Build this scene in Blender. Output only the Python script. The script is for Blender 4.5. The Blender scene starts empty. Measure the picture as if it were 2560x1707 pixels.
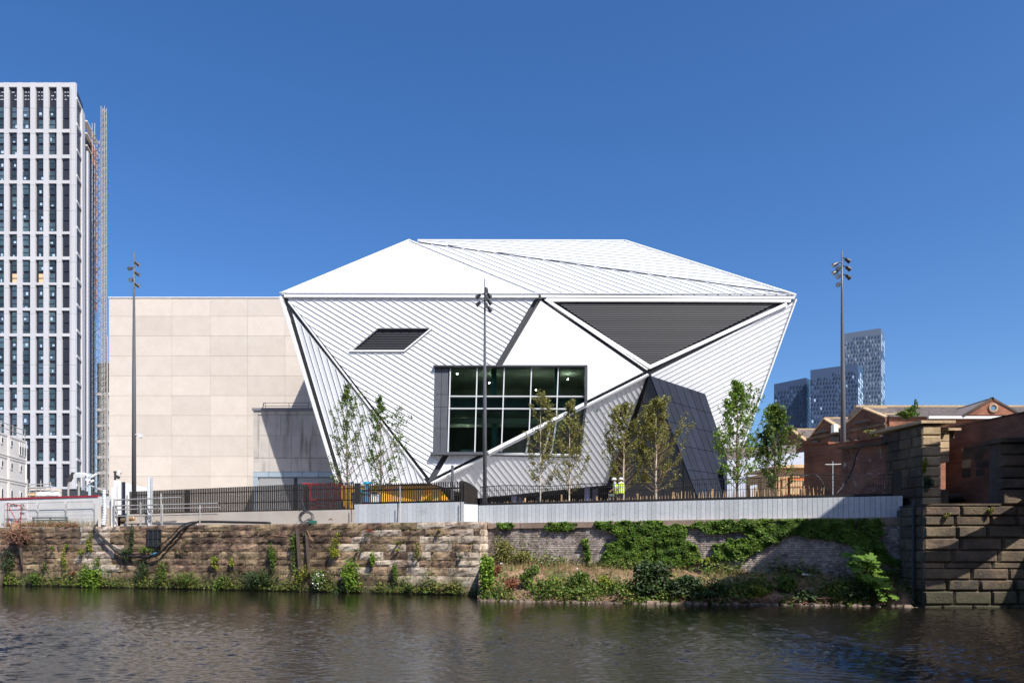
import bpy, bmesh, math, random
import numpy as np
from mathutils import Vector, Matrix, noise
R = random.Random(7)
NP = np.random.RandomState(11)
sc = bpy.context.scene
COL = sc.collection
# ---------------------------------------------------------------- camera, sky, sun, exposure
F = 1800.0; CZ = 2.58                       # focal length in photo pixels, eye height over the water
cam_d = bpy.data.cameras.new('camera'); cam = bpy.data.objects.new('camera', cam_d); COL.objects.link(cam)
cam.location = (0, 0, CZ); cam.rotation_euler = (math.pi / 2, 0, 0)
cam_d.sensor_width = 36; cam_d.lens = 36 * F / 2560; cam_d.shift_y = 518.5 / 2560
cam_d.clip_start = .2; cam_d.clip_end = 6000
sc.camera = cam
SUN = Vector((.383, -.516, .766)).normalized()
el = math.asin(SUN.z); az = math.atan2(SUN.x, SUN.y)
w = bpy.data.worlds.new('World'); sc.world = w; w.use_nodes = True
wn = w.node_tree; bg = wn.nodes['Background']
sky = wn.nodes.new('ShaderNodeTexSky'); sky.sky_type = 'NISHITA'; sky.sun_disc = False
sky.sun_elevation = el; sky.sun_rotation = az
sky.altitude = 0; sky.air_density = 1.0; sky.dust_density = 1.5; sky.ozone_density = 5.5
hsv = wn.nodes.new('ShaderNodeHueSaturation'); hsv.inputs['Saturation'].default_value = 1.22; hsv.inputs['Hue'].default_value = .5065; wn.links.new(sky.outputs[0], hsv.inputs['Color']); wn.links.new(hsv.outputs[0], bg.inputs[0]); bg.inputs[1].default_value = .11
sun_d = bpy.data.lights.new('sun', 'SUN'); sun_d.energy = 4.4; sun_d.angle = math.radians(.53); sun_d.color = (1, .95, .87)
sun = bpy.data.objects.new('sun', sun_d); COL.objects.link(sun)
sun.rotation_euler = SUN.to_track_quat('Z', 'Y').to_euler(); sun.location = (40, -40, 60)
sc.view_settings.view_transform = 'Standard'; sc.view_settings.look = 'None'
sc.view_settings.gamma = 1; sc.view_settings.use_curve_mapping = False
sc.view_settings.exposure = .6
# ---------------------------------------------------------------- helpers
def P(px, py, d): return Vector(((px - 1280) / F * d, d, CZ + (1372 - py) / F * d))
def zof(py, d): return CZ + (1372 - py) / F * d
def xof(px, d): return (px - 1280) / F * d
def wl(px): return 39.41 / (1 + .3285 * (px - 1280) / F)       # distance of the left stone river wall
def wr(px): return 40.387 / (1 + .3654 * (px - 1280) / F)      # distance of the brick river wall
def tag(o, label=None, cat=None, group=None, kind=None):
    if label: o['label'] = label
    if cat: o['category'] = cat
    if group: o['group'] = group
    if kind: o['kind'] = kind
    return o
def thing(name, label, cat, loc=(0, 0, 0), group=None, rz=0):
    o = bpy.data.objects.new(name, None); COL.objects.link(o); o.location = loc; o.rotation_euler = (0, 0, rz)
    o.empty_display_size = .3
    return tag(o, label, cat, group)
def root_loc(o):
    v = Vector((0, 0, 0))
    while o: v += o.location; o = o.parent
    return v
class MB:
    def __init__(s): s.v = []; s.f = []; s.m = []; s.mi = 0
    def poly(s, pts):
        i = len(s.v); s.v += [tuple(p) for p in pts]; s.f.append(tuple(range(i, i + len(pts)))); s.m.append(s.mi)
    def hexa(s, p):     # 8 points: bottom 4, top 4
        i = len(s.v); s.v += [tuple(q) for q in p]
        for q in ((3, 2, 1, 0), (4, 5, 6, 7), (0, 1, 5, 4), (1, 2, 6, 5), (2, 3, 7, 6), (3, 0, 4, 7)):
            s.f.append(tuple(i + k for k in q)); s.m.append(s.mi)
    def box(s, a, b):
        x0, y0, z0 = a; x1, y1, z1 = b
        s.hexa([(x0, y0, z0), (x1, y0, z0), (x1, y1, z0), (x0, y1, z0), (x0, y0, z1), (x1, y0, z1), (x1, y1, z1), (x0, y1, z1)])
    def beam(s, p0, p1, w, h, up=Vector((0, 0, 1))):    # w across, h along up
        p0 = Vector(p0); p1 = Vector(p1); d = (p1 - p0).normalized(); up = Vector(up)
        a = d.cross(up)
        if a.length < 1e-4: a = d.cross(Vector((1, 0, 0)))
        a.normalize(); b = a.cross(d).normalized(); a = a * w / 2; b = b * h / 2
        s.hexa([p0 - a - b, p0 + a - b, p1 + a - b, p1 - a - b, p0 - a + b, p0 + a + b, p1 + a + b, p1 - a + b])
    def tube(s, pts, r, n=6, cap=True):
        pts = [Vector(p) for p in pts]; rs = r if isinstance(r, (list, tuple)) else [r] * len(pts)
        i0 = len(s.v); k = len(pts)
        for j, p in enumerate(pts):
            t = (pts[min(j + 1, k - 1)] - pts[max(j - 1, 0)]).normalized()
            a = t.cross(Vector((0, 1, 0)) if abs(t.y) < .9 else Vector((1, 0, 0))).normalized(); b = t.cross(a)
            for q in range(n):
                an = 2 * math.pi * q / n; s.v.append(tuple(p + (a * math.cos(an) + b * math.sin(an)) * rs[j]))
        for j in range(k - 1):
            for q in range(n):
                s.f.append((i0 + j * n + q, i0 + j * n + (q + 1) % n, i0 + (j + 1) * n + (q + 1) % n, i0 + (j + 1) * n + q)); s.m.append(s.mi)
        if cap:
            s.f.append(tuple(i0 + q for q in range(n))[::-1]); s.m.append(s.mi)
            s.f.append(tuple(i0 + (k - 1) * n + q for q in range(n))); s.m.append(s.mi)
    def prism(s, pts, vec):     # planar polygon extruded along vec
        n = len(pts); i = len(s.v); vec = Vector(vec)
        s.v += [tuple(p) for p in pts] + [tuple(Vector(p) + vec) for p in pts]
        s.f.append(tuple(range(i, i + n))); s.m.append(s.mi)
        s.f.append(tuple(range(i + n, i + 2 * n))[::-1]); s.m.append(s.mi)
        for k in range(n):
            s.f.append((i + k, i + n + k, i + n + (k + 1) % n, i + (k + 1) % n)); s.m.append(s.mi)
    def mesh(s, name, mats, off=(0, 0, 0), fix=True, smooth=False):
        me = bpy.data.meshes.new(name); ox, oy, oz = off
        me.from_pydata([(x - ox, y - oy, z - oz) for x, y, z in s.v], [], s.f)
        mats = mats if isinstance(mats, (list, tuple)) else [mats]
        for m in mats: me.materials.append(m)
        if len(mats) > 1: me.polygons.foreach_set('material_index', s.m)
        if fix:
            bm = bmesh.new(); bm.from_mesh(me); bmesh.ops.recalc_face_normals(bm, faces=bm.faces); bm.to_mesh(me); bm.free()
        if smooth: me.polygons.foreach_set('use_smooth', [True] * len(me.polygons))
        return me
    def build(s, name, mats, parent=None, fix=True, smooth=False):
        if parent is not None: off = root_loc(parent)
        else:
            a = np.array(s.v); off = Vector(((a[:, 0].min() + a[:, 0].max()) / 2, (a[:, 1].min() + a[:, 1].max()) / 2, a[:, 2].min()))
        o = bpy.data.objects.new(name, s.mesh(name, mats, off, fix, smooth)); COL.objects.link(o)
        if parent is not None: o.parent = parent
        else: o.location = off
        return o
def inst(name, me, parent, world, scale=(1, 1, 1), rot=(0, 0, 0)):
    o = bpy.data.objects.new(name, me); COL.objects.link(o)
    if parent is not None:
        o.parent = parent; o.location = Vector(world) - root_loc(parent)
    else: o.location = world
    o.scale = scale; o.rotation_euler = rot
    return o
def boxpart(name, a, b, m, parent):
    q = MB(); q.box(a, b); return q.build(name, m, parent, fix=False)
def leaf_mesh(name, C, size, m, parent=None, nrm=None, nj=.6, elong=1.5):
    C = np.asarray(C, float); N = len(C)
    n = NP.normal(size=(N, 3)); 
    if nrm is not None: n = n * nj + np.asarray(nrm)
    n /= np.linalg.norm(n, axis=1)[:, None] + 1e-9
    t = NP.normal(size=(N, 3)); u = np.cross(n, t); u /= np.linalg.norm(u, axis=1)[:, None] + 1e-9
    v = np.cross(n, u)
    s = (size * (NP.uniform(.55, 1.3, N)))[:, None] if np.isscalar(size) else (np.asarray(size) * NP.uniform(.6, 1.3, N))[:, None]
    V = np.empty((N, 4, 3)); V[:, 0] = C - u * s * elong / 2; V[:, 1] = C + v * s * .5 + n * s * .12; V[:, 2] = C + u * s * elong / 2; V[:, 3] = C - v * s * .5 + n * s * .12
    off = root_loc(parent) if parent is not None else Vector((C[:, 0].mean(), C[:, 1].mean(), C[:, 2].min()))
    V = V.reshape(-1, 3) - np.array(off)
    me = bpy.data.meshes.new(name); me.vertices.add(4 * N); me.vertices.foreach_set('co', V.ravel())
    me.loops.add(4 * N); me.loops.foreach_set('vertex_index', np.arange(4 * N))
    me.polygons.add(N); me.polygons.foreach_set('loop_start', np.arange(N) * 4); me.polygons.foreach_set('loop_total', np.full(N, 4))
    me.update(calc_edges=True); me.validate()
    me.materials.append(m)
    o = bpy.data.objects.new(name, me); COL.objects.link(o)
    if parent is not None: o.parent = parent
    else: o.location = off
    return o
# ---------------------------------------------------------------- materials
def col(c): return (c[0], c[1], c[2], 1)
def mat(name, c1, c2=None, scale=3., rough=.6, metal=0, bump=0, bscale=25, rnd=0, stretch=(1, 1, 1), c3=None, s3=.6, t3=.55,
        island=0, spec=.5, detail=5, streak=0, trans=0, moss=None, bdist=.02, emit=None, fine=0):
    m = bpy.data.materials.new(name); m.use_nodes = True; nt = m.node_tree; N = nt.nodes; L = nt.links
    bs = N['Principled BSDF']; bs.inputs['Roughness'].default_value = rough; bs.inputs['Metallic'].default_value = metal
    bs.inputs['Specular IOR Level'].default_value = spec
    g = N.new('ShaderNodeNewGeometry'); mp = N.new('ShaderNodeMapping'); mp.inputs['Scale'].default_value = stretch
    L.new(g.outputs['Position'], mp.inputs[0])
    def nz(sc_, det=detail, rgh=.55, src=mp.outputs[0]):
        n = N.new('ShaderNodeTexNoise'); n.inputs['Scale'].default_value = sc_; n.inputs['Detail'].default_value = det
        n.inputs['Roughness'].default_value = rgh; L.new(src, n.inputs['Vector']); return n
    def mix(a, b, f, mode='MIX'):
        x = N.new('ShaderNodeMix'); x.data_type = 'RGBA'; x.blend_type = mode
        for sock, v in ((x.inputs[6], a), (x.inputs[7], b)):
            if isinstance(v, tuple): sock.default_value = col(v)
            else: L.new(v, sock)
        if isinstance(f, float) or isinstance(f, int): x.inputs[0].default_value = f
        else: L.new(f, x.inputs[0])
        return x.outputs[2]
    def ramp(src, a, b):
        r = N.new('ShaderNodeMapRange'); r.inputs[1].default_value = a; r.inputs[2].default_value = b; L.new(src, r.inputs[0]); return r.outputs[0]
    out = c1
    if c2 is not None: out = mix(c1, c2, ramp(nz(scale).outputs[0], .35, .65))
    if c3 is not None: out = mix(out, c3, ramp(nz(s3, 7, .65).outputs[0], t3, t3 + .12))
    if streak:
        mp2 = N.new('ShaderNodeMapping'); mp2.inputs['Scale'].default_value = (1, 1, .12); L.new(g.outputs['Position'], mp2.inputs[0])
        out = mix(out, (.25, .22, .2), ramp(nz(1.6, 6, .6, mp2.outputs[0]).outputs[0], .5, .75), 'MULTIPLY') if streak < 0 else \
              mix(out, mix(out, (.42, .37, .33), 1., 'MULTIPLY') , ramp(nz(1.8, 6, .6, mp2.outputs[0]).outputs[0], .52, .72))
    if fine:
        out = mix(out, mix(out, (1 - fine, 1 - fine, 1 - fine), 1., 'MULTIPLY'), ramp(nz(bscale * .7, 3).outputs[0], .45, .7))
    if moss:
        sp = N.new('ShaderNodeSeparateXYZ'); L.new(g.outputs['Position'], sp.inputs[0])
        nn = nz(1.3, 6, .65); ad = N.new('ShaderNodeMath'); ad.operation = 'MULTIPLY_ADD'; L.new(nn.outputs[0], ad.inputs[0]); ad.inputs[1].default_value = -2.8
        L.new(sp.outputs[2], ad.inputs[2]); out = mix(out, moss, ramp(ad.outputs[0], -.15, -1.05))
    if rnd or island:
        if island: src = g.outputs['Random Per Island']; am = island
        else: oi = N.new('ShaderNodeObjectInfo'); src = oi.outputs['Random']; am = rnd
        mr = N.new('ShaderNodeMapRange'); mr.inputs[3].default_value = 1 - am; mr.inputs[4].default_value = 1 + am; L.new(src, mr.inputs[0])
        hs = N.new('ShaderNodeHueSaturation'); L.new(mr.outputs[0], hs.inputs['Value'])
        mr2 = N.new('ShaderNodeMapRange'); mr2.inputs[3].default_value = .5 - am * .045; mr2.inputs[4].default_value = .5 + am * .045; 
        fr = N.new('ShaderNodeMath'); fr.operation = 'FRACT'; mu = N.new('ShaderNodeMath'); mu.operation = 'MULTIPLY'; mu.inputs[1].default_value = 37.7
        L.new(src, mu.inputs[0]); L.new(mu.outputs[0], fr.inputs[0]); L.new(fr.outputs[0], mr2.inputs[0]); L.new(mr2.outputs[0], hs.inputs['Hue'])
        if isinstance(out, tuple): hs.inputs['Color'].default_value = col(out)
        else: L.new(out, hs.inputs['Color'])
        out = hs.outputs[0]
    if isinstance(out, tuple): bs.inputs['Base Color'].default_value = col(out)
    else: L.new(out, bs.inputs['Base Color'])
    if bump:
        b = N.new('ShaderNodeBump'); b.inputs['Strength'].default_value = bump; b.inputs['Distance'].default_value = bdist
        L.new(nz(bscale, 6, .6).outputs[0], b.inputs['Height']); L.new(b.outputs[0], bs.inputs['Normal'])
    if trans:
        t = N.new('ShaderNodeBsdfTranslucent'); ms = N.new('ShaderNodeMixShader'); ms.inputs[0].default_value = trans
        if isinstance(out, tuple): t.inputs[0].default_value = col(out)
        else: L.new(out, t.inputs[0])
        L.new(bs.outputs[0], ms.inputs[1]); L.new(t.outputs[0], ms.inputs[2]); L.new(ms.outputs[0], N['Material Output'].inputs[0])
    if emit: bs.inputs['Emission Color'].default_value = col(emit); bs.inputs['Emission Strength'].default_value = 1
    return m
def glass(name, tint, fac=.35, rough=.02, body=(.02, .03, .03)):
    m = bpy.data.materials.new(name); m.use_nodes = True; nt = m.node_tree; N = nt.nodes; L = nt.links
    gl = N.new('ShaderNodeBsdfGlossy'); gl.inputs[0].default_value = (.6, .66, .64, 1); gl.inputs[1].default_value = rough
    tr = N.new('ShaderNodeBsdfTransparent'); tr.inputs[0].default_value = col(tint)
    fr = N.new('ShaderNodeFresnel'); fr.inputs[0].default_value = 1.5
    ms = N.new('ShaderNodeMixShader'); L.new(fr.outputs[0], ms.inputs[0]); L.new(tr.outputs[0], ms.inputs[1]); L.new(gl.outputs[0], ms.inputs[2])
    L.new(ms.outputs[0], N['Material Output'].inputs[0]); return m
m_white = mat('white_cladding', (.735, .745, .765), (.70, .71, .73), .5, .4, rnd=.035, bump=.05, bscale=3)
m_trim = mat('white_trim', (.84, .85, .86), rough=.4)
m_groove = mat('charcoal_channel', (.045, .048, .055), rough=.5)
m_char = mat('charcoal_louvre', (.040, .043, .050), rough=.55); m_lvr = mat('dark_louvre_blade', (.028, .030, .036), rough=.6)
m_slate = mat('slate_panel', (.10, .105, .12), (.085, .09, .105), 2, .4, rnd=.06)
m_dkpanel = mat('dark_entrance_panel', (.020, .026, .045), (.016, .021, .036), 1.5, .7, rnd=.12, spec=.12)
m_dkpanel2 = mat('brown_black_panel', (.05, .045, .043), (.04, .037, .036), 1.5, .45, rnd=.1)
m_conc = mat('pale_concrete', (.64, .57, .50), (.60, .53, .46), .8, .8, bump=.2, bscale=8, rnd=.07, fine=.05)
m_conc2 = mat('grey_concrete', (.52, .475, .43), (.44, .40, .37), .9, .85, bump=.3, bscale=7, rnd=.05, streak=1)
m_plinth = mat('plinth_concrete', (.58, .52, .46), (.52, .46, .40), 1.1, .85, bump=.3, bscale=9, c3=(.46, .36, .26), s3=.9, t3=.62)
m_galv = mat('galvanised_steel', (.66, .68, .70), (.54, .57, .60), 14, .45, metal=.1, bump=.15, bscale=40, rnd=.10, detail=2, c3=(.50, .52, .54), s3=.8, t3=.56)
m_black = mat('black_steel', (.018, .017, .018), rough=.5)
m_slat = mat('black_slat', (.022, .019, .018), (.035, .026, .02), 3, .5, rnd=.2)
m_tube = mat('scaffold_tube', (.50, .49, .47), (.38, .35, .32), 4, .5, metal=.4)
m_pole = mat('grey_pole_paint', (.12, .125, .14), rough=.4)
m_lamp = mat('lamp_housing', (.05, .05, .055), rough=.4)
m_wht = mat('white_paint', (.78, .78, .77), (.72, .72, .71), 1.5, .5, rnd=.03)
m_hoard = mat('white_hoarding', (.76, .75, .73), (.68, .67, .65), .9, .6, bump=.1, bscale=4)
m_red = mat('red_paint', (.42, .03, .04), (.33, .03, .035), 2, .5)
m_redm = mat('bright_red_paint', (.60, .02, .02), rough=.4)
m_orange = mat('orange_paint', (.75, .12, .02), rough=.4)
m_blue = mat('blue_paint', (.02, .25, .45), rough=.4)
m_cyan = mat('light_blue_paint', (.03, .40, .60), rough=.4)
m_yellow = mat('ochre_yellow_wall', (.75, .38, .03), (.70, .34, .03), 2, .6)
m_timber = mat('fresh_timber', (.66, .45, .24), (.56, .37, .19), 3, .65, stretch=(1, 1, .15), rnd=.1)
m_stake = mat('chestnut_stake', (.52, .36, .20), (.38, .25, .13), 5, .7, rnd=.25)
m_oldwood = mat('old_wet_timber', (.10, .075, .055), (.05, .035, .028), 5, .85, bump=.6, bscale=15, stretch=(3, 3, .5))
m_rubber = mat('black_rubber', (.02, .02, .022), rough=.55)
m_stone = mat('weathered_sandstone', (.42, .295, .185), (.17, .11, .065), .5, .9, bump=.8, bscale=6, c3=(.085, .055, .038), s3=.75, t3=.49, rnd=.30, streak=1, moss=(.075, .070, .028), bdist=.06, fine=.3)
m_stone_pale = mat('pale_worn_sandstone', (.62, .52, .42), (.40, .31, .23), 1.1, .9, bump=.8, bscale=6, c3=(.13, .09, .06), s3=1.1, t3=.56, rnd=.18, streak=1, moss=(.09, .09, .03), bdist=.06, fine=.2)
m_stone_dk = mat('dark_and_shaded_sandstone', (.17, .12, .075), (.075, .056, .042), .9, .9, bump=.9, bscale=9, c3=(.06, .05, .042), s3=.7, t3=.55, rnd=.28, moss=(.045, .042, .022), bdist=.06, fine=.25)  # dark stone; also paints the shade on the pier's left side
m_stone_warm = mat('warm_buff_sandstone', (.52, .38, .23), (.38, .27, .16), 1.2, .85, bump=.6, bscale=9, rnd=.12, bdist=.04, fine=.2)
m_mortar = mat('wall_core', (.13, .10, .08), (.08, .065, .05), 2, .95, bump=.5, bscale=10)
m_mortar_lt = mat('lime_mortar', (.22, .19, .17), (.13, .11, .10), 2, .95)
m_brick_gry = mat('weathered_grey_brick', (.50, .43, .38), (.35, .28, .25), 1.6, .9, c3=(.13, .10, .10), s3=.5, t3=.54, island=.35, streak=1)
m_shore = mat('wet_shore_stone', (.16, .115, .08), (.09, .07, .05), 2, .7, bump=.6, bscale=12, island=.4)
m_earth = mat('bare_earth', (.36, .22, .14), (.21, .125, .08), 1.1, .95, bump=1, bscale=8, c3=(.10, .10, .03), s3=.5, t3=.5, bdist=.08, fine=.4)
m_leaf = mat('leaf_mid_green', (.13, .20, .035), (.085, .145, .025), 1.5, .5, spec=.25, island=.45, trans=.3)
m_leaf_b = mat('leaf_bright_green', (.22, .34, .045), (.14, .24, .03), 1.5, .5, spec=.25, island=.4, trans=.35)
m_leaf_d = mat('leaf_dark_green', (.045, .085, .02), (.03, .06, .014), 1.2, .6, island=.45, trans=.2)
m_leaf_y = mat('leaf_yellow_green', (.30, .32, .03), (.18, .24, .03), 2, .5, spec=.25, island=.4, trans=.3)
m_leaf_o = mat('leaf_olive_birch', (.28, .27, .07), (.18, .185, .05), 2, .5, spec=.25, island=.45, trans=.3)
m_leaf_r = mat('leaf_rust_red', (.26, .07, .03), (.16, .06, .03), 2, .7, island=.4, trans=.2)
m_straw = mat('dry_grass', (.36, .27, .13), (.22, .17, .08), 2, .8, island=.35, trans=.3)
m_ivy = mat('ivy_leaf', (.12, .20, .022), (.07, .135, .016), 1.1, .55, island=.55, trans=.2, spec=.25)
m_petal = mat('white_petal', (.8, .8, .75), rough=.6)
m_bark_w = mat('birch_bark', (.62, .56, .46), (.40, .34, .26), 6, .8, c3=(.08, .06, .05), s3=5, t3=.62)
m_bark = mat('brown_bark', (.17, .12, .075), (.11, .08, .05), 6, .85)
m_twig = mat('twig', (.22, .14, .09), rough=.8)
m_root = mat('dead_root', (.26, .13, .085), (.14, .075, .05), 5, .9, island=.4)
m_skin = mat('skin', (.52, .30, .21), rough=.55)
m_shirt = mat('pale_blue_shirt', (.42, .55, .75), rough=.8)
m_shirt2 = mat('white_shirt', (.72, .74, .78), rough=.8)
m_trouser = mat('dark_trousers', (.05, .042, .045), rough=.85)
m_vest = mat('hi_vis_yellow', (.62, .85, .03), (.55, .75, .03), 6, .6)
m_reflect = mat('reflective_tape', (.6, .62, .6), rough=.3)
m_brick = mat('red_brick', (.33, .115, .065), (.24, .085, .05), 1.5, .9, bump=.4, bscale=14, c3=(.13, .06, .045), s3=.5, t3=.58, fine=.25)
def brickmat(name, a, b, mort, sx=1., patch=None, tp=.6):
    m = bpy.data.materials.new(name); m.use_nodes = True; N = m.node_tree.nodes; L = m.node_tree.links; bs = N['Principled BSDF']; bs.inputs['Roughness'].default_value = .9
    g = N.new('ShaderNodeNewGeometry'); sp = N.new('ShaderNodeSeparateXYZ'); L.new(g.outputs['Position'], sp.inputs[0])
    ad = N.new('ShaderNodeMath'); ad.operation = 'ADD'; L.new(sp.outputs[0], ad.inputs[0]); L.new(sp.outputs[1], ad.inputs[1])
    cb = N.new('ShaderNodeCombineXYZ'); L.new(ad.outputs[0], cb.inputs[0]); L.new(sp.outputs[2], cb.inputs[1])
    br = N.new('ShaderNodeTexBrick'); L.new(cb.outputs[0], br.inputs['Vector']); br.inputs['Scale'].default_value = sx
    br.inputs['Brick Width'].default_value = .24; br.inputs['Row Height'].default_value = .085; br.inputs['Mortar Size'].default_value = .009
    br.inputs['Color1'].default_value = col(a); br.inputs['Color2'].default_value = col(b); br.inputs['Mortar'].default_value = col(mort); br.inputs['Bias'].default_value = -.1
    n = N.new('ShaderNodeTexNoise'); n.inputs['Scale'].default_value = .8; n.inputs['Detail'].default_value = 8; L.new(g.outputs['Position'], n.inputs[0])
    mr = N.new('ShaderNodeMapRange'); mr.inputs[1].default_value = .35; mr.inputs[2].default_value = .7; mr.inputs[3].default_value = 1.2; mr.inputs[4].default_value = .5; L.new(n.outputs[0], mr.inputs[0])
    mx = N.new('ShaderNodeMix'); mx.data_type = 'RGBA'; mx.blend_type = 'MULTIPLY'; mx.inputs[0].default_value = 1; L.new(br.outputs[0], mx.inputs[6]); L.new(mr.outputs[0], mx.inputs[7])
    out = mx.outputs[2]
    if patch:
        n2 = N.new('ShaderNodeTexNoise'); n2.inputs['Scale'].default_value = 2.2; n2.inputs['Detail'].default_value = 9; n2.inputs['Roughness'].default_value = .7; L.new(g.outputs['Position'], n2.inputs[0])
        m2 = N.new('ShaderNodeMapRange'); m2.inputs[1].default_value = tp; m2.inputs[2].default_value = tp + .08; L.new(n2.outputs[0], m2.inputs[0])
        m3 = N.new('ShaderNodeMix'); m3.data_type = 'RGBA'; L.new(m2.outputs[0], m3.inputs[0]); L.new(out, m3.inputs[6]); m3.inputs[7].default_value = col(patch); out = m3.outputs[2]
    L.new(out, bs.inputs[0])
    bp = N.new('ShaderNodeBump'); bp.inputs['Strength'].default_value = .6; bp.inputs['Distance'].default_value = .02; bp.invert = True; L.new(br.outputs['Fac'], bp.inputs['Height']); L.new(bp.outputs[0], bs.inputs['Normal'])
    return m
m_bk = brickmat('warehouse_brick', (.36, .13, .068), (.24, .085, .048), (.20, .14, .105))
m_bk2 = brickmat('worn_whitewashed_brick', (.26, .10, .065), (.17, .065, .045), (.22, .17, .14), patch=(.46, .36, .32), tp=.56)
m_roofslate = mat('roof_slate', (.22, .18, .165), (.15, .125, .12), 3, .8, stretch=(1, 1, 4), rnd=.2, island=.3)
# ---------------------------------------------------------------- setting
def water_mat():
    m = bpy.data.materials.new('river_water'); m.use_nodes = True; N = m.node_tree.nodes; L = m.node_tree.links
    bs = N['Principled BSDF']; bs.inputs['Base Color'].default_value = (.011, .009, .0065, 1); bs.inputs['Roughness'].default_value = .05; bs.inputs['IOR'].default_value = 1.33
    g = N.new('ShaderNodeNewGeometry'); mp = N.new('ShaderNodeMapping'); mp.inputs['Scale'].default_value = (.8, 1.5, 1); mp.inputs['Rotation'].default_value = (0, 0, .3); L.new(g.outputs['Position'], mp.inputs[0])
    n = N.new('ShaderNodeTexNoise'); n.inputs['Scale'].default_value = 13; n.inputs['Detail'].default_value = 3; L.new(mp.outputs[0], n.inputs[0])
    bp = N.new('ShaderNodeBump'); bp.inputs['Distance'].default_value = .012; bp.inputs['Strength'].default_value = .5; L.new(n.outputs[0], bp.inputs['Height']); L.new(bp.outputs[0], bs.inputs['Normal'])
    return m
def water_mesh():       # wind ripples as real relief: a sum of short directional waves on a grid that is finer towards the near bank
    ya, yb = 6., 54.; ys_ = [ya]
    while ys_[-1] < yb: ys_.append(ys_[-1] + .042 + .0019 * (ys_[-1] - ya))
    ys_ = np.array(ys_); u_ = np.linspace(-1, 1, 821); Yg, Ug = np.meshgrid(ys_, u_, indexing='ij'); Xg = Ug * (4 + Yg * .85); Z = np.zeros_like(Xg); rs_ = np.random.RandomState(4)
    for k in range(90):
        lam = .15 * (2.9 ** rs_.rand()); th = math.radians((104 if k % 3 else 70) + rs_.normal() * 27); kx, ky = math.cos(th) * 2 * math.pi / lam, math.sin(th) * 2 * math.pi / lam
        wob = 1.1 * np.sin(Xg * rs_.uniform(.2, .9) + Yg * rs_.uniform(.2, .9) + rs_.rand() * 6)
        env = np.clip(.45 + np.sin(Xg * rs_.uniform(.2, 1.3) + Yg * rs_.uniform(.2, 1.1) + rs_.rand() * 6), 0, 2)
        Z += lam * .0047 * np.sin(kx * Xg + ky * Yg + wob + rs_.rand() * 6.28) * env
    Z *= 1 + .4 * np.sin(Xg * .13 + Yg * .27 + 1) * np.sin(Xg * .09 - Yg * .33)
    Z *= np.clip((36.5 - Yg) / 12, .16, 1) * np.clip((Yg - ya) / .5, 0, 1)
    Z[0, :] = 0; Z[-1, :] = 0; Z[:, 0] = 0; Z[:, -1] = 0
    ny, nx = Xg.shape; V = np.stack([Xg, Yg, Z], -1).reshape(-1, 3)
    a = (np.arange(ny - 1)[:, None] * nx + np.arange(nx - 1)[None, :]).ravel(); Fq = np.stack([a, a + 1, a + nx + 1, a + nx], -1).ravel(); nF = len(a)
    xn, xf = 4 + ya * .85, 4 + ys_[-1] * .85; ex = [(-400, -3.2), (400, -3.2), (400, 90), (-400, 90), (-xn, ya), (xn, ya), (xf, ys_[-1]), (-xf, ys_[-1])]
    b = len(V); V = np.concatenate([V, np.array([(x, y, 0) for x, y in ex])])
    extra = [b, b + 1, b + 5, b + 4, b + 1, b + 2, b + 6, b + 5, b + 2, b + 3, b + 7, b + 6, b + 3, b, b + 4, b + 7]
    Fq = np.concatenate([Fq, np.array(extra)]); nF += 4
    me = bpy.data.meshes.new('river_water'); me.vertices.add(len(V)); me.vertices.foreach_set('co', V.ravel()); me.loops.add(4 * nF); me.loops.foreach_set('vertex_index', Fq)
    me.polygons.add(nF); me.polygons.foreach_set('loop_start', np.arange(nF) * 4); me.polygons.foreach_set('loop_total', np.full(nF, 4)); me.polygons.foreach_set('use_smooth', np.ones(nF, bool)); me.update(calc_edges=True)
    me.materials.append(water_mat()); o = bpy.data.objects.new('river_water', me); COL.objects.link(o); return o
tag(water_mesh(), kind='structure')
m_ground = mat('yard_paving', (.30, .28, .26), (.22, .21, .20), .4, .9)
q = MB(); q.poly([(-3000, 900, 5), (-220, 113.6, 5), (-1.8, 42.1, 5), (18.4, 34.95, 5), (19.2, 34.8, 5), (26, 34.8, 5), (400, 36, 5), (3500, 900, 5), (3500, 5000, 5), (-3000, 5000, 5)])
tag(q.build('ground', m_ground, fix=False), kind='structure')
q = MB(); q.prism([(-400, -3, 0), (400, -3, 0), (400, -900, 1.4), (-400, -900, 1.4)], (0, 0, -1)); 
q.poly([(-400, -3, 0), (400, -3, 0), (400, -3.4, 1.2), (-400, -3.4, 1.2)])
tag(q.build('near_bank', m_earth), kind='structure')
# ---------------------------------------------------------------- theatre: faceted hall
TH = thing('theatre', 'large white faceted arts hall with ribbed metal cladding and a big black louvre triangle', 'theatre', (5, 70, 5))
def plane(a, b, c):
    n = (b - a).cross(c - a).normalized()
    if n.dot(Vector((0, 0, CZ)) - a) < 0: n = -n
    return a.copy(), n
def onp(px, py, pl):
    a, n = pl; d = Vector(((px - 1280) / F, 1, (1372 - py) / F)); o = Vector((0, 0, CZ)); t = (a - o).dot(n) / d.dot(n); return o + d * t
vA = P(703, 738, 60.2); vB = P(1990, 742, 61); vM = P(1350, 738, 60); vV = P(1073, 1207, 59.2); vK = P(1624, 930, 59.6)
pl1 = plane(vA, vM, vV); pl2 = plane(vM, vK, vV); pl3 = plane(vM, vB, vK); pl4 = plane(vK, vB, P(1870, 1110, 63)); pl5 = plane(vV, vK, P(1530, 1212, 63.8)); pl0 = plane(vA, vV, P(848, 1215, 60.4))
vR1 = P(1024, 603, 72); vR2 = P(1562, 604, 80)
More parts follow.
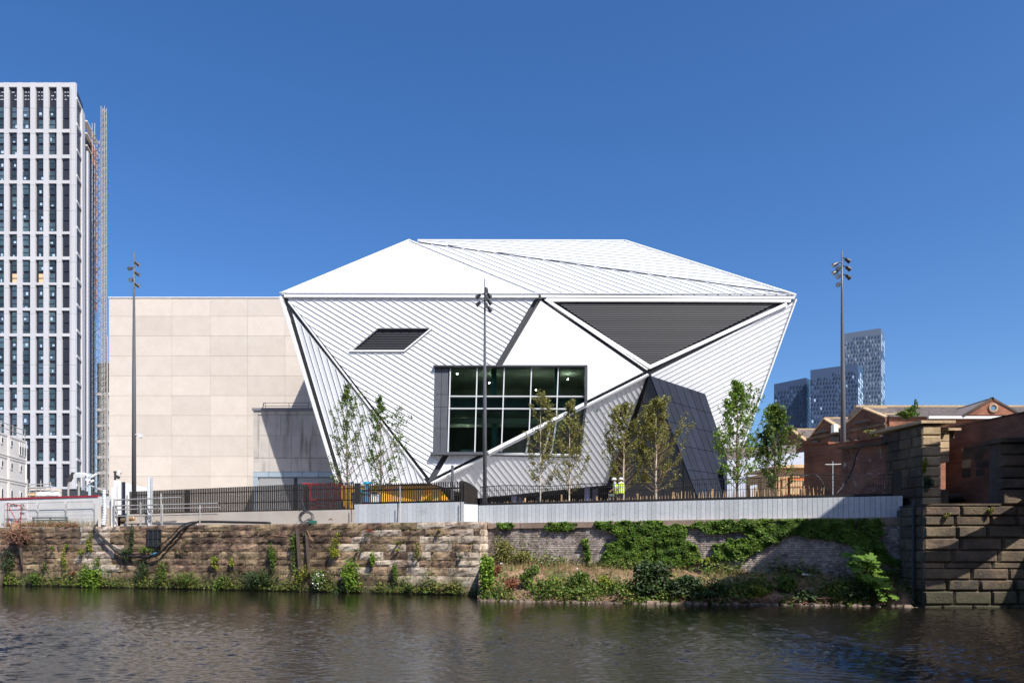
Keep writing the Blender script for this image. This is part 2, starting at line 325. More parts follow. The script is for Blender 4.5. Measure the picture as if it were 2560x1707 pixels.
plT1 = plane(vA, vM, vR1); plT2 = plane(vM, vB, vR1); plT3 = plane(P(1040, 604, 72.2), vR2, vB)
def area2(p): return sum(p[i][0] * p[(i + 1) % len(p)][1] - p[(i + 1) % len(p)][0] * p[i][1] for i in range(len(p))) / 2
def clip(poly, a, b, keep_left=True, off=0.):     # half-plane left of a->b, shifted inwards by off
    if len(poly) < 3: return []
    ex, ey = b[0] - a[0], b[1] - a[1]; l = math.hypot(ex, ey); nx, ny = -ey / l, ex / l
    if not keep_left: nx, ny = -nx, -ny
    f = [(p[0] - a[0]) * nx + (p[1] - a[1]) * ny - off for p in poly]; out = []
    for i in range(len(poly)):
        j = (i + 1) % len(poly)
        if f[i] >= 0: out.append(poly[i])
        if (f[i] >= 0) != (f[j] >= 0):
            t = f[i] / (f[i] - f[j]); out.append((poly[i][0] + (poly[j][0] - poly[i][0]) * t, poly[i][1] + (poly[j][1] - poly[i][1]) * t))
    return out if len(out) > 2 and abs(area2(out)) > 1e-4 else []
def subtract(poly, hole):
    if area2(hole) < 0: hole = hole[::-1]
    res = []; cur = poly
    for i in range(len(hole)):
        a, b = hole[i], hole[(i + 1) % len(hole)]
        o = clip(cur, a, b, False)
        if o: res.append(o)
        cur = clip(cur, a, b, True)
        if not cur: break
    return res
class Facet:
    def __init__(s, pl, pix, holes=(), dirpix=None, inset=None):
        s.o, s.n = pl; s.pl = pl
        a, b = onp(*dirpix[0], pl), onp(*dirpix[1], pl)
        s.u = (b - a).normalized(); s.w = s.n.cross(s.u).normalized()
        s.full = s.to2(pix); 
        if area2(s.full) < 0:
            s.full = s.full[::-1]; inset = None if inset is None else [inset[(len(pix) - 2 - i) % len(pix)] for i in range(len(pix))]
        s.holes = [s.to2(h) for h in holes]
        s.p = s.full
        if inset:
            for i, d in enumerate(inset): s.p = clip(s.p, s.full[i], s.full[(i + 1) % len(s.full)], True, d)
    def to2(s, pix):
        r = []
        for x, y in pix:
            v = onp(x, y, s.pl) - s.o; r.append((v.dot(s.u), v.dot(s.w)))
        return r
    def w3(s, p, h=0): return s.o + s.u * p[0] + s.w * p[1] + s.n * h
    def pieces(s, v0, v1, base=None):
        q = base or s.p; q = clip(q, (0, v0), (1, v0), True); q = clip(q, (0, v1), (1, v1), False) if q else []
        L_ = [q] if q else []
        for h in s.holes:
            n = []
            for x in L_: n += subtract(x, h)
            L_ = n
        return L_
    def clad(s, root, name, pitch, mat_, th=.22, fin=.14, fw=.05, skin='cladding_panel'):
        back = MB()
        for q in s.pieces(-1e3, 1e3, s.full): back.prism([s.w3(p, -.34) for p in q], s.n * .06)
        fo = back.build(name, m_groove, root)
        vs = [p[1] for p in s.p]; v = min(vs)
        while v < max(vs):
            for q in s.pieces(v + .006, v + pitch):
                b = MB(); b.prism([s.w3(p, -th) for p in q], s.n * th); q2 = clip(q, (0, v + .006 + fw), (1, v + .006 + fw), False)
                if q2 and min(p[1] for p in q2) < v + .01: b.prism([s.w3(p, -.01) for p in q2], s.n * (fin + .01))
                b.build(skin, mat_, fo)
            v += pitch
        return fo
WU = [(1087, 918), (1463, 918), (1463, 1010), (1217, 1134), (1082, 1134)]
WL = [(1463, 1010), (1447, 1139), (1217, 1134)]
LV = [(945, 820), (1080, 820), (1010, 877), (877, 877)]
ST = .38
f1 = Facet(pl1, [(703, 738), (1350, 738), (1073, 1207)], [WU, LV], [(700, 700), (1000, 880)], [.24, .24, .26])
F1 = f1.clad(TH, 'main_facet', ST, m_white, fin=.055, fw=.04)
f2 = Facet(pl2, [(1350, 740), (1624, 930), (1073, 1207)], [WU], [(1350, 740), (1250, 912)], [.30, .24, .24])
F2 = f2.clad(TH, 'centre_facet', .40, m_white, fin=.05, fw=.03)
f0 = Facet(pl0, [(703, 738), (1073, 1207), (846, 1216)], [], [(735, 770), (862, 1200)], [.2, .0, .50])
F0 = f0.clad(TH, 'left_facet', .45, m_white, fin=.06)
f4 = Facet(pl4, [(1624, 930), (1990, 744), (1806, 1250), (1760, 1250), (1690, 1100), (1628, 946)], [], [(1640, 945), (1984, 770)], [.26, .1, 0, 0, 0, 0])
F4 = f4.clad(TH, 'right_facet', .36, m_white, fin=.045, fw=.03)
f5 = Facet(pl5, [(1073, 1207), (1624, 930), (1520, 1212), (1195, 1245)], [WL], [(1240, 1150), (1312, 1240)], [.26, .12, .02, .02])
F5 = f5.clad(TH, 'undercut_facet', .42, m_white, fin=.038, fw=.02)
t1 = Facet(plT1, [(703, 736), (1350, 736), (1024, 603)], [], [(800, 735), (880, 600)], [.14, .10, .05])
T1 = t1.clad(TH, 'front_roof_facet', .42, m_white, fin=.03)
t2 = Facet(plT2, [(1350, 736), (1990, 740), (1026, 603)], [], [(1024, 603), (1350, 736)], [.14, .03, .12])
T2 = t2.clad(TH, 'middle_roof_facet', .8, m_white, fin=.10, fw=.07)
t3 = Facet(plT3, [(1040, 603), (1562, 604), (1990, 741)], [], [(1300, 620), (1700, 655)], [.1, .1, .05])
T3 = t3.clad(TH, 'rear_roof_facet', 1.5, m_white, fin=.11, fw=.12)
# black louvre triangle
f3 = Facet(pl3, [(1362, 746), (1984, 748), (1624, 924)], [], [(1400, 800), (1700, 800)], [.12, .35, .35])
def louvre(fc, name, pitch, off, parent):
    back = MB(); back.prism([fc.w3(p, off - .25) for p in fc.full], fc.n * .05); fo = back.build(name, m_black, parent)
    vs = [p[1] for p in fc.p]; v = min(vs) + .05
    while v < max(vs):
        b = MB()
        for q in fc.pieces(v, v + pitch * .66): b.prism([fc.w3(p, off - .15) for p in q], fc.n * .15 + Vector((0, 0, .05)))
        if b.v: b.build('louvre_blade', m_lvr, fo)
        v += pitch
    return fo
louvre(f3, 'louvre_triangle', .19, -.1, TH)
fl = Facet(pl1, LV, [], [(900, 850), (1000, 850)]); louvre(fl, 'small_louvre', .20, -.22, TH)
def trims(name, mat_, segs, parent=TH):
    b = MB()
    for (a, c, pl, w_, h_, o_) in segs:
        p0, p1 = onp(*a, pl), onp(*c, pl); n = pl[1]
        b.beam(p0 + n * o_, p1 + n * o_, w_, h_, n)
    return b.build(name, mat_, parent)
trims('louvre_frame', m_trim, [((1366, 750), (1976, 752), pl3, .26, .2, .0), ((1372, 755), (1626, 919), pl3, .26, .2, .0), ((1622, 919), (1966, 761), pl3, .26, .2, .0)])
trims('louvre_frame', m_trim, [((874, 878), (1011, 878), pl1, .10, .12, .10), ((1011, 878), (1081, 820), pl1, .09, .12, .10)])
trims('eave_trim', m_trim, [((712, 742), (1346, 743), pl1, .18, .2, .12), ((1352, 742), (1984, 746), pl3, .16, .2, .06), ((700, 736.5), (1350, 737.5), plT1, .08, .1, .14), ((1350, 737.5), (1984, 739.5), plT2, .08, .1, .14)])
trims('eave_channel', m_groove, [((705, 738.7), (1348, 740), pl1, .12, .1, -.02), ((1352, 740), (1980, 741.2), pl3, .12, .1, -.02)])
trims('edge_trim', m_trim, [((702, 742), (846, 1214), pl0, .16, .3, .04), ((722, 754), (1062, 1196), pl0, .12, .12, .05), ((1988, 748), (1808, 1244), pl4, .12, .3, .05), ((1078, 1208), (1620, 936), pl5, .16, .22, .05), ((703, 736), (1024, 602), plT1, .14, .2, .05)])
trims('ridge_trim', m_trim, [((1044, 602.5), (1562, 603), plT3, .25, .26, .0), ((1562, 603), (1988, 739), plT3, .25, .26, .0)])
trims('edge_trim', m_trim, [((1362, 750), (1618, 925), pl2, .10, .1, .09), ((1024, 603), (1350, 737), plT1, .10, .1, .09)])
# shell behind
q = MB()
rl, rlt, rr, rrt = Vector((-17, 98, 5)), Vector((-17, 98, 33)), Vector((26, 98, 5)), Vector((26, 98, 33))
for pts in ([onp(703, 738, pl0), onp(846, 1216, pl0), Vector((-14.6, 61.5, 5)), rl, rlt], [onp(1980, 750, pl4) + Vector((0, 1.5, 0)), onp(1800, 1245, pl4) + Vector((0, 2.5, 0)), rr, rrt],
            [rl, rr, rrt, rlt], [vR1, vR2, rrt, rlt], [vA, vR1, rlt], [vR2, vB, rrt]):
    c = Vector((4, 75, 18)); q.poly([p + (c - p).normalized() * .12 for p in pts])
q.build('rear_shell', m_wht, TH)
# underside, undercroft
q = MB(); b0, b1, b2 = onp(1195, 1246, pl5), onp(1520, 1213, pl5), onp(1078, 1210, pl5)
q.poly([b2 + Vector((0, .35, .1)), b0 + Vector((0, .35, .1)), b1 + Vector((0, .35, .1)), Vector((12, 76, 8.2)), Vector((-8, 76, 8.2)), Vector((-14, 62, 8.2))])
q.build('soffit', m_groove, TH)
boxpart('undercroft_wall', (-12, 75, 5), (14, 75.4, 9), m_dkpanel2, TH)
m_col = mat('blue_column_paint', (.30, .32, .55), rough=.5)
for px, d, r_ in ((1284, 63.5, .25), (1299, 66, .22), (1468, 64.5, .28), (1489, 66.5, .3), (1345, 70, .2)):
    q = MB(); x = xof(px, d); q.tube([(x, d, 5), (x, d, 8.8)], r_, 12); q.build('column', m_col, TH, smooth=False)
q = MB(); x = xof(1131, 58.6); q.tube([(x, 58.6, 5), (x, 58.6, zof(1163, 58.6))], .11, 8); q.build('downpipe', m_slate, TH)
# ochre wall under the prow
q = MB(); q.prism([P(846, 1214, 60.2), P(1095, 1214, 60.2), P(1128, 1256, 60.2), P(1140, 1300, 60.2), P(870, 1300, 60.2)], (0, .4, 0)); q.build('ochre_base_wall', m_yellow, TH)
# big window: upper glazing in the facade plane, lower triangle following the undercut facet
plW = plane(onp(1217, 1134, pl1), onp(1463, 1010, pl2), onp(1275, 918, pl2))
m_gl = glass('window_glass', (.74, .84, .80))
win = MB(); win.prism([onp(x, y, plW) - plW[1] * .18 for x, y in [(1127, 920), (1461, 920), (1462, 1011), (1219, 1132), (1120, 1132)]], -plW[1] * .03)
m_mul = mat('window_bar_paint', (.62, .64, .66), rough=.4)
WIN = win.build('window', m_gl, TH)
q = MB(); q.prism([onp(x, y, pl5) - pl5[1] * .1 for x, y in [(1462, 1011), (1446, 1137), (1219, 1133)]], -pl5[1] * .03); q.build('window', m_gl, TH)
fr = [((1126, 922), (1120, 1132)), ((1193, 920), (1187, 1133)), ((1261, 920), (1254, 1116)), ((1329, 920), (1323, 1080)), ((1396, 920), (1391, 1044))]
for a, c in fr: trims('mullion', m_mul, [(a, c, plW, .085, .3, -.05)], WIN)
for a, c in [((1122, 990.5), (1462, 991)), ((1121, 1021), (1440, 1022)), ((1120, 1131.5), (1222, 1131.5))]: trims('transom', m_mul, [(a, c, plW, .08, .26, -.05)], WIN)
trims('diagonal_mullion', m_trim, [((1219, 1133), (1462, 1010), plW, .24, .4, .06)], WIN)
for a, c in [((1258, 1112), (1252, 1128)), ((1323, 1080), (1315, 1132)), ((1391, 1048), (1377, 1134)), ((1377, 1065), (1359, 1130))]: trims('mullion', m_mul, [(a, c, pl5, .12, .2, 0)], WIN)
trims('transom', m_mul, [((1222, 1133), (1447, 1138), pl5, .14, .2, 0)], WIN)
trims('window_surround', m_groove, [((1084, 917.5), (1466, 917.5), plW, .12, .7, .0), ((1464.5, 916), (1464, 1012), plW, .22, .7, .0)])
trims('window_surround', m_slate, [((1464, 1012), (1449, 1140), pl5, .2, .12, -.04)])
trims('window_sill', m_slate, [((1078, 1135.5), (1222, 1135.5), plW, .22, .8, .12), ((1222, 1136.5), (1449, 1141.5), pl5, .2, .16, -.04)])
for i in range(2):
    for j, (y0, y1) in enumerate(((919.5, 986), (986, 1017), (1017, 1071), (1071, 1132))):
        xa = 1086.5 + 17.6 * i; s0 = -(y0 - 918) / 216 * 4; s1 = -(y1 - 918) / 216 * 4
        q = MB(); q.prism([onp(x, y, plW) - plW[1] * .1 for x, y in ((xa + .4 + s0, y0 + .4), (xa + 17 + s0, y0 + .4), (xa + 17 + s1, y1 - .4), (xa + .4 + s1, y1 - .4))], plW[1] * .12); q.build('side_panel', m_slate, TH)
q = MB(); q.prism([onp(x, y, plW) - plW[1] * .14 for x, y in ((1085, 918), (1126, 918), (1121, 1134), (1081, 1134))], -plW[1] * .05); q.build('side_panel_backing', m_groove, TH)
# room behind the glass
m_room = mat('interior_wall', (.46, .52, .45), (.26, .31, .26), .5, .8); m_ceil = mat('interior_ceiling', (.40, .47, .42), rough=.8); m_teal = mat('teal_column', (.08, .28, .24), rough=.5)
x0, x1 = -5.9, 7.2
q = MB(); q.box((x0, 69, 9), (x1, 69.2, 18.5)); q.box((x0 - .2, 60.3, 9), (x0, 69.2, 18.5)); q.box((x1, 64.5, 9), (x1 + .2, 69.2, 14)); q.box((x1, 60.9, 14), (x1 + .2, 69.2, 18.5)); q.build('interior_wall', m_room, TH)
boxpart('interior_ceiling', (x0, 60.1, 17.9), (x1, 69, 18.1), m_room, TH)
boxpart('interior_floor', (x0, 60.2, 13.9), (x1, 69, 14.9), m_ceil, TH)
boxpart('spandrel_panel', (x0, 59.95, 14.1), (x1, 60.1, 15.2), mat('spandrel_green', (.10, .17, .14), (.07, .12, .10), .5, .4), TH)
boxpart('interior_floor', (x0, 63.8, 9.6), (x1, 69, 10.2), m_room, TH)
for px in (1235, 1393):
    x = xof(px, 61); boxpart('interior_column', (x - .22, 62.2, 10.2), (x + .22, 62.6, 13.9), m_teal, TH); boxpart('interior_column', (x - .22, 60.8, 14.9), (x + .22, 61.2, 17.9), m_teal, TH)
q = MB(); q.box((x0 + .3, 61.5, 13.3), (x1 - .3, 61.8, 13.75)); q.box((x0 + .3, 64, 13.4), (x1 - .3, 64.2, 13.8)); q.build('ceiling_duct', mat('duct_metal', (.5, .58, .52), rough=.5), TH)
m_white_em = mat('lit_lamp', (.9, .9, .8), rough=.5, emit=(1.0, .95, .8)); m_white_em.node_tree.nodes['Principled BSDF'].inputs['Emission Strength'].default_value = 70
for px, py in ((1143, 934), (1223, 957), (1340, 974), (1420, 948), (1160, 1050), (1290, 1046)):
    p = P(px, py, 63); boxpart('ceiling_lamp', (p.x - .04, 62.9, p.z - .03), (p.x + .04, 63.1, p.z + .03), m_white_em, TH)
p = P(1166, 1118, 61); boxpart('desk', (p.x - .5, 61, 10.2), (p.x + .7, 61.8, 11.0), m_wht, TH)
p = P(1262, 1116, 61.4); boxpart('cardboard_box', (p.x - .3, 61.2, 10.2), (p.x + .25, 61.7, 10.9), m_timber, TH)
boxpart('blue_screen', (0.6, 63, 10.2), (3.9, 63.2, 12.2), mat('navy_board', (.03, .05, .13), rough=.6), TH)
# entrance prism
EN = thing('entrance_canopy', 'dark triangular entrance volume clad in blue black panels, cut into the white hall', 'entrance', (15, 59, 5))
pa, pb = P(1625, 938, 59.3), P(1763, 984, 59.9); pc, pd = P(1762, 1290, 56.4), P(1868, 1290, 60.5)
a2 = P(1518, 1290, 62.5); pd = onp(1868, 1290, plane(pa, pb, pc))
def quadp(a, b, c, d, u, v): return a.lerp(b, u).lerp(d.lerp(c, u), v)     # a b top, d c bottom
rows = [0, .168, .338, .505, .68, .85, 1.0]; n_e = (pb - pa).cross(pc - pa).normalized(); n_e = n_e if n_e.y < 0 else -n_e
q = MB(); q.prism([pa - n_e * .12, pb - n_e * .12, pd - n_e * .12, pc - n_e * .12], -n_e * .2); EB = q.build('sloping_face', m_groove, EN)
for i in range(7):
    for j in range(6):
        u0, u1 = i / 7 + .004, (i + 1) / 7 - .004; v0, v1 = rows[j] + .0018, rows[j + 1] - .0018
        q = MB(); q.prism([quadp(pa, pb, pd, pc, u, v) - n_e * .1 for u, v in ((u0, v0), (u1, v0), (u1, v1), (u0, v1))], n_e * .1); q.build('panel', m_dkpanel, EB)
n_l = (a2 - pa).cross(pc - pa).normalized(); n_l = n_l if n_l.y < 0 else -n_l
q = MB(); q.prism([pa - n_l * .05, a2 - n_l * .05, pc - n_l * .05], -n_l * .2); EL = q.build('recessed_face', m_groove, EN)
fe = Facet((pa, n_l), [(1625, 938), (1518, 1290), (1762, 1290)], [], [(1625, 938), (1628, 1290)])
cols_ = [-4.2, -2.6, -.9, .5, 1.9, 3.4, 5.2]; 
vs = sorted(p[1] for p in fe.full); lo, hi = vs[0], vs[-1]; us = sorted(p[0] for p in fe.full)
k = 5
for i in range(k):
    for j in range(5):
        v0, v1 = lo + (hi - lo) * i / k + .03, lo + (hi - lo) * (i + 1) / k - .03
        u0, u1 = us[0] + (us[-1] - us[0]) * j / 5 + .03, us[0] + (us[-1] - us[0]) * (j + 1) / 5 - .03
        qq = clip(clip(clip(clip(fe.full, (0, v0), (1, v0)), (0, v1), (1, v1), False), (u0, 0), (u0, 1), False), (u1, 0), (u1, 1), True)
        if qq:
            q = MB(); q.prism([fe.w3(p, -.03) for p in qq], fe.n * .05); q.build('panel', m_dkpanel2, EL)
q = MB(); q.beam(pa + Vector((0, -.05, 0)), pc + Vector((0, -.05, 0)), .10, .2, n_e); q.build('corner_fin', m_dkpanel, EN)
q = MB(); q.poly([pa, P(1518, 1290, 62.5), Vector((8.5, 70, 5)), Vector((14, 70, 20))]); q.poly([pb, pd, Vector((22, 70, 5))]); q.build('return_face', m_groove, EN)
# ---------------------------------------------------------------- beige panel-clad box and grey block
BX = thing('concrete_box', 'tall windowless block of beige concrete panels behind the white hall', 'building', (-20, 75, 5))
d = 75.; cx = [273, 336, 430, 526, 619.5, 713, 800]; ry = [745.5, 791, 840, 890, 939.5, 989, 1038.5, 1089, 1141, 1190.5, 1240, 1290]
boxpart('core', (xof(273, d) + .02, d + .0, 5), (xof(810, d), 90, zof(745.5, d) - .05), m_conc, BX)
for i in range(len(cx) - 1):
    for j in range(len(ry) - 1):
        if ry[j] > 1200 and cx[i] > 560: pass
        o = boxpart('concrete_panel', (xof(cx[i], d) + .010, d - .06 + R.uniform(0, .01), zof(ry[j + 1], d) + .010), (xof(cx[i + 1], d) - .010, d + .1, zof(ry[j], d) - .010), m_conc, BX)
boxpart('parapet_capping', (xof(272, d), d - .12, zof(745.5, d)), (xof(810, d), 90, zof(743, d)), m_wht, BX)
GB = thing('loading_block', 'grey concrete loading block with roller shutters beside the white hall', 'building', (-20, 66, 5))
d = 65.
boxpart('core', (xof(633, d) + .02, d + .12, 5), (xof(880, d), 72, zof(1022, d)), m_conc2, GB)
for (x0_, x1_, y0_, y1_, dd) in ((633, 645, 1036, 1144, 0), (645, 700.5, 1036, 1088, .05), (700.5, 729, 1036, 1088, .05), (729, 757, 1036, 1088, .05), (757, 880, 1036, 1088, .05), (645, 672, 1088, 1144, .05), (672, 728, 1088, 1144, .05), (728, 775, 1088, 1144, .05), (775, 880, 1088, 1144, .05),
                                 (633, 672.5, 1144.5, 1179, 0), (672.5, 728, 1144.5, 1179, 0), (728, 775, 1144.5, 1179, 0), (775, 880, 1144.5, 1179, 0), (633, 880, 1026, 1036, 0)):
    boxpart('concrete_panel', (xof(x0_, d) + .012, d + dd, zof(y1_, d) + .012), (xof(x1_, d) - .012, d + .13, zof(y0_, d) - .012), m_conc2, GB)
boxpart('coping', (xof(631, d), d - .12, zof(1026, d)), (xof(880, d), 72, zof(1020, d)), mat('coping_metal', (.20, .20, .22), rough=.5), GB)
m_lint = mat('pale_blue_steel', (.42, .50, .56), (.36, .44, .50), 1.2, .45, metal=.2, rnd=.06)
for a, c in ((633, 672), (672.5, 708), (708.5, 757), (757.5, 796), (796.5, 880)): boxpart('lintel_panel', (xof(a, d) + .01, d - .05, zof(1192, d)), (xof(c, d) - .01, d + .12, zof(1179.5, d)), m_lint, GB)
boxpart('jamb', (xof(633, d), d - .03, 5), (xof(645, d), d + .1, zof(1192.5, d)), m_lint, GB)
boxpart('jamb', (xof(735.5, d), d - .03, 5), (xof(742.5, d), d + .14, zof(1193, d)), m_groove, GB)
m_shut = mat('shutter_slat', (.40, .40, .40), rough=.5, rnd=.05)
for a, c in ((648, 735), (743, 833)):
    sh = boxpart('roller_shutter', (xof(a, d), d + .09, 5), (xof(c, d), d + .12, zof(1192.5, d)), m_groove, GB)
    z = 5.02; zt = zof(1193.5, d); me = MB(); me.box((0, 0, 0), (xof(c, d) - xof(a, d), .05, .085)); me = me.mesh('shutter_slat', m_shut)
    while z < zt - .1: inst('shutter_slat', me, sh, (xof(a, d), d + .03, z)); z += .105
q = MB()
zb = zof(1020, d)
for x in (655, 661, 720, 768): q.tube([(xof(x, d), d + .3, zb), (xof(x, d), d + .3, zof(1005, d))], .022, 5)
q.tube([(xof(652, d), d + .3, zb), (xof(658, d), d + .3, zof(1005, d))], .022, 5)
for y in (1005, 1013, 1018): q.tube([(xof(656, d), d + .3, zof(y, d)), (xof(770, d), d + .3, zof(y, d))], .022, 5)
q.build('guard_rail', m_char, GB)

trims('ridge_channel', m_groove, [((1046, 608), (1985, 738), plT2, .06, .1, .08)])
# unseen tall blocks added behind the photographer to darken the big window's reflection
NBK = thing('reflection_block', 'unseen dark block behind the camera, added to darken the reflection in the big window', 'building', (0, -70, 1))
m_nb = mat('reflection_block_dark', (.10, .08, .065), (.07, .055, .045), .2, .9)
q = MB(); q.box((-70, -85, 0), (-12, -68, 66)); q.box((-12, -88, 0), (24, -72, 82)); q.box((24, -84, 0), (60, -66, 58)); q.build('wall', m_nb, NBK)
q = MB()
for x in range(-66, 58, 4):
    y0_ = -68 if x < -12 else (-72 if x < 24 else -66)
    for z in range(4, 36, 3): q.box((x, y0_, z), (x + 1.6, y0_ + .06, z + 1.6))
tag(q.build('windows', m_dkpanel, NBK), kind='stuff')
# ---------------------------------------------------------------- left river wall, stone by stone
def stone_meshes(n, m, nx=5, nz=3, amp=.06, margin=0, rs=3):
    out = []; rr_ = random.Random(rs)
    for k in range(n):
        v = []; f = []
        sx, sz = rr_.uniform(0, 50), rr_.uniform(0, 50)
        for j in range(nz + 1):
            for i in range(nx + 1):
                u, w_ = i / nx, j / nz; edge = i in (0, nx) or j in (0, nz)
                dy = noise.noise(Vector((u * 2.4 + sx, 0, w_ * 1.6 + sz))) * amp * 1.3 + rr_.uniform(-.25, .25) * amp
                if edge: dy = rr_.uniform(.012, .05) if not margin else .035
                elif margin: dy = -abs(dy) - amp * .5
                uu = u + (rr_.uniform(-.012, .012) if not margin else 0); ww = w_ + (rr_.uniform(-.03, .03) if not margin else 0)
                if margin:
                    uu = (0, .06, .35, .65, .94, 1)[i] if nx == 5 else u; ww = (0, .14, .86, 1)[j] if nz == 3 else w_
                v.append((min(max(uu, .004), .996), dy, min(max(ww, .012), .988)))
        for j in range(nz):
            for i in range(nx):
                a = j * (nx + 1) + i; f.append((a, a + 1, a + nx + 2, a + nx + 1))
        ring = [i for i in range(nx + 1)] + [(nx + 1) * (j + 1) + nx for j in range(nz)] + [nz * (nx + 1) + i for i in range(nx - 1, -1, -1)] + [(nx + 1) * j for j in range(nz - 1, 0, -1)]
        b = len(v)
        for r in ring: v.append((v[r][0], .3, v[r][2]))
        for i in range(len(ring)): f.append((ring[i], b + i, b + (i + 1) % len(ring), ring[(i + 1) % len(ring)]))
        me = bpy.data.meshes.new('stone'); me.from_pydata(v, [], f); me.materials.append(m); out.append(me)
    return out
sm_a = stone_meshes(12, m_stone, amp=.045); sm_p = stone_meshes(6, m_stone_pale, amp=.05, rs=5)
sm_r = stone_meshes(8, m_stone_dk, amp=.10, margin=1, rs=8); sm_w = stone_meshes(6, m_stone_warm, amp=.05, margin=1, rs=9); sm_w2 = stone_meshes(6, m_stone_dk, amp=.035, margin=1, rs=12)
def courses(root, p0, dirv, L, zs, lmin, lmax, meshes, name='stone', jit=.03, gap=.012, pick=None, rr_=R, depth=1.):
    """dirv runs left to right as seen, so the face looks to the right-hand normal (towards the viewer)"""
    dirv = Vector(dirv).normalized(); ang = math.atan2(dirv.y, dirv.x)
    nout = Vector((dirv.y, -dirv.x, 0))
    for i in range(len(zs) - 1):
        z1, z0 = zs[i], zs[i + 1]; s_ = -(rr_.uniform(0, .6) if i % 2 else 0) * lmin
        while s_ < L - .05:
            l = rr_.uniform(lmin, lmax)
            a = max(s_, 0); b = min(s_ + l, L)
            if L - b < .3 * lmin: b = L; l = L - s_
            if b - a > .12:
                me = rr_.choice(meshes) if pick is None else pick(i, a, rr_)
                w_ = Vector(p0) + dirv * (a + gap / 2) + nout * rr_.uniform(-jit, jit); w_.z = z0 + gap / 2
                inst(name, me, root, w_, (b - a - gap, depth, z1 - z0 - gap), (0, 0, ang))
            s_ += l
cA, cB = Vector((-39.5, 52.39, 0)), Vector((-1.80, 40.0, 0)); LD = (cB - cA).normalized(); LL = (cB - cA).length; LN = Vector((LD.y, -LD.x, 0))
RW = thing('river_wall', 'long weathered sandstone river wall with plants in its joints, left of the corner', 'wall', (-20, 46.5, 0))
q = MB(); q.prism([cA - LN * .06, cB - LN * .06, cB - LN * .9 + LD * -.1, cA - LN * 1.6], (0, 0, 4.08)); q.build('wall_core', m_mortar, RW)
zs = [4.12, 3.72, 3.33, 2.91, 2.44, 1.96, 1.56, 1.07, .43, -.2]
def pick_l(i, a, r): return r.choice(sm_p) if (a > LL - 9 and r.random() < .55) or (abs(a - 11.5) < 1.6 and r.random() < .9) else r.choice(sm_a)
courses(RW, cA, LD, LL, zs[:2], 1.4, 2.4, sm_a, pick=pick_l, jit=.05, name='coping_stone')
courses(RW, cA, LD, LL, zs[1:], 1.0, 1.9, sm_a, pick=pick_l, jit=.028)
# quoin return at the corner
cC = Vector((-1.12, 41.3, 0)); courses(RW, cB + Vector((.0, .02, 0)), cC - cB, (cC - cB).length + 1.2, zs, .5, .95, sm_p, jit=.02)
q = MB(); q.prism([cB + Vector((-.3, .25, 0)), cC + Vector((-.3, .2, 0)), cC + Vector((-1.5, .6, 0))], (0, 0, 4.05)); q.build('wall_core', m_mortar, RW)
# ---------------------------------------------------------------- brick river wall to the right
BWT = thing('brick_wall', 'grey weathered brick river wall half covered in ivy under the galvanised parapet', 'wall', (8.5, 37, 0))
rA, rB = Vector((-1.35, 40.88, 0)), Vector((18.55, 33.61, 0)); RD = (rB - rA).normalized(); RL = (rB - rA).length; RN = Vector((RD.y, -RD.x, 0))
q = MB(); q.prism([rA - RN * .03, rB - RN * .03, rB - RN * .7, rA - RN * .7], (0, 0, 4.0)); q.build('wall_core', m_mortar_lt, BWT)
q = MB(); z = .6; row = 0
while z < 3.72:
    s_ = -.08 * (row % 2); 
    while s_ < RL:
        l = .155 if row % 4 else .30
        a = max(s_, 0); b = min(s_ + l - .018, RL); jo = R.uniform(-.012, .02); c = rA + RD * a + RN * jo; e = rA + RD * b + RN * jo
        if b > a and R.random() > .006:
            i0 = len(q.v); zz = z + .082
            q.v += [(c.x, c.y, z), (e.x, e.y, z), (e.x, e.y, zz), (c.x, c.y, zz)] + [(p.x - RN.x * .04, p.y - RN.y * .04, h) for p, h in ((c, z), (e, z), (e, zz), (c, zz))]
            for f_ in ((0, 1, 2, 3), (4, 5, 1, 0), (3, 2, 6, 7), (4, 0, 3, 7), (1, 5, 6, 2)): q.f.append(tuple(i0 + k for k in f_)); q.m.append(0)
        s_ += l
    z += .102; row += 1
tag(q.build('brickwork', m_brick_gry, BWT, fix=False), kind='stuff')
m_cope = mat('coping_sandstone', (.34, .25, .19), (.24, .17, .13), 1.2, .9, bump=.5, bscale=8, rnd=.15)
me = MB(); me.box((0, 0, 0), (1, .5, 1)); me = me.mesh('coping_stone', m_cope); s_ = 0
while s_ < RL - .2:
    l = min(R.uniform(1.3, 2.2), RL - s_); c = rA + RD * (s_ + .008) + RN * (.10 + R.uniform(-.02, .02)); c.z = 3.74 + R.uniform(-.005, .01)
    inst('coping_stone', me, BWT, c, (l - .016, .9, .30 if s_ < 9 else .34), (0, 0, math.atan2(RD.y, RD.x))); s_ += l
# ---------------------------------------------------------------- galvanised parapets, plinth, slat fences
def wpt(px, off, left=True):      # point on plan, 'off' metres behind the face of the wall
    if left: d_ = wl(px); p = Vector((xof(px, d_), d_, 0)); return p - LN * off
    d_ = wr(px); p = Vector((xof(px, d_), d_, 0)); return p - RN * off
def panel_run(root, name, p0, p1, z0, z1, wid, m, gap=.014, th=.05, zf=None):
    dv = p1 - p0; L_ = dv.length; n = max(1, round(L_ / wid)); dv.normalize(); ang = math.atan2(dv.y, dv.x)
    me = MB(); me.box((0, 0, 0), (L_ / n - gap, th, 1)); me = me.mesh(name, m)
    for i in range(n):
        c = p0 + dv * (L_ * i / n + gap / 2) + Vector((-dv.y, dv.x, 0)) * R.uniform(0, .008); zz0 = z0; c.z = zz0
        inst(name, me, root, c, (1, 1, z1 - z0), (0, 0, ang))
GP = thing('parapet', 'galvanised steel panel parapet on the stone wall left of the corner', 'parapet', (-6, 42, 4.1))
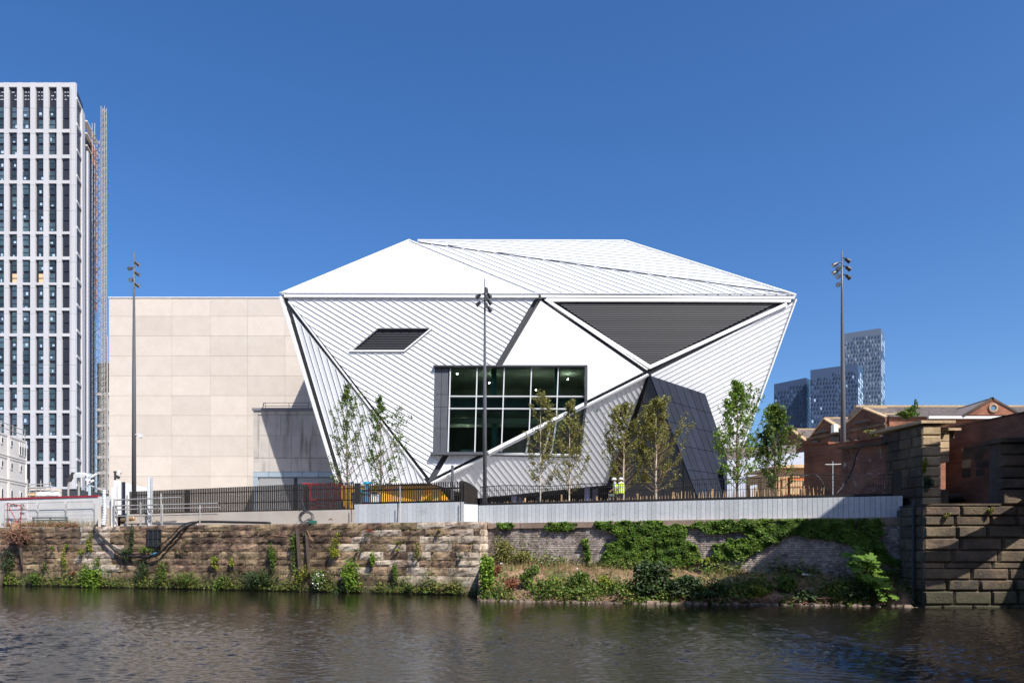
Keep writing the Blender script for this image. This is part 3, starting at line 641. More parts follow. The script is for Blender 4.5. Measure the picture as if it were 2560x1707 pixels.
gl0, gl1 = wpt(872, .62), wpt(1150, .55); gm = Vector((-2.15, 41.1, 0)); gr0 = wpt(1190, .35, False); gr1 = wpt(2259, .25, False)
panel_run(GP, 'steel_panel', gl0, gl1, 4.1, 5.26, .30, m_galv)
q = MB(); q.box((0, 0, 0), (1, 1, 1))
q = MB(); q.prism([gl0 - LN * .05, gl1 - LN * .05, gl1 - LN * .5, gl0 - LN * .5], (0, 0, 5.27)); q.v = [(x, y, max(z, 4.1)) for x, y, z in q.v]; q.build('backing', m_groove, GP)
GP2 = thing('parapet', 'short folded galvanised parapet piece over the stone corner', 'parapet', (-2.2, 40.8, 4.1))
panel_run(GP2, 'steel_panel', gl1 + Vector((.02, .02, 0)), gr0 - Vector((.02, 0, 0)), 4.1, 5.14, .9, m_galv)
GP3 = thing('parapet', 'long galvanised steel panel parapet above the ivy covered brick wall', 'parapet', (8, 37.5, 4.1))
panel_run(GP3, 'steel_panel', gr0, gr1, 4.06, 5.09, .232, m_galv)
q = MB(); q.prism([gr0 - RN * .06, gr1 - RN * .06, gr1 - RN * .5, gr0 - RN * .5], (0, 0, 5.08)); q.v = [(x, y, max(z, 4.06)) for x, y, z in q.v]; q.build('backing', m_groove, GP3)
PL = thing('plinth_wall', 'pale concrete plinth with rust marks under the black slat fence', 'wall', (-15, 45.3, 4.1))
pl_a, pl_b = wpt(284, .95), wpt(872, .62)
q = MB(); q.prism([pl_a, pl_b, pl_b - LN * .5, pl_a - LN * .5], (0, 0, 4.95)); q.v = [(x, y, max(z, 4.1)) for x, y, z in q.v]; q.build('wall', m_plinth, PL)
q = MB(); a_, b_ = wpt(284, .55), wpt(470, .6); q.prism([a_, b_, b_ - LN * .36, a_ - LN * .36], (0, 0, 4.32)); q.v = [(x, y, max(z, 4.1)) for x, y, z in q.v]; q.build('footing', m_conc, PL)
def fence(name, label, p0, p1, z0, z1, pitch, w_, th, m, zt=None, rails=(), part='slat'):
    T = thing(name, label, 'fence', ((p0.x + p1.x) / 2, (p0.y + p1.y) / 2, z0)); dv = p1 - p0; L_ = dv.length; dv.normalize(); ang = math.atan2(dv.y, dv.x); n = int(L_ / pitch)
    me = MB(); me.box((-w_ / 2, 0, 0), (w_ / 2, th, 1)); me = me.mesh(part, m)
    for i in range(n + 1):
        t = i * L_ / n; c = p0 + dv * t; c.z = z0; h = (zt(t / L_) if zt else z1) - z0
        inst(part, me, T, c, (1, 1, h), (0, 0, ang + R.uniform(-.02, .02)))
    return T
nb = Vector((-LD.y, LD.x, 0))
fa, fb = wpt(291, 1.1), wpt(866, .75)
FE1 = fence('slat_fence', 'long black slatted fence on the pale concrete plinth', fa, fb, 4.93, 6.6, .142, .076, .05, m_slat, zt=lambda t: 6.50 + .13 * t)
for z in (5.02, 5.55, 6.25):
    q = MB(); q.beam(fa + nb * .13 + Vector((0, 0, z)), fb + nb * .13 + Vector((0, 0, z)), .05, .06); q.build('rail', m_black, FE1)
for px in (430, 735):
    c = wpt(px, 1.3); boxpart('post', (c.x - .12, c.y - .1, 4.93), (c.x + .12, c.y + .1, 6.5), m_black, FE1)
f2a, f2b = wpt(884, .95), wpt(1146, .85)
FE2 = fence('slat_fence', 'black slatted fence on the galvanised parapet in front of the ochre wall', f2a, f2b, 5.27, 6.43, .142, .052, .05, m_slat, zt=lambda t: 6.50 - .05 * t)
for z in (5.33, 5.36, 6.1):
    q = MB(); q.beam(f2a + nb * .12 + Vector((0, 0, z)), f2b + nb * .12 + Vector((0, 0, z)), .05, .09); q.build('rail', m_black, FE2)
c = wpt(873, 1.0); boxpart('end_post', (c.x - .18, c.y - .18, 5.2), (c.x + .14, c.y + .2, 6.55), m_black, FE2)
f3a = wpt(1140, .85); f3b = Vector((-2.08, 41.95, 0))
FE3 = fence('slat_fence', 'closely set black slats turning the corner over the folded parapet', f3a, f3b, 5.2, 6.3, .075, .06, .1, m_slat, zt=lambda t: 6.5 - .38 * t * t)
q = MB(); q.beam(f3a + Vector((0, .1, 5.3)), f3b + Vector((0, .1, 5.25)), .05, .12); q.build('rail', m_black, FE3)
q = MB(); q.prism([f3a + Vector((.05, .12, 5.2)), f3b + Vector((.05, .12, 5.15)), f3b + Vector((.05, .12, 6.05)), f3a + Vector((.05, .12, 6.4))], (.03, .03, 0)); q.build('kick_plate', m_black, FE3)
r3a, r3b = wpt(1190, .62, False), wpt(2246, .5, False)
def wave(t):
    return 6.12 + .045 * math.sin(t * 25) + .05 * math.sin(t * 9 + 1) + .07 * t
m_bar = m_black
FE4 = fence('railing', 'long black railing of thin upright bars with a wavy top along the galvanised parapet', r3a, r3b, 5.1, 6.15, .112, .018, .04, m_bar, zt=wave, part='bar')
q = MB(); n = 60
q.tube([r3a.lerp(r3b, i / n) + Vector((0, .02, wave(i / n))) for i in range(n + 1)], .022, 5); q.build('top_rail', m_black, FE4)
for z, h in ((5.17, .13), (5.62, .02), (5.95, .02)):
    q = MB(); q.beam(r3a + Vector((0, .03, z)), r3b + Vector((0, .03, z)), .05, h); q.build('rail', m_black, FE4)
boxpart('end_post', (r3b.x - .22, r3b.y - .1, 5.1), (r3b.x + .2, r3b.y + .15, 6.28), m_black, FE4)
# chestnut paling stakes behind the railing
PAL = thing('paling_fence', 'low chestnut paling of rough pale stakes behind the black railing', 'fence', (8, 38.5, 5))
me = MB(); me.hexa([(-.03, -.03, 0), (.03, -.03, 0), (.03, .03, 0), (-.03, .03, 0), (-.012, -.012, 1), (.015, -.01, 1), (.012, .015, 1), (-.015, .012, 1)]); me = me.mesh('stake', m_stake)
s_ = 0; pa_ = wpt(1195, 1.4, False); pb_ = wpt(2066, 1.4, False); L_ = (pb_ - pa_).length
while s_ < L_:
    t = s_ / L_; c = pa_.lerp(pb_, t); c.z = 5; tall = R.random() < .05
    hgt = (.30 + .22 * t + R.uniform(-.04, .07)) * (1 if t < .6 else 1.35)
    inst('stake', me, PAL, c + Vector((0, R.uniform(-.05, .05), 0)), (R.uniform(.7, 1.2), 1, hgt), (R.uniform(-.1, .1), R.uniform(-.12, .12), R.uniform(0, 3))); s_ += R.uniform(.10, .19)
for px, top in ((1290, 1244), (1385, 1236), (1475, 1240), (1580, 1233), (1673, 1229), (1775, 1222), (1886, 1217), (1955, 1222), (2012, 1210), (2006, 1222)):
    c = wpt(px, 1.5, False); q = MB(); q.tube([(c.x, c.y, 5), (c.x, c.y, zof(top, c.y))], .065, 8); q.build('post', m_stake, PAL)
# ---------------------------------------------------------------- scaffold rail on the wall, cables, small gear
def lp(px, py, off): c = wpt(px, off); return Vector((c.x, c.y, zof(py, c.y)))
SC = thing('scaffold_rail', 'galvanised scaffold tube barrier standing on the wall in front of the slat fence', 'barrier', (-20, 47, 4.1))
for (x0_, y0_, x1_, y1_) in ((284, 1249.5, 448, 1242.5), (284, 1264, 540, 1258), (282, 1273.5, 545, 1268), (284, 1290, 541, 1284)):
    q = MB(); q.tube([lp(x0_, y0_, .12), lp(x1_, y1_, .12)], .045, 7); q.build('tube', m_tube, SC)
for (x_, y0_, y1_) in ((316, 1237, 1311), (318, 1266, 1311), (350, 1255, 1312), (401, 1233, 1308), (404, 1262, 1311), (498, 1262, 1306), (284, 1246, 1312)):
    q = MB(); q.tube([lp(x_, y1_, .05), lp(x_, y0_, .05)], .05, 7); q.build('upright', m_tube, SC)
for px, py in ((316, 1249), (316, 1273), (350, 1264), (401, 1245), (401, 1271), (498, 1270), (350, 1287), (401, 1287)):
    c = lp(px, py, .08); boxpart('coupler', (c.x - .07, c.y - .08, c.z - .07), (c.x + .07, c.y + .08, c.z + .07), m_tube, SC)
def tubething(name, label, cat, pts, r, m, n=6, group=None):
    q = MB(); q.tube(pts, r, n); return tag(q.build(name, m, smooth=n > 5), label, cat, group)
def smoothpts(pts, k=5):
    out = []; n = len(pts)
    for i in range(n - 1):
        p0, p1, p2, p3 = pts[max(i - 1, 0)], pts[i], pts[i + 1], pts[min(i + 2, n - 1)]
        for j in range(k):
            t = j / k; out.append(.5 * ((2 * p1) + (p2 - p0) * t + (2 * p0 - 5 * p1 + 4 * p2 - p3) * t * t + (3 * p1 - p0 - 3 * p2 + p3) * t ** 3))
    out.append(pts[-1]); return out
cp = [(233, 1311, .3), (240, 1322, -.12), (262, 1346, -.18), (290, 1372, -.2), (315, 1387, -.22), (357, 1391, -.22), (393, 1390, -.22), (412, 1376, -.22), (436, 1350, -.2), (462, 1322, -.16), (486, 1306, .1), (505, 1303.5, .25), (600, 1305, .3), (668, 1306.5, .3)]
tubething('cable', 'thick black cable hanging in a deep loop across the stone wall below the scaffold barrier', 'cable', smoothpts([lp(*c) for c in cp]), .075, m_rubber, 8)
cp2 = [(236, 1314, .3), (250, 1330, -.15), (285, 1362, -.2), (318, 1380, -.25), (352, 1384, -.2), (396, 1368, -.2), (430, 1345, -.22), (458, 1315, -.2), (484, 1303.5, .1), (560, 1306, .3), (622, 1307, .3)]
tubething('cable', 'thinner black cable in a shallower loop just above the thick one', 'cable', smoothpts([lp(*c) for c in cp2]), .035, m_rubber, 6)
tubething('hose', 'short blue hose end at the lowest point of the hanging cable loop', 'hose', [lp(384, 1388, -.32), lp(400, 1381, -.32)], .035, m_blue)
OF = thing('drain_flap', 'square black flap valve bolted to the stone wall inside the cable loop', 'flap valve', tuple(lp(387, 1367, -.03)))
a_, b_ = lp(369.5, 1367, -.05), lp(405, 1323, -.05)
def wallbox(name, px0, py0, px1, py1, o0, o1, m, parent):
    p = [lp(px0, py1, o0), lp(px1, py1, o0)]; z0 = p[0].z; z1 = lp(px0, py0, o0).z; qq = MB()
    A_, B_ = p[0].copy(), p[1].copy(); A_.z = B_.z = z0; q_ = [A_, B_, B_ - LN * (o1 - o0), A_ - LN * (o1 - o0)]
    qq.prism(q_, (0, 0, z1 - z0)); return qq.build(name, m, parent)
wallbox('back_plate', 369.5, 1323, 405, 1367, -.10, -.04, m_black, OF)
for i in range(2):
    for j in range(2): wallbox('recess_panel', 376 + i * 12, 1326 + j * 21, 385 + i * 12, 1344 + j * 20, -.13, -.105, m_rubber, OF)
for x_ in (374, 386, 398): wallbox('rib', x_, 1325, x_ + 1.2, 1365, -.17, -.105, m_char, OF)
for y_ in (1324, 1344.5, 1364.5): wallbox('rib', 371, y_, 404, y_ + 1.2, -.16, -.105, m_char, OF)
# galvanised column, blocks, hose, post at the end of the hoarding
c = wpt(359, .55); q = MB()
for dx in (-.13, .09): q.box((c.x + dx, c.y - .12, 4.1), (c.x + dx + .03, c.y + .12, zof(1192, c.y)))
q.box((c.x - .1, c.y - .012, 4.1), (c.x + .09, c.y + .012, zof(1192, c.y)))
tag(q.build('steel_column', m_galv), 'tall galvanised H section steel column standing behind the scaffold barrier', 'column')
c = wpt(245, .35); CB = thing('block_stack', 'two stacked beige concrete blocks at the end of the white hoarding', 'concrete block', (c.x, c.y, 4.1))
zt = zof(1268, c.y); 
for k in range(2): boxpart('block', (c.x - .29, c.y, 4.1 + k * (zt - 4.1) / 2 + .01), (c.x + .29, c.y + .5, 4.1 + (k + 1) * (zt - 4.1) / 2), m_conc, CB)
c = wpt(275, .3); tag(boxpart('post', (c.x - .17, c.y, 4.1), (c.x + .17, c.y + .2, zof(1217, c.y)), m_wht, None), 'smooth white square post beside the ribbed metal hose', 'post')
q = MB(); pts = []; rs_ = []
c = wpt(261, .25); n = 46
for i in range(n):
    t = i / (n - 1); y_ = 1312 - 90 * t; xx = xof(258 + 5 * t + 2 * math.sin(t * 5), c.y); pts.append((xx, c.y, zof(y_, c.y))); rs_.append((.17 - .05 * t) * (1 if i % 2 else .78))
q.tube(pts, rs_, 10); tag(q.build('ribbed_hose', m_galv), 'silver ribbed hose standing upright between concrete blocks and white post', 'hose')
tag(tubething('log', 'x', 'y', [lp(285, 1299, .6), lp(316, 1296, .6)], .14, m_timber, 8), 'short brown timber pole lying at the foot of the scaffold barrier', 'timber')
q = MB(); q.mi = 0; q.tube([lp(292, 1290, .5), lp(303, 1284, .5)], [.04, .1], 6); tag(q.build('cloth', m_blue), 'scrap of blue cloth lying on the timber pole', 'cloth')
# coil of cable, green box
q = MB(); cc = lp(757, 1293, .3)
for k in range(9):
    r_ = R.uniform(.28, .46); o_ = Vector((R.uniform(-.05, .05), R.uniform(-.1, .12), R.uniform(-.04, .04))); ph = R.uniform(0, .3)
    q.tube([cc + o_ + Vector((math.cos(a) * r_, .04 * math.sin(3 * a), math.sin(a) * r_ * .92)) for a in np.linspace(ph, 2 * math.pi + ph, 22)], .012, 4)
q.tube([cc + Vector((-.5, 0, .5)), cc + Vector((.25, .1, .95)), cc + Vector((1.1, .5, 1.5))], .014, 4); q.tube([cc + Vector((0, 0, .4)), cc + Vector((-.35, .3, 1.1))], .014, 4)
tag(q.build('cable_coil', m_char), 'loose coil of grey cable leaning on the concrete plinth', 'cable coil')
c = lp(780, 1308, .1); tag(boxpart('junction_box', (c.x - .2, c.y - .1, 4.12), (c.x + .2, c.y + .15, 4.30), mat('green_plastic', (.02, .13, .09), rough=.5), None), 'small dark green box on the wall top beside the cable coil', 'box')
for k, (x_, y0_, y1_, w_, lab) in enumerate(((750, 1322, 1428, .13, 'left'), (773, 1328, 1432, .11, 'right'))):
    a_, b_ = lp(x_ - 4, y0_, -.12), lp(x_ + 5, y1_, -.18); q = MB(); q.beam(a_, b_, w_ * 1.4, w_ * 1.2, Vector((0, 1, 0)))
    tag(q.build('timber_fender', m_oldwood), f'old dark timber fender post on the stone wall, the {lab} one of the two', 'fender post', 'old fender posts on the river wall')
tubething('mooring_ring', 'rusty iron mooring ring on the stone wall near its right corner', 'mooring ring', [lp(1150 + 5 * math.cos(a), 1373 + 7 * math.sin(a), -.08) for a in np.linspace(0, 6.3, 18)], .018, m_oldwood, 5)
tubething('mooring_ring', 'small iron mooring ring on the stone wall right of the hanging cable', 'mooring ring', [lp(457 + 4 * math.cos(a), 1379 + 6 * math.sin(a), -.08) for a in np.linspace(0, 6.3, 18)], .016, m_oldwood, 5)
# thin rods on the galvanised parapet
for k, (x_, y0_, y1_, lab) in enumerate(((870, 1262, 1304, 'thin dark rod standing at the left end of the galvanised parapet'), (986, 1258, 1304, 'thin dark rod in front of the galvanised parapet below the slat fence'), (1145, 1250, 1302, 'thin rod with wire ties near the folded end of the galvanised parapet'))):
    tubething('rod', lab, 'rod', [lp(x_, y1_, .4), lp(x_, y0_, .4)], .025, m_oldwood, 5)
tubething('rod', 'slanting pale rod leaning on the slat fence in front of the galvanised parapet', 'rod', [lp(995, 1304, .3), lp(989, 1214, .55)], .025, m_tube, 5)
# ---------------------------------------------------------------- white hoarding with red capping
HO = thing('hoarding', 'white site hoarding with a red top strip on the left wall', 'hoarding', (-33, 50.5, 4.1))
ha, hb = wpt(-120, .75), wpt(222, .75); hc = wpt(266, .75)
def slab(name, a, b, z0, z1, th, m, parent, nrm=LN): 
    q_ = MB(); a = Vector((a.x, a.y, z0)); b = Vector((b.x, b.y, z0)); q_.prism([a, b, b - nrm * th, a - nrm * th], (0, 0, z1 - z0)); return q_.build(name, m, parent)
edges = [-120, -50, -2, 37, 78, 118, 150, 186, 222, 243, 266]
for i in range(len(edges) - 1):
    a, b = wpt(edges[i], .75), wpt(edges[i + 1], .75); b = b - LD * .008; a = a + LD * .008
    slab('board', a, b, 4.1, 6.17 if i < 8 else 6.2, .06, m_hoard, HO)
slab('red_capping', ha + LN * .04, hb + LN * .04, 6.17, 6.29, .14, m_red, HO)
for k, (x0_, x1_) in enumerate(((-6, 77), (79, 148), (150, 221))):   # mesh fence panels leaning on the hoarding
    T = thing('mesh_fence', ('temporary wire mesh fence panel behind the red gate frame', 'temporary wire mesh fence panel behind the crash barrier', 'temporary wire mesh fence panel right of the crash barrier')[k], 'fence panel', tuple(wpt((x0_ + x1_) / 2, .5) + Vector((0, 0, 4.1))), 'temporary mesh fence panels by the hoarding')
    q = MB(); z1 = 5.85; a, b = wpt(x0_, .5), wpt(x1_, .5); A_ = lambda p, z: Vector((p.x, p.y, z))
    q.tube([A_(a, 4.15), A_(a, z1 - .15), A_(a.lerp(b, .04), z1), A_(a.lerp(b, .96), z1), A_(b, z1 - .15), A_(b, 4.15)], .02, 5); q.build('frame', m_tube, T)
    q = MB()
    for j in range(1, 14): c = a.lerp(b, j / 14); q.beam(A_(c, 4.2), A_(c, z1), .004, .004, LN)
    for z in np.linspace(4.4, 5.7, 6): q.beam(A_(a, z), A_(b, z), .004, .004)
    tag(q.build('wire_mesh', m_tube, T), kind='stuff')
T = thing('gate_frame', 'leaning red tubular frame with diagonal braces at the far left of the wall', 'gate frame', tuple(lp(28, 1318, .2)))
for pts in ([(14, 1316, .2), (11, 1257, .2)], [(11, 1257, .2), (47, 1264, .2)], [(47, 1264, .2), (45, 1314, .2)], [(13, 1262, .2), (36, 1305, .2)], [(46, 1290, .2), (35, 1308, .2)]):
    q = MB(); q.tube([lp(*p) for p in pts], .03, 5); q.build('tube', m_red, T)
T = thing('crash_barrier', 'low two rail steel crash barrier in front of the white hoarding', 'barrier', tuple(lp(115, 1312, .3)))
m_brail = mat('dull_barrier_steel', (.16, .19, .17), (.11, .13, .12), 3, .5)
for y_ in (1294, 1300.5):
    q = MB(); q.beam(lp(71, y_, .3), lp(160, y_ - .5, .3), .05, .1); q.build('rail', m_brail, T)
for x_ in (72, 114, 155): q = MB(); q.beam(lp(x_, 1315, .35), lp(x_, 1292, .35), .08, .08, LN); q.build('post', m_tube, T)
# printed sign on the hoarding
SG = thing('sign', 'white sign with a green tick in a red ring on the hoarding', 'sign', tuple(lp(30, 1300, .7)))
a, b = wpt(-14, .72), wpt(44, .72); slab('board', a, b, zof(1296, a.y), zof(1255, a.y), .02, m_wht, SG)
def text(name, body, p, h, m, parent, rz):
    cu = bpy.data.curves.new(name, 'FONT'); cu.body = body; cu.size = h; cu.extrude = .004
    o = bpy.data.objects.new(name, cu); COL.objects.link(o); o.rotation_euler = (math.pi / 2, 0, rz); dg = bpy.context.evaluated_depsgraph_get()
    me = bpy.data.meshes.new_from_object(o.evaluated_get(dg)); bpy.data.objects.remove(o); me.materials.clear(); me.materials.append(m)
    n = bpy.data.objects.new(name, me); COL.objects.link(n); n.rotation_euler = (math.pi / 2, 0, rz); n.parent = parent; n.location = p - root_loc(parent); return n
rzL = math.atan2(LD.y, LD.x); m_ink = mat('printed_ink', (.06, .07, .09), rough=.6)
text('lettering', 'derate', lp(0, 1265.5, .70), .30, m_ink, SG, rzL); text('lettering', 's', lp(-1, 1276, .70), .26, m_ink, SG, rzL)
q = MB(); cc = lp(32, 1266, .695); q.tube([cc + LD * (.22 * math.cos(t)) + Vector((0, 0, .2 * math.sin(t))) for t in np.linspace(0, 6.283, 25)], .012, 4); q.build('ring', m_red, SG)
q = MB(); q.tube([cc + LD * -.12 + Vector((0, 0, .06)), cc + Vector((0, 0, -.1)), cc + LD * .16 + Vector((0, 0, .16))], .022, 4); q.build('tick', mat('teal_print', (.03, .25, .2), rough=.5), SG)
for k in range(3): c = lp(28 + 4 * k, 1282, .7); boxpart('pictogram', (c.x - .04, c.y - .012, c.z - .05), (c.x + .04, c.y, c.z + .04), m_ink, SG)
# ---------------------------------------------------------------- right side: railway abutment, pier, flank walls
AB = thing('abutment', 'dark rusticated sandstone bridge abutment rising from the river at the right', 'abutment', (22, 33, 0))
aD = 32.0; ax0 = xof(2308, aD); ax1 = 34.
boxpart('wall_core', (ax0 + .05, aD + .12, -.2), (ax1, 35.5, 4.50), m_mortar, AB)
zA = [4.50, 4.06, 3.62, 3.08, 2.52, 1.98, 1.72, 1.22, .74, .10, -.3]
def pick_r(i, a, r): return r.choice(sm_r if i != 5 else sm_w2)
courses(AB, (ax0, aD, 0), (1, 0, 0), 8, zA, 1.1, 2.2, sm_r, pick=pick_r, jit=.03)
courses(AB, (ax0 - .12, 33.7, 0), (.12, -1.6, 0), 1.6, zA, .8, 1.6, sm_r, jit=.01, depth=.5)
q = MB(); q.box((ax0 - .10, aD + 1.0, -.2), (ax0 + .2, 36.5, 4.4)); q.build('wall_core', m_soot if 'm_soot' in globals() else m_mortar, AB)
q = MB(); q.tube([(ax0 - .16, aD + .5, .1), (ax0 - .16, aD + .5, 4.8)], .07, 6); q.build('downpipe', m_char, AB)
boxpart('ledge', (ax0, aD - .08, 4.52), (xof(2500, aD), 35.8, 4.60), m_stone_dk, AB)
# upper block right
bx0 = xof(2503, aD)
boxpart('wall_core', (bx0 + .05, aD + .15, 4.5), (34, 32.9, 7.35), m_mortar, AB)
courses(AB, (bx0, aD + .02, 0), (1, 0, 0), 7, [7.30, 6.78, 6.24, 5.72, 5.25, 4.52], 1.6, 2.6, sm_r, jit=.02)
boxpart('cap_slab', (bx0 - .12, aD - .15, 7.32), (34, 33.1, 7.5), m_stone_dk, AB)
# stone pier with cap
PR = thing('stone_pier', 'tall square sandstone pier with an overhanging cap slab, its left side coloured darker as in shade', 'pier', (19.5, 35, 4.5))
p0 = Vector((xof(2305, 34.0), 34.0, 0)); p1 = Vector((xof(2353, 34.0), 34.0, 0)); pL = Vector((xof(2212, 36.6), 36.6, 0)); pR2 = Vector((xof(2372, 34.35), 34.35, 0))
zt = 8.55; hs = [8.42 - k * .485 for k in range(9)]
q = MB(); q.prism([p0 + Vector((.06, .1, 0)), p1 + Vector((-.06, .1, 0)), p1 + Vector((0, 2.4, 0)), pL + Vector((.2, 0, 0))], (0, 0, 8.4)); q.v = [(x, y, max(z, 4.3)) for x, y, z in q.v]; q.build('wall_core', m_mortar, PR)
for i in range(8):
    inst('stone', R.choice(sm_w), PR, (p0.x + .01, p0.y, hs[i + 1] + .01), (p1.x - p0.x - .02, .7, hs[i] - hs[i + 1] - .02))
courses(PR, pL, p0 - pL, (p0 - pL).length, hs, .75, 1.3, sm_w2, jit=.012, depth=.5)  # left side in darker stone than the front, its shade put into the colour
inst('stone', sm_w2[0], PR, (p1.x + .01, 34.35, hs[8]), (pR2.x - p1.x, .5, .9))
for i in range(5):
    z1 = zof(1068 + 17.5 * i, 34.35); boxpart('smooth_quoin', (p1.x + .02, 34.32, z1 - .31), (pR2.x, 35.4, z1 - .01), m_stone_warm, PR)
q = MB(); q.prism([Vector((p0.x - .12, 33.85, 8.5)), Vector((pR2.x + .02, 33.85, 8.5)), Vector((pR2.x + .02, 37.0, 8.5)), Vector((pL.x - .5, 37.2, 8.5))], (0, 0, .13)); q.build('cap_slab', m_stone_warm, PR)
boxpart('cap_slab', (p1.x + .05, 34.2, 8.22), (pR2.x + .5, 36.8, 8.33), m_stone_warm, PR)
boxpart('block', (pR2.x, 34.6, 7.9), (pR2.x + .42, 36, 8.2), m_stone_dk, PR)
# flank brick walls, left of the pier (receding)
FW = thing('brick_flank_wall', 'shaded red brick approach wall with stone coping left of the stone pier', 'wall', (18.3, 38.5, 5))
def flank(px0, d0, px1, d1, y0t, y1t, zb, th, m, parent, name='wall', capm=None, over=.1, caph=.1):
    a = Vector((xof(px0, d0), d0, 0)); b = Vector((xof(px1, d1), d1, 0)); z0, z1 = zof(y0t, d0), zof(y1t, d1)
    n = Vector(((b - a).y, -(b - a).x, 0)).normalized(); n = n if n.dot(-a) > 0 else -n
    q_ = MB(); q_.hexa([(a.x, a.y, zb), (b.x, b.y, zb), (b.x - n.x * th, b.y - n.y * th, zb), (a.x - n.x * th, a.y - n.y * th, zb), (a.x, a.y, z0), (b.x, b.y, z1), (b.x - n.x * th, b.y - n.y * th, z1), (a.x - n.x * th, a.y - n.y * th, z0)])
    o = q_.build(name, m, parent)
    if capm:
        A_ = a + n * over; B_ = b + n * over; q_ = MB(); t = th + 2 * over
        q_.hexa([(A_.x, A_.y, z0), (B_.x, B_.y, z1), (B_.x - n.x * t, B_.y - n.y * t, z1), (A_.x - n.x * t, A_.y - n.y * t, z0), (A_.x, A_.y, z0 + caph), (B_.x, B_.y, z1 + caph), (B_.x - n.x * t, B_.y - n.y * t, z1 + caph), (A_.x - n.x * t, A_.y - n.y * t, z0 + caph)])
        q_.build('coping', capm, parent)
    return o
flank(2104, 39.3, 2222, 36.4, 1123, 1112, 4.5, .5, m_bk2, FW, capm=m_stone_dk, over=.3, caph=.1)
flank(2068, 41.2, 2206, 37.6, 1113, 1095, 4.5, .5, m_bk, FW, capm=m_brick, over=.04, caph=.05)
flank(2010, 42.6, 2072, 41.2, 1112, 1109, 4.5, .6, m_bk, FW, capm=m_brick, over=.05, caph=.12)
flank(2206, 37.7, 2212, 37.0, 1070, 1066, 4.5, .5, m_stone_dk, FW, name='stone_end')
# flank wall right of the pier (coming towards the viewer)
FR = thing('brick_parapet_wall', 'red brick viaduct parapet wall rising to the right edge behind the stone pier', 'wall', (22.3, 34, 5))
flank(2372, 36.0, 2464, 34.0, 1070, 1052, 4.5, .4, m_bk, FR, capm=m_stone_dk, over=.05, caph=.06)
flank(2464, 34.0, 2640, 31.0, 1052, 1015, 4.5, .4, m_bk, FR, capm=m_stone_dk, over=.05, caph=.06)
flank(2364, 35.8, 2506, 33.2, 1128, 1092, 4.5, .25, m_bk, FR, name='lower_wall')
for (x_, y0_, y1_, w_, m_) in ((2408, 1118, 1148, 30, m_stone_dk), (2406, 1150, 1170, 22, m_stone_warm), (2406, 1172, 1194, 20, m_stone_dk), (2441, 1113, 1131, 26, m_stone_dk), (2436, 1133, 1150, 22, m_stone_dk), (2441, 1152, 1170, 24, m_stone_dk), (2468, 1108, 1126, 20, m_stone_dk), (2466, 1152, 1168, 22, m_stone_dk), (2441, 1172, 1190, 20, m_stone_dk), (2404, 1120, 1128, 9, m_stone_warm)):
    dA = 35.8 - (x_ - 2364) / 142 * 2.6 - .06; dB = 35.8 - (x_ + w_ - 2364) / 142 * 2.6 - .06
    q = MB(); z0, z1 = zof(y1_, dA), zof(y0_, dA); q.hexa([(xof(x_, dA), dA, z0), (xof(x_ + w_, dB), dB, z0), (xof(x_ + w_, dB), dB + .2, z0), (xof(x_, dA), dA + .2, z0), (xof(x_, dA), dA, z1), (xof(x_ + w_, dB), dB, z1), (xof(x_ + w_, dB), dB + .2, z1), (xof(x_, dA), dA + .2, z1)]); q.build('stone', m_, FR)
tag(tubething('log', 'x', 'y', [P(2358, 1241, 34.6) + Vector((0, 0, 0)), P(2408, 1240, 34.2)], .14, m_oldwood, 8), 'dark log lying on the abutment ledge at the foot of the brick wall', 'log')
tubething('cable', 'black cable drooping over the shaded brick wall behind the railing end', 'cable', smoothpts([P(2205, 1110, 36.2), P(2185, 1112, 37.0), P(2155, 1116, 37.6), P(2142, 1135, 37.8), P(2130, 1175, 37.8), P(2112, 1208, 37.8), P(2090, 1235, 37.6)]), .04, m_rubber, 6)
tubething('hose', 'black hose arching over the railing in front of the orange lift', 'hose', smoothpts([P(2000, 1192, 36.2), P(2030, 1186, 36.2), P(2046, 1192, 36.1), P(2058, 1210, 36), P(2070, 1226, 36)]), .035, m_rubber, 6)
# ---------------------------------------------------------------- warehouses behind
WH = thing('warehouse', 'long red brick warehouse with slate roof and a gablet holding a round window', 'warehouse', (40, 62, 5))
d = 60.
z_e, z_r = zof(1043, d), zof(1018, 66)
X0, X1 = 31.45, xof(2760, d)
boxpart('wall', (X0, d, 5), (X1, 72, z_e), m_bk, WH)
def slates(name, a, b, c, e, n, m, parent, rows=10):      # a-b eave, e-c ridge: overlapping slate rows
    a, b, c, e = map(Vector, (a, b, c, e)); nrm = (b - a).cross(e - a).normalized(); nrm = nrm if nrm.z > 0 else -nrm
    q_ = MB()
    for j in range(rows):
        for i in range(n):
            u0, u1, v0, v1 = i / n + .001, (i + 1) / n - .001, j / rows, (j + 1.15) / rows
            k = [quadp(a, b, c, e, u0, v0), quadp(a, b, c, e, u1, v0), quadp(a, b, c, e, u1, min(v1, 1)), quadp(a, b, c, e, u0, min(v1, 1))]
            lift = nrm * .05; q_.poly([k[0] + lift, k[1] + lift, k[2] + nrm * .01, k[3] + nrm * .01]); q_.poly([k[0] + lift, k[1] + lift, k[1], k[0]])
    return tag(q_.build(name, m, parent, fix=False), kind='stuff')
q = MB(); q.prism([(X0, d - .2, z_e), (X0, 66, z_r), (X0, 72, z_e)], (X1 - X0, 0, 0)); q.build('roof', m_roofslate, WH)
slates('slates', (X0, d - .25, z_e + .02), (X1, d - .25, z_e + .02), (X1, 66, z_r + .03), (X0, 66, z_r + .03), 90, m_roofslate, WH, 12)
boxpart('ridge_tile', (X0, 65.8, z_r), (X1, 66.2, z_r + .16), m_stone_warm, WH)
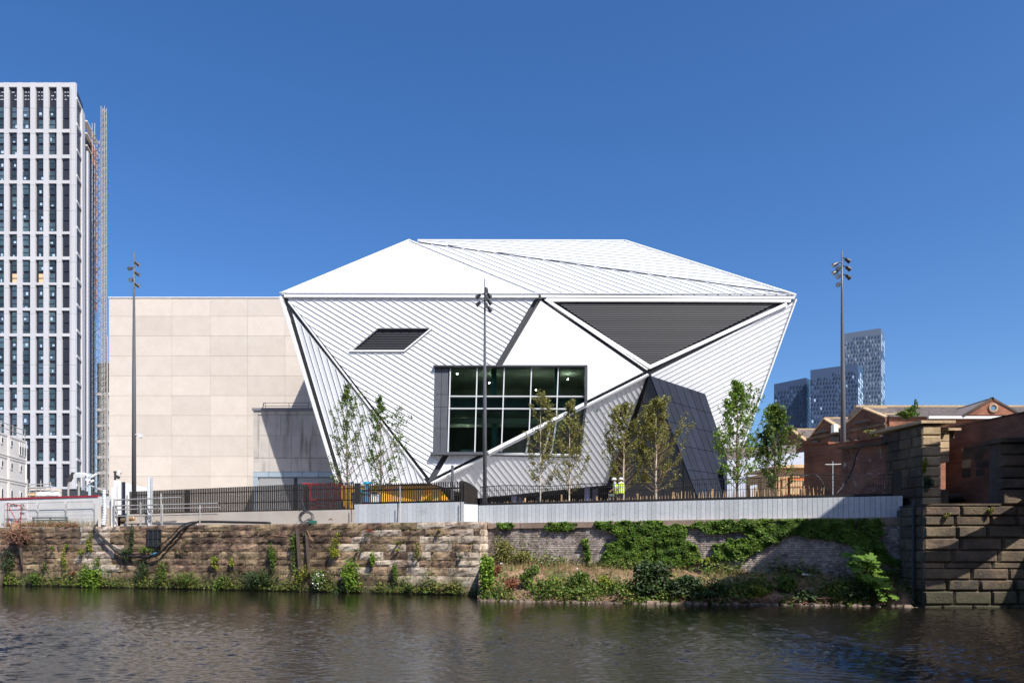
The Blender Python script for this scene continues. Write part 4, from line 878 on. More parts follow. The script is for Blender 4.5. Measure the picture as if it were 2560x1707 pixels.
boxpart('gutter', (X0 + 3, d - .5, z_e - .18), (X1, d - .2, z_e + .02), m_wht, WH)
# gablet
dg_ = 59.5; gp, gl_, gr_ = P(2481, 998, dg_), P(2415, 1036, dg_), P(2550, 1030, dg_)
gl_.z = gr_.z = zof(1037, dg_)
q = MB(); q.prism([gp, gl_, gr_], (0, 5, 0)); q.build('gablet', m_bk, WH)
for a, b in ((gp, gl_), (gp, gr_)):
    q = MB(); dv = (b - a).normalized(); q.beam(a + Vector((0, 2.6, .06)) - dv * .1, b + dv * .3 + Vector((0, 2.6, .06)), 4.8, .08, dv.cross(Vector((0, 1, 0)))); q.build('gablet_roof', m_roofslate, WH)
    q = MB(); q.beam(a + Vector((0, .08, .06)) - dv * .1, b + dv * .3 + Vector((0, .08, .06)), .3, .16, dv.cross(Vector((0, 1, 0)))); q.build('verge', m_stone_dk, WH)
cw = P(2482, 1019.5, dg_)
q = MB(); n = 24; ro, ri = .38, .24
for k in range(n):
    t0, t1_ = 2 * math.pi * k / n, 2 * math.pi * (k + 1) / n
    q.prism([cw + Vector((math.cos(t) * r_, -.12, math.sin(t) * r_)) for t, r_ in ((t0, ri), (t0, ro), (t1_, ro), (t1_, ri))], (0, .1, 0))
WR = q.build('round_window', m_stone_warm, WH)
q = MB(); q.prism([cw + Vector((math.cos(t) * ri, -.05, math.sin(t) * ri)) for t in np.linspace(0, 6.2832, 20, endpoint=False)], (0, .03, 0)); q.build('pane', mat('blue_grey_pane', (.12, .2, .28), rough=.2), WR)
# gabled range receding to the left
WG = thing('gabled_warehouse', 'brown brick gabled warehouse range with arched windows behind the timber kiosk', 'warehouse', (30, 65, 5))
def gp_(px, py): # point on the receding gable wall plane
    t = (2214 - px) / 195.; 
    a = Vector((31.13, 60.2, 0)); b = Vector((28.1, 68.5, 0)); r = (px - 1280) / F
    dv = b - a; k = (a.x - r * a.y) / (r * dv.y - dv.x); p = a + dv * k; return Vector((p.x, p.y, zof(py, p.y)))
m_gb = brickmat('brown_brick', (.20, .09, .058), (.14, .06, .042), (.12, .09, .075))
prof = [(1950, 1250), (1950, 1090), (1962, 1086), (1978, 1074), (2016, 1102), (2025, 1078 + 18), (2060, 1046), (2100, 1070), (2126, 1052), (2158, 1020), (2213, 1042), (2222, 1250)]
q = MB(); q.prism([gp_(x, y) for x, y in prof], (.9, .35, 0)); q.build('gable_wall', m_gb, WG)
for a, b in (((2019, 1101), (2060, 1046)), ((2060, 1046), (2100, 1070)), ((2100, 1072), (2158, 1020)), ((2158, 1020), (2214, 1042)), ((1962, 1086), (1978, 1074)), ((1978, 1074), (2016, 1102))):
    q = MB(); q.beam(gp_(*a) + Vector((.05, 0, .02)), gp_(*b) + Vector((.05, 0, .02)), .3, .12, Vector((-.35, .2, 1))); q.build('verge_stone', m_stone_warm, WG)
q = MB(); q.beam(gp_(2019, 1098) + Vector((-.05, 0, 0)), gp_(2214, 1059) + Vector((-.05, 0, 0)), .2, .22); q.build('string_course', m_stone_dk, WG)
for (apex, foot_r, run) in ((gp_(2158, 1020), gp_(2213, 1042), 2.0), (gp_(2060, 1046), gp_(2100, 1070), 4.2), (gp_(1978, 1074), gp_(2014, 1100), 4.6)):
    ex = Vector((run, 0, 0)); slates('slates', foot_r, foot_r + ex, apex + ex, apex, 14, m_roofslate, WG, 9)
    boxpart('ridge_tile', (apex.x, apex.y - .1, apex.z - .02), (apex.x + run, apex.y + .1, apex.z + .12), m_stone_warm, WG)
for px, py, r_ in ((2057, 1081, 7), (2156, 1057, 8)):
    c = gp_(px, py); tdir = (gp_(px + 5, py) - gp_(px - 5, py)); tdir.z = 0; tdir.normalize(); up = Vector((0, 0, 1)); n_ = Vector((-.93, -.34, 0)); rr = r_ / F * c.y
    fo = MB(); fo.prism([c + n_ * .12 + tdir * (math.cos(t) * rr * 2.9 * 1.22) + up * (math.sin(t) * rr * 1.25) for t in np.linspace(0, math.pi, 12)], -n_ * .1); fo = fo.build('window_arch', m_brick, WG)
    q = MB(); q.prism([c + n_ * .16 + tdir * (math.cos(t) * rr * 2.9) + up * (math.sin(t) * rr) for t in np.linspace(0, math.pi, 12)], -n_ * .1); q.build('pane', m_groove, fo)
for (x0_, x1_, y0_, y1_) in ((2031, 2047, 1101, 1107), (2080, 2101, 1092, 1104), (2117, 2126, 1095, 1100), (2142, 2148, 1093, 1099), (2006, 2012, 1126, 1136), (2205, 2211, 1078, 1088)):
    q = MB(); n_ = Vector((-.93, -.34, 0)) * .1; q.prism([gp_(x0_, y0_) + n_, gp_(x1_, y0_) + n_, gp_(x1_, y1_) + n_, gp_(x0_, y1_) + n_], n_ * .5); fo = q.build('window', m_groove, WG)
    q = MB(); q.prism([gp_(x0_ - 1, y1_) + n_, gp_(x1_ + 1, y1_) + n_, gp_(x1_ + 1, y1_ + 3) + n_, gp_(x0_ - 1, y1_ + 3) + n_], n_ * 1.2); q.build('sill', m_stone_warm, fo)
c = gp_(2090, 1073); boxpart('vent_box', (c.x - .5, c.y - .7, c.z - .35), (c.x - .1, c.y - .1, c.z + .35), m_wht, WG)
CHM = boxpart('chimney', (gp_(2222, 1040).x, 60.5, z_e - .4), (gp_(2222, 1040).x + 1.2, 61.5, zof(1037, 60.5)), m_brick, WH)
boxpart('chimney_cap', (gp_(2222, 1040).x - .1, 60.4, zof(1037, 60.5)), (gp_(2222, 1040).x + 1.3, 61.6, zof(1033, 60.5)), m_stone_warm, CHM)
# low buildings between hall and warehouses
LB = thing('shed', 'long low shed with a pale blue grey wall and brown roof behind the young trees', 'shed', (21, 58, 5))
m_pale = mat('pale_blue_wall', (.50, .54, .62), (.46, .50, .58), .8, .7)
d = 57; x0_, x1_ = xof(1818, d), xof(2028, d)
q = MB(); q.hexa([(x0_, d, 5), (x1_, d, 5), (x1_, 60, 5), (x0_, 60, 5), (x0_, d, zof(1150, d)), (x1_, d, zof(1128, d)), (x1_, 60, zof(1128, d)), (x0_, 60, zof(1150, d))]); q.build('wall', m_pale, LB)
q = MB(); q.hexa([(x0_, 60, 5), (xof(1990, 60), 60, 5), (xof(1990, 60), 70, 5), (x0_, 70, 5), (x0_, 60, zof(1120, 60)), (xof(1990, 60), 60, zof(1112, 60)), (xof(1990, 60), 70, zof(1085, 60)), (x0_, 70, zof(1092, 60))]); q.build('roof', m_roofslate, LB)
# ---------------------------------------------------------------- three glass towers far away
m_tw = mat('tower_navy_cladding', (.035, .065, .12), (.03, .055, .10), .02, .35, island=.25)
def twr(name, label, pxs, tops, side, d, bot, cell_w, cell_h, seed, mg):
    T = thing(name, label, 'tower', (xof((pxs[0] + pxs[1]) / 2, d), d + 8, 5)); rr_ = random.Random(seed)
    a, b = P(pxs[0], tops[0], d), P(pxs[1], tops[1], d * .985); c = P(side[0], side[1], d * 1.03)
    zb = 5
    def down(p): return Vector((p.x, p.y, zb))
    q = MB(); back = Vector((a.x * (1 + 24 / a.y) + 1, a.y + 24, a.z)); q.poly([down(a), down(b), b, a]); q.poly([down(b), down(c), c, b]); q.poly([down(a), a, back, down(back)]); q.poly([a, b, c, back]); q.poly([down(c), down(back), back, c])
    q.build('facade', mg[0], T, fix=False)
    q = MB(); n_ = (b - a).cross(Vector((0, 0, 1))).normalized(); n_ = n_ if n_.y < 0 else -n_
    H = max(a.z, b.z) - zb; W_ = Vector((b.x - a.x, b.y - a.y, 0)); nx = max(3, round((pxs[1] - pxs[0]) / cell_w)); nz_ = round(H / F * F / (cell_h / F * d))
    for j in range(nz_):
        for i in range(nx):
            z1 = max(a.z, b.z) - 4 - j * (cell_h / F * d); z0 = z1 - cell_h / F * d * .62
            top_here = a.z + (b.z - a.z) * (i + .5) / nx
            if z1 > top_here - 3 or z0 < zb or py_of(z0, d) > bot: continue
            off = .25 if j % 2 else .0; u0 = (i + off + .12) / nx; u1 = (i + off + .12 + rr_.choice((.34, .4, .55))) / nx
            if u1 > .995: continue
            k = rr_.random(); q.mi = 0 if k < mg[4] else (1 if k < mg[5] else 2)
            p_, r_ = a + W_ * u0 + n_ * .25, a + W_ * u1 + n_ * .25
            q.poly([(p_.x, p_.y, z0), (r_.x, r_.y, z0), (r_.x, r_.y, z1), (p_.x, p_.y, z1)])
    tag(q.build('windows', [mg[1], mg[2], mg[3]], T, fix=False), kind='stuff')
    q = MB(); W2 = Vector((c.x - b.x, c.y - b.y, 0)); n2 = Vector((W2.y, -W2.x, 0)).normalized(); n2 = n2 if n2.x > 0 else -n2
    for j in range(nz_):
        z1 = b.z - 3 - j * (cell_h / F * d); z0 = z1 - cell_h / F * d * .8
        if z0 < zb or py_of(z0, d) > bot: continue
        for i in range(3):
            p_, r_ = b + W2 * (i / 3 + .03) + n2 * .2, b + W2 * (i / 3 + .3) + n2 * .2; q.mi = rr_.choice((0, 0, 1)); q.poly([(p_.x, p_.y, z0), (r_.x, r_.y, z0), (r_.x, r_.y, z1), (p_.x, p_.y, z1)])
    tag(q.build('side_glazing', [mg[6], mg[2]], T, fix=False), kind='stuff')
def py_of(z, d): return 1372 - (z - CZ) / d * F
m_w_l = mat('tower_glass_light', (.30, .42, .55), rough=.25, island=.3); m_w_d = mat('tower_glass_dark', (.015, .02, .035), rough=.2); m_w_m = mat('tower_glass_mid', (.055, .09, .16), rough=.25, island=.3)
m_side = mat('tower_pale_side', (.42, .55, .66), rough=.3, island=.15); m_tw2 = mat('tower_grey_cladding', (.11, .14, .20), (.09, .12, .17), .02, .4)
m_w_g = mat('tower_grey_window', (.20, .25, .32), rough=.3, island=.25)
twr('glass_tower', 'lowest and leftmost of the three distant navy glass towers', (1935, 2015), (960, 944), (2026, 950), 400, 1100, 8, 10.5, 1, (m_tw, m_w_d, m_w_m, m_w_l, .78, .965, m_side))
twr('glass_tower', 'middle distant glass tower, navy with scattered light windows, partly behind the lamp post', (2026, 2144), (925, 909), (2157, 920), 380, 1100, 8, 10.5, 2, (m_tw, m_w_d, m_w_m, m_w_l, .76, .96, m_side))
twr('glass_tower', 'tallest distant tower, grey blue with a checkered front, right of the lamp post', (2111, 2202), (834, 820), (2211, 835), 430, 1100, 7.5, 10.5, 3, (m_tw2, m_tw, m_w_m, m_w_g, .38, .66, m_side))
# ---------------------------------------------------------------- white gridded tower at the left
TW = thing('apartment_tower', 'very tall white gridded apartment tower with dark window bays at the left edge', 'tower', (-112, 180, 5))
D = 170.; zT = zof(207, D)
m_fin = mat('white_tower_panel', (.55, .545, .56), (.51, .505, .52), .05, .55, rnd=.03); m_bay = mat('dark_bay_panel', (.025, .025, .035), rough=.4, rnd=.1)
m_tg = mat('tower_window_glass', (.035, .06, .08), (.07, .11, .13), .3, .12, rnd=.6, spec=.6); m_bd = mat('window_board', (.75, .50, .28), rough=.7)
q = MB(); q.prism([(xof(-60, D), D + .5, 5), (xof(187, D), D + .5, 5), (-108.5, 187.5, 5), (-150, 187.5, 5)], (0, 0, zT - 16)); q.prism([(xof(-60, D), D + .5, zT - 11), (xof(187, D), D + .5, zT - 11), (-105.5, 177, zT - 11), (-150, 177, zT - 11)], (0, 0, 10)); q.build('core', m_bay, TW)
fins = [(-24, -12), (10, 21.5), (42.5, 55), (75.5, 88), (108.5, 121), (141.5, 153.8), (174, 188.5)]
bays = [(-12, 10), (21.5, 42.5), (55, 75.5), (88, 108.5), (121, 141.5), (153.8, 174)]
hy = [206.5, 217.5, 322.5, 331, 386.5, 395.5, 450.5, 458.5, 578.5, 585, 641, 649, 706, 712, 769, 776, 833, 840.5, 961, 968, 1025, 1032, 1088, 1095, 1152, 1159, 1216, 1222]
for a, b in fins:
    yy = 206.5
    while yy < 1216:
        y2 = min(yy + 32.1 * 2, 1222); boxpart('fin_panel', (xof(a, D), D, zof(y2, D) + .05), (xof(b, D), D + .62, zof(yy, D)), m_fin, TW); yy = y2
for k in range(0, len(hy), 2):
    for (a, b) in bays: boxpart('transom_panel', (xof(a, D) + .03, D + .04, zof(hy[k + 1], D)), (xof(b, D) - .03, D + .6, zof(hy[k], D) - .02), m_fin, TW)
wmesh = {}
for bi, (a, b) in enumerate(bays):
    wd = 13.3; 
    for k in range(31):
        y1 = 267.5 + 32 * k
        if y1 > 1200: break
        y0b = y1 + 25
        if bi == 5:
            q = MB(); q.box((xof(a, D) + .3, D + .36, zof(y1 + 26, D)), (xof(b, D) - .3, D + .46, zof(y1 - 2, D))); q.build('dark_panel', m_bay, TW); continue
        xa = (b - wd - .3) if bi % 2 == 1 else (a + .6)
        if bi == 0: xa = -4
        m_ = m_bd if (k == 13 and bi in (1, 3)) else m_tg
        if y1 > 1090: m_ = m_bay if R.random() < .5 else m_tg
        q = MB(); q.box((xof(xa, D), D + .3, zof(y0b, D)), (xof(xa + wd, D), D + .48, zof(y1, D))); q.mi = 1; q.box((xof(xa, D), D + .24, zof(y1 + 11.8, D)), (xof(xa + wd, D), D + .3, zof(y1 + 10.4, D))); q.build('window', [m_, m_bay], TW)
        if R.random() < .45 and m_ is m_tg:
            u = xof(xa + R.uniform(1, 8), D); z = zof(y0b - R.uniform(1, 6), D); boxpart('blind', (u, D + .22, z), (u + R.uniform(.25, .6), D + .28, z + R.uniform(.3, .9)), m_side, TW)
    for k in range(3):
        for j in range(2):
            if R.random() < .75: u = a + 5 + j * 7 + R.uniform(-1, 1); boxpart('vent_slot', (xof(u, D), D + .4, zof(229.5 + 9 * k, D)), (xof(u + R.choice((4, 6, 2.5)), D), D + .49, zof(227.5 + 9 * k, D)), m_fin, TW)
# receding right side of the tower
sA, sB = Vector((xof(188.5, D), D, 0)), Vector((xof(246, 190), 190., 0))
def sp(px, d_, y): return Vector((xof(px, d_), d_, zof(y, d_)))
def ztop(d_): return zT - .2
segs = [(189, 170.3, 200, 174.2, 'glass'), (200, 174.2, 207, 176.7, 'fin'), (207, 176.9, 213.5, 179, 'glass'), (214.5, 179.2, 218, 180.5, 'fin')]
tops_ = [zT - 1.5, zT - 3.5, zT - 8, zT - 11, zT - 15]
for (xa, da, xb, db, kd), zt_ in zip(segs, tops_):
    A_, B_ = Vector((xof(xa, da), da, 0)), Vector((xof(xb, db), db, 0)); nn = Vector(((B_ - A_).y, -(B_ - A_).x, 0)).normalized()
    zlo = zof(1222, 172)
    if kd == 'fin': q = MB(); q.prism([A_ + nn * .5 + Vector((0, 0, zlo)), B_ + nn * .5 + Vector((0, 0, zlo)), B_ - nn + Vector((0, 0, zlo)), A_ - nn + Vector((0, 0, zlo))], (0, 0, zt_ - zlo)); q.build('fin_panel', m_fin, TW)
    else:
        q = MB(); q.prism([A_ + Vector((0, 0, zlo)), B_ + Vector((0, 0, zlo)), B_ - nn + Vector((0, 0, zlo)), A_ - nn + Vector((0, 0, zlo))], (0, 0, zt_ - zlo)); q.build('dark_panel', m_bay, TW)
        z = zt_ - 2.2; k = 0
        while z > zlo:
            q = MB(); o_ = nn * .06
            if xa == 189:
                if k % 2 == 0: q.prism([A_ + nn * .35 + Vector((0, 0, z)), B_ + nn * .35 + Vector((0, 0, z)), B_ + Vector((0, 0, z)), A_ + Vector((0, 0, z))], (0, 0, .6)); q.build('transom_panel', m_fin, TW)
            else:
                q.prism([A_ + o_ + Vector((0, 0, z - 1.9)), B_ + o_ + Vector((0, 0, z - 1.9)), B_ + o_ + Vector((0, 0, z)), A_ + o_ + Vector((0, 0, z))], nn * .05); q.build('window', m_tg, TW)
            z -= 3.05; k += 1
# construction face: slabs, red netting, scaffold
CF = thing('scaffold', 'tall scaffold with orange netting and floor slabs on the receding side of the white tower', 'scaffold', (xof(232, 186), 187, 10))
A_, B_ = Vector((xof(218.5, 181), 181., 0)), Vector((xof(246, 191), 191, 0)); dv = (B_ - A_).normalized(); nn = Vector((dv.y, -dv.x, 0)).normalized(); Lc = (B_ - A_).length
zlo, zhi = 14., zof(322, 184)
q = MB(); q.prism([A_ - nn * .8 + Vector((0, 0, zlo)), B_ - nn * .8 + Vector((0, 0, zlo)), B_ - nn * 3 + Vector((0, 0, zlo)), A_ - nn * 3 + Vector((0, 0, zlo))], (0, 0, zhi - zlo - 2)); q.build('inner_wall', m_bay, CF)
z = zhi; k = 0
m_net = mat('orange_netting', (.62, .17, .07), (.5, .15, .08), .5, .7)
while z > zlo + 3:
    e_ = B_ if z > zof(700, 186) else B_.lerp(A_, .2)
    q = MB(); q.prism([A_ + Vector((0, 0, z)), e_ + Vector((0, 0, z)), e_ - nn * 1.2 + Vector((0, 0, z)), A_ - nn * 1.2 + Vector((0, 0, z))], (0, 0, .32)); q.build('floor_slab', m_conc, CF)
    if zof(760, 186) < z < zof(335, 186):
        a, b = A_.lerp(B_, .40), A_.lerp(B_, .78); q = MB(); q.prism([a + nn * .1 + Vector((0, 0, z - 2.5 + R.uniform(0, .3))), b + nn * .1 + Vector((0, 0, z - 2.4)), b + nn * .1 + Vector((0, 0, z + .1)), a + nn * .1 + Vector((0, 0, z - R.uniform(.1, .6)))], nn * .03); q.build('netting', m_net, CF)
    z -= 3.05; k += 1
for t in (.02, .25, .45, .66, .85, 1.0):
    p = A_.lerp(B_, t) + nn * 1.0; zt_ = zhi + (2.5 if t in (.25, .66) else 0) - t * 5; q = MB(); q.tube([(p.x, p.y, zlo - 6), (p.x, p.y, zt_)], .07, 4); q.build('standard', m_tube, CF)
z = zlo; k = 0
while z < zhi - 1:
    q = MB(); q.tube([A_ + nn * 1.05 + Vector((0, 0, z)), B_ + nn * 1.05 + Vector((0, 0, z))], .05, 4)
    if k % 2 == 0: q.tube([A_.lerp(B_, R.choice((.0, .25, .45))) + nn * 1.05 + Vector((0, 0, z)), A_.lerp(B_, R.choice((.66, .85, 1.0))) + nn * 1.05 + Vector((0, 0, z + 2))], .05, 4)
    tag(q.build('ledger', m_tube, CF), kind='stuff'); z += 2.0; k += 1
# rack mast of the hoist
MS = thing('hoist_mast', 'slender lattice hoist mast standing just right of the white tower', 'hoist mast', (xof(259.5, 168), 168, 5))
m_rack0 = mat('mast_chord_steel', (.36, .33, .29), rough=.6); xm, dm, hw = xof(259.3, 168), 168., .42; zt_ = zof(268, 168)
for sx in (-1, 1):
    for sy in (-1, 1): q = MB(); q.tube([(xm + sx * hw, dm + sy * hw, 5), (xm + sx * hw, dm + sy * hw, zt_)], .07, 4); q.build('chord', m_rack0, MS)
m_rack = mat('mast_steel', (.42, .38, .33), (.28, .25, .22), 1, .6)
z = 5.; bs_ = MB()
while z < zt_ - 1.4:
    bs_.beam((xm - hw, dm - hw, z), (xm + hw, dm - hw, z + .75), .07, .07); bs_.beam((xm + hw, dm - hw, z + .75), (xm - hw, dm - hw, z + 1.5), .07, .07); bs_.beam((xm + hw, dm - hw, z), (xm + hw, dm + hw, z + 1.5), .07, .07)
    for zz in (z, z + .75): bs_.beam((xm - hw, dm - hw, zz), (xm + hw, dm - hw, zz), .1, .1); bs_.beam((xm - hw, dm + hw, zz), (xm + hw, dm + hw, zz), .1, .1); bs_.beam((xm + hw, dm - hw, zz), (xm + hw, dm + hw, zz), .09, .09)
    bs_.box((xm - .14, dm - hw - .1, z + .2), (xm + .16, dm - hw, z + .6)); z += 1.5
tag(bs_.build('lattice', m_rack, MS), kind='stuff')
for y_ in (310, 348, 381, 412, 453, 468, 486, 523, 540, 580, 612, 660, 740, 812, 884, 935, 1053, 1175):
    q = MB(); q.tube([(xm + hw + (1 if R.random() < .4 else -.4), dm, zof(y_, dm)), (xof(236, 180), 180, zof(y_ - 6, 172))], .06, 4); q.build('tie', m_rack0, MS)
q = MB(); q.tube([(xof(268.5, 168), 168, 5), (xof(268.5, 168), 168, zof(840, 168))], .14, 5); q.build('cable_duct', m_rack0, MS)
# building behind, between mast and beige box
SB = thing('office_block', 'dark glazed block with pale frames in the gap between hoist mast and concrete box', 'building', (xof(250, 200), 205, 5))
d = 200.; boxpart('core', (xof(240, d), d + .6, 5), (xof(300, d), 225, zof(906, d)), m_bay, SB)
for k in range(9):
    y_ = 981 + k * 39.5; boxpart('floor_band', (xof(240, d), d, zof(y_ + 6.5, d)), (xof(300, d), d + .7, zof(y_, d)), m_fin, SB)
    y2 = y_ + 8
    if k < 4:
        for xa in (247.5, 254): boxpart('window', (xof(xa, d), d + .4, zof(y2 + 29, d)), (xof(xa + 5.5, d), d + .65, zof(y2, d)), m_tg, SB)
boxpart('pillar', (xof(264, d), d - .1, 5), (xof(269, d), d + .7, zof(981, d)), m_fin, SB)
for y_ in (920, 935, 950, 965):
    for xa in (247, 256): boxpart('window', (xof(xa, d), d + .4, zof(y_ + 10, d)), (xof(xa + 7.5, d), d + .65, zof(y_, d)), m_tg, SB)
# dark podium under the tower
PD = thing('podium', 'dark low podium structure with pale columns under the white tower', 'building', (xof(160, 150), 152, 5))
d = 150.; q = MB(); q.hexa([(xof(60, d), d, 5), (xof(235, d), d, 5), (xof(235, d), 160, 5), (xof(60, d), 160, 5), (xof(60, d), d, zof(1216, d)), (xof(235, d), d, zof(1229, d)), (xof(235, d), 160, zof(1229, d)), (xof(60, d), 160, zof(1216, d))]); q.build('frame', m_groove, PD)
for px in (148, 152): boxpart('column', (xof(px, d), d - .4, 5), (xof(px + 3, d), d - .05, zof(1222, d)), m_conc, PD)
boxpart('beam', (xof(80, d), d - .5, zof(1227, d)), (xof(150, d), d - .1, zof(1221, d)), m_conc, PD)
d = 90.
S2 = thing('scaffold', 'low tangle of scaffold tubes and boards above the hoarding at the foot of the tower', 'scaffold', (xof(95, d), d, 5))
for k, (xa, ya, xb, yb) in enumerate(((68, 1211, 128, 1209), (68, 1219, 130, 1217), (66, 1226, 126, 1225), (70, 1231, 135, 1229), (90, 1223, 155, 1231))): q = MB(); q.tube([P(xa, ya, d), P(xb, yb, d)], .06, 4); q.build('tube', m_tube, S2)
for x_, y_ in ((69, 1198), (74, 1207), (90, 1211), (102, 1200), (112, 1210), (126, 1205)): q = MB(); q.tube([(xof(x_, d), d, 5), P(x_, y_, d)], .06, 4); q.build('upright', m_tube, S2)
boxpart('board_pile', (xof(67, d), d, zof(1238, d)), (xof(100, d), d + 1, zof(1231, d)), m_timber, S2)
q = MB()
for k in range(14): x_ = 98 + k * 3.4; c = P(x_, 1236, d - .5); r_ = R.uniform(.2, .35); q.tube([c + Vector((-.2, 0, 0)), c + Vector((.2, 0, R.uniform(0, .1)))], r_, 6)
q.build('white_sacks', m_wht, S2)
# ---------------------------------------------------------------- site cabins
def cq(px, py): # plane of the cabin front wall
    a, b = Vector((-49.1, 69, 0)), Vector((-50.58, 75, 0)); r = (px - 1280) / F; dv = b - a; k = (a.x - r * a.y) / (r * dv.y - dv.x); p = a + dv * k; return p
rowz = []
pE = cq(66, 0)
ztab = [zof(1102, pE.y), zof(1154, pE.y), zof(1210, pE.y), 5.0]
m_cab = mat('cabin_white', (.76, .74, .71), (.70, .67, .64), .5, .55, rnd=.03)
names_ = ('top', 'middle', 'bottom')
for r_ in range(3):
    z1, z0 = ztab[r_], ztab[r_ + 1]
    for c_ in range(2):
        xa, xb = ((-70, 20.6), (21.4, 66))[c_]; a, b = cq(xa, 0), cq(xb, 0); dv = (b - a).normalized(); nn = Vector((dv.y, -dv.x, 0)); nn = nn if nn.x > 0 else -nn
        T = thing('site_cabin', f'white site cabin at the {("left edge", "right end")[c_]} of the {names_[r_]} row of the cabin stack', 'cabin', ((a.x + b.x) / 2, (a.y + b.y) / 2, z0), 'white site cabins stacked behind the hoarding')
        q = MB(); q.prism([Vector((p.x, p.y, z0 + .03)) for p in (a, b, b - nn * 6, a - nn * 6)], (0, 0, z1 - z0 - .06)); q.build('wall', m_cab, T)
        for zz, hh in ((z0 + .04, .14), (z1 - .2, .16)): 
            q = MB(); q.prism([Vector((p.x, p.y, zz)) for p in (a + nn * .04, b + nn * .04, b - nn * .1, a - nn * .1)], (0, 0, hh)); q.build('frame_rail', m_cab, T)
        for p in (a + dv * .1, b - dv * .1): q = MB(); q.beam(Vector((p.x, p.y, z0 + .05)) + nn * .02, Vector((p.x, p.y, z1 - .05)) + nn * .02, .16, .1, nn); q.build('corner_post', m_cab, T)
        wins = ([(1.5, 6.0)], [(25.5, 30.0)] + ([] if r_ == 0 else [(49, 53)]))[c_]
        for (wa, wb) in wins:
            p, s_ = cq(wa, 0), cq(wb, 0); h0 = z0 + (z1 - z0) * .50; h1 = z0 + (z1 - z0) * .80
            q = MB(); q.prism([Vector((v.x, v.y, h)) + nn * .03 for v, h in ((p, h0), (s_, h0), (s_, h1), (p, h1))], nn * .04); w_ = q.build('window', m_wht, T)
            q = MB(); q.prism([Vector((v.x, v.y, h)) + nn * .072 for v, h in ((p.lerp(s_, .15), h0 + .12), (p.lerp(s_, .85), h0 + .12), (p.lerp(s_, .85), (h1 - .1) if r_ != 1 else h0 + .55), (p.lerp(s_, .15), (h1 - .1) if r_ != 1 else h0 + .55))], nn * .02); q.build('pane', m_groove, w_)
        if c_ == 1 and r_ == 0:
            for (wa, wb) in ((47, 51), (53, 57), (59, 63)):
                p, s_ = cq(wa, 0), cq(wb, 0); h0 = z0 + .5; h1 = z1 - .35
                q = MB(); q.prism([Vector((v.x, v.y, h)) + nn * .03 for v, h in ((p, h0), (s_, h0), (s_, h1), (p, h1))], nn * .04); w_ = q.build('window', m_wht, T)
                q = MB(); q.prism([Vector((v.x, v.y, h)) + nn * .072 for v, h in ((p.lerp(s_, .12), h0 + .08), (p.lerp(s_, .88), h0 + .08), (p.lerp(s_, .88), h1 - .45), (p.lerp(s_, .12), h1 - .45))], nn * .02); q.build('pane', m_slate, w_)
T = thing('guard_rail', 'scaffold guard rail on the roof of the cabin stack', 'guard rail', tuple(Vector((pE.x, pE.y, ztab[0]))))
a, b = cq(-60, 0), cq(65, 0)
for h in (.5, 1.0): q = MB(); q.tube([Vector((a.x, a.y, ztab[0] + h)), Vector((b.x, b.y, ztab[0] + h))], .04, 4); q.build('rail', m_tube, T)
for px in (-30, 2, 18, 32, 42, 62): c = cq(px, 0); q = MB(); q.tube([(c.x, c.y, ztab[0]), (c.x, c.y, ztab[0] + 1.1)], .04, 4); q.build('upright', m_tube, T)
# floodlights, cctv mast
def lamp(name, label, px, top, d, base, kind, cat='floodlight'):
    T = thing(name, label, cat, (xof(px, d), d, base)); x = xof(px, d); z = zof(top, d)
    q = MB(); q.tube([(x, d, base), (x, d, z)], .09, 6); q.build('pole', m_tube, T)
    q = MB(); s = 1 if kind > 0 else -1
    if kind == 2: q.hexa([(x - .35, d - .3, z), (x + .35, d - .3, z), (x + .4, d + .3, z + .1), (x - .4, d + .3, z + .1), (x - .3, d - .3, z + .35), (x + .3, d - .3, z + .35), (x + .38, d + .3, z + .55), (x - .38, d + .3, z + .55)]); q.build('lamp_head', m_galv, T)
    else: q.hexa([(x, d - .3, z - .2), (x + .1, d - .3, z - .3), (x + .1, d + .3, z - .3), (x, d + .3, z - .2), (x + .5, d - .3, z + .6), (x + .6, d - .3, z + .6), (x + .6, d + .3, z + .6), (x + .5, d + .3, z + .6)]); q.build('lamp_head', m_lamp, T)
lamp('floodlight', 'floodlight on a pale pole with its dark head tilted, before the white tower', 171, 1196, 70, 5, 1)
lamp('floodlight', 'floodlight on a pale pole with a silver square head, right of the tilted one', 197, 1194, 68, 5, 2)
T = thing('camera_mast', 'pale blue grey mast with white security cameras and cross arms', 'camera mast', (xof(224, 56), 56, 5)); x = xof(224, 56)
m_pb = mat('pale_blue_pole', (.42, .52, .55), rough=.5)
q = MB(); q.tube([(x, 56, 5), (x, 56, zof(1183, 56))], .1, 6); q.build('pole', m_pb, T)
for (ya, xa) in ((1184, 215), (1184, 237), (1212, 213), (1212, 236)): q = MB(); q.tube([P(224, ya, 56), P(xa, ya + 5, 56)], .04, 4); q.build('arm', m_pb, T)
for (xa, ya) in ((217, 1187), (235, 1188), (221, 1201), (227, 1204)): c = P(xa, ya, 55.9); q = MB(); q.beam(c - Vector((.2, 0, .12 if xa > 224 else -.12)), c + Vector((.2, 0, -.12 if xa < 224 else .12)) * 1, .14, .14); q.build('camera', m_wht, T)
T = thing('camera_mast', 'short dark mast with a white security camera and a small floodlight by the concrete box', 'camera mast', (xof(288, 54), 54, 5))
q = MB(); q.tube([(xof(288, 54), 54, 5), (xof(288, 54), 54, zof(1178, 54))], .09, 6); q.build('pole', m_lamp, T)
q = MB(); q.beam(P(284, 1179, 54), P(294, 1179, 54), .1, .1); q.build('arm', m_lamp, T)
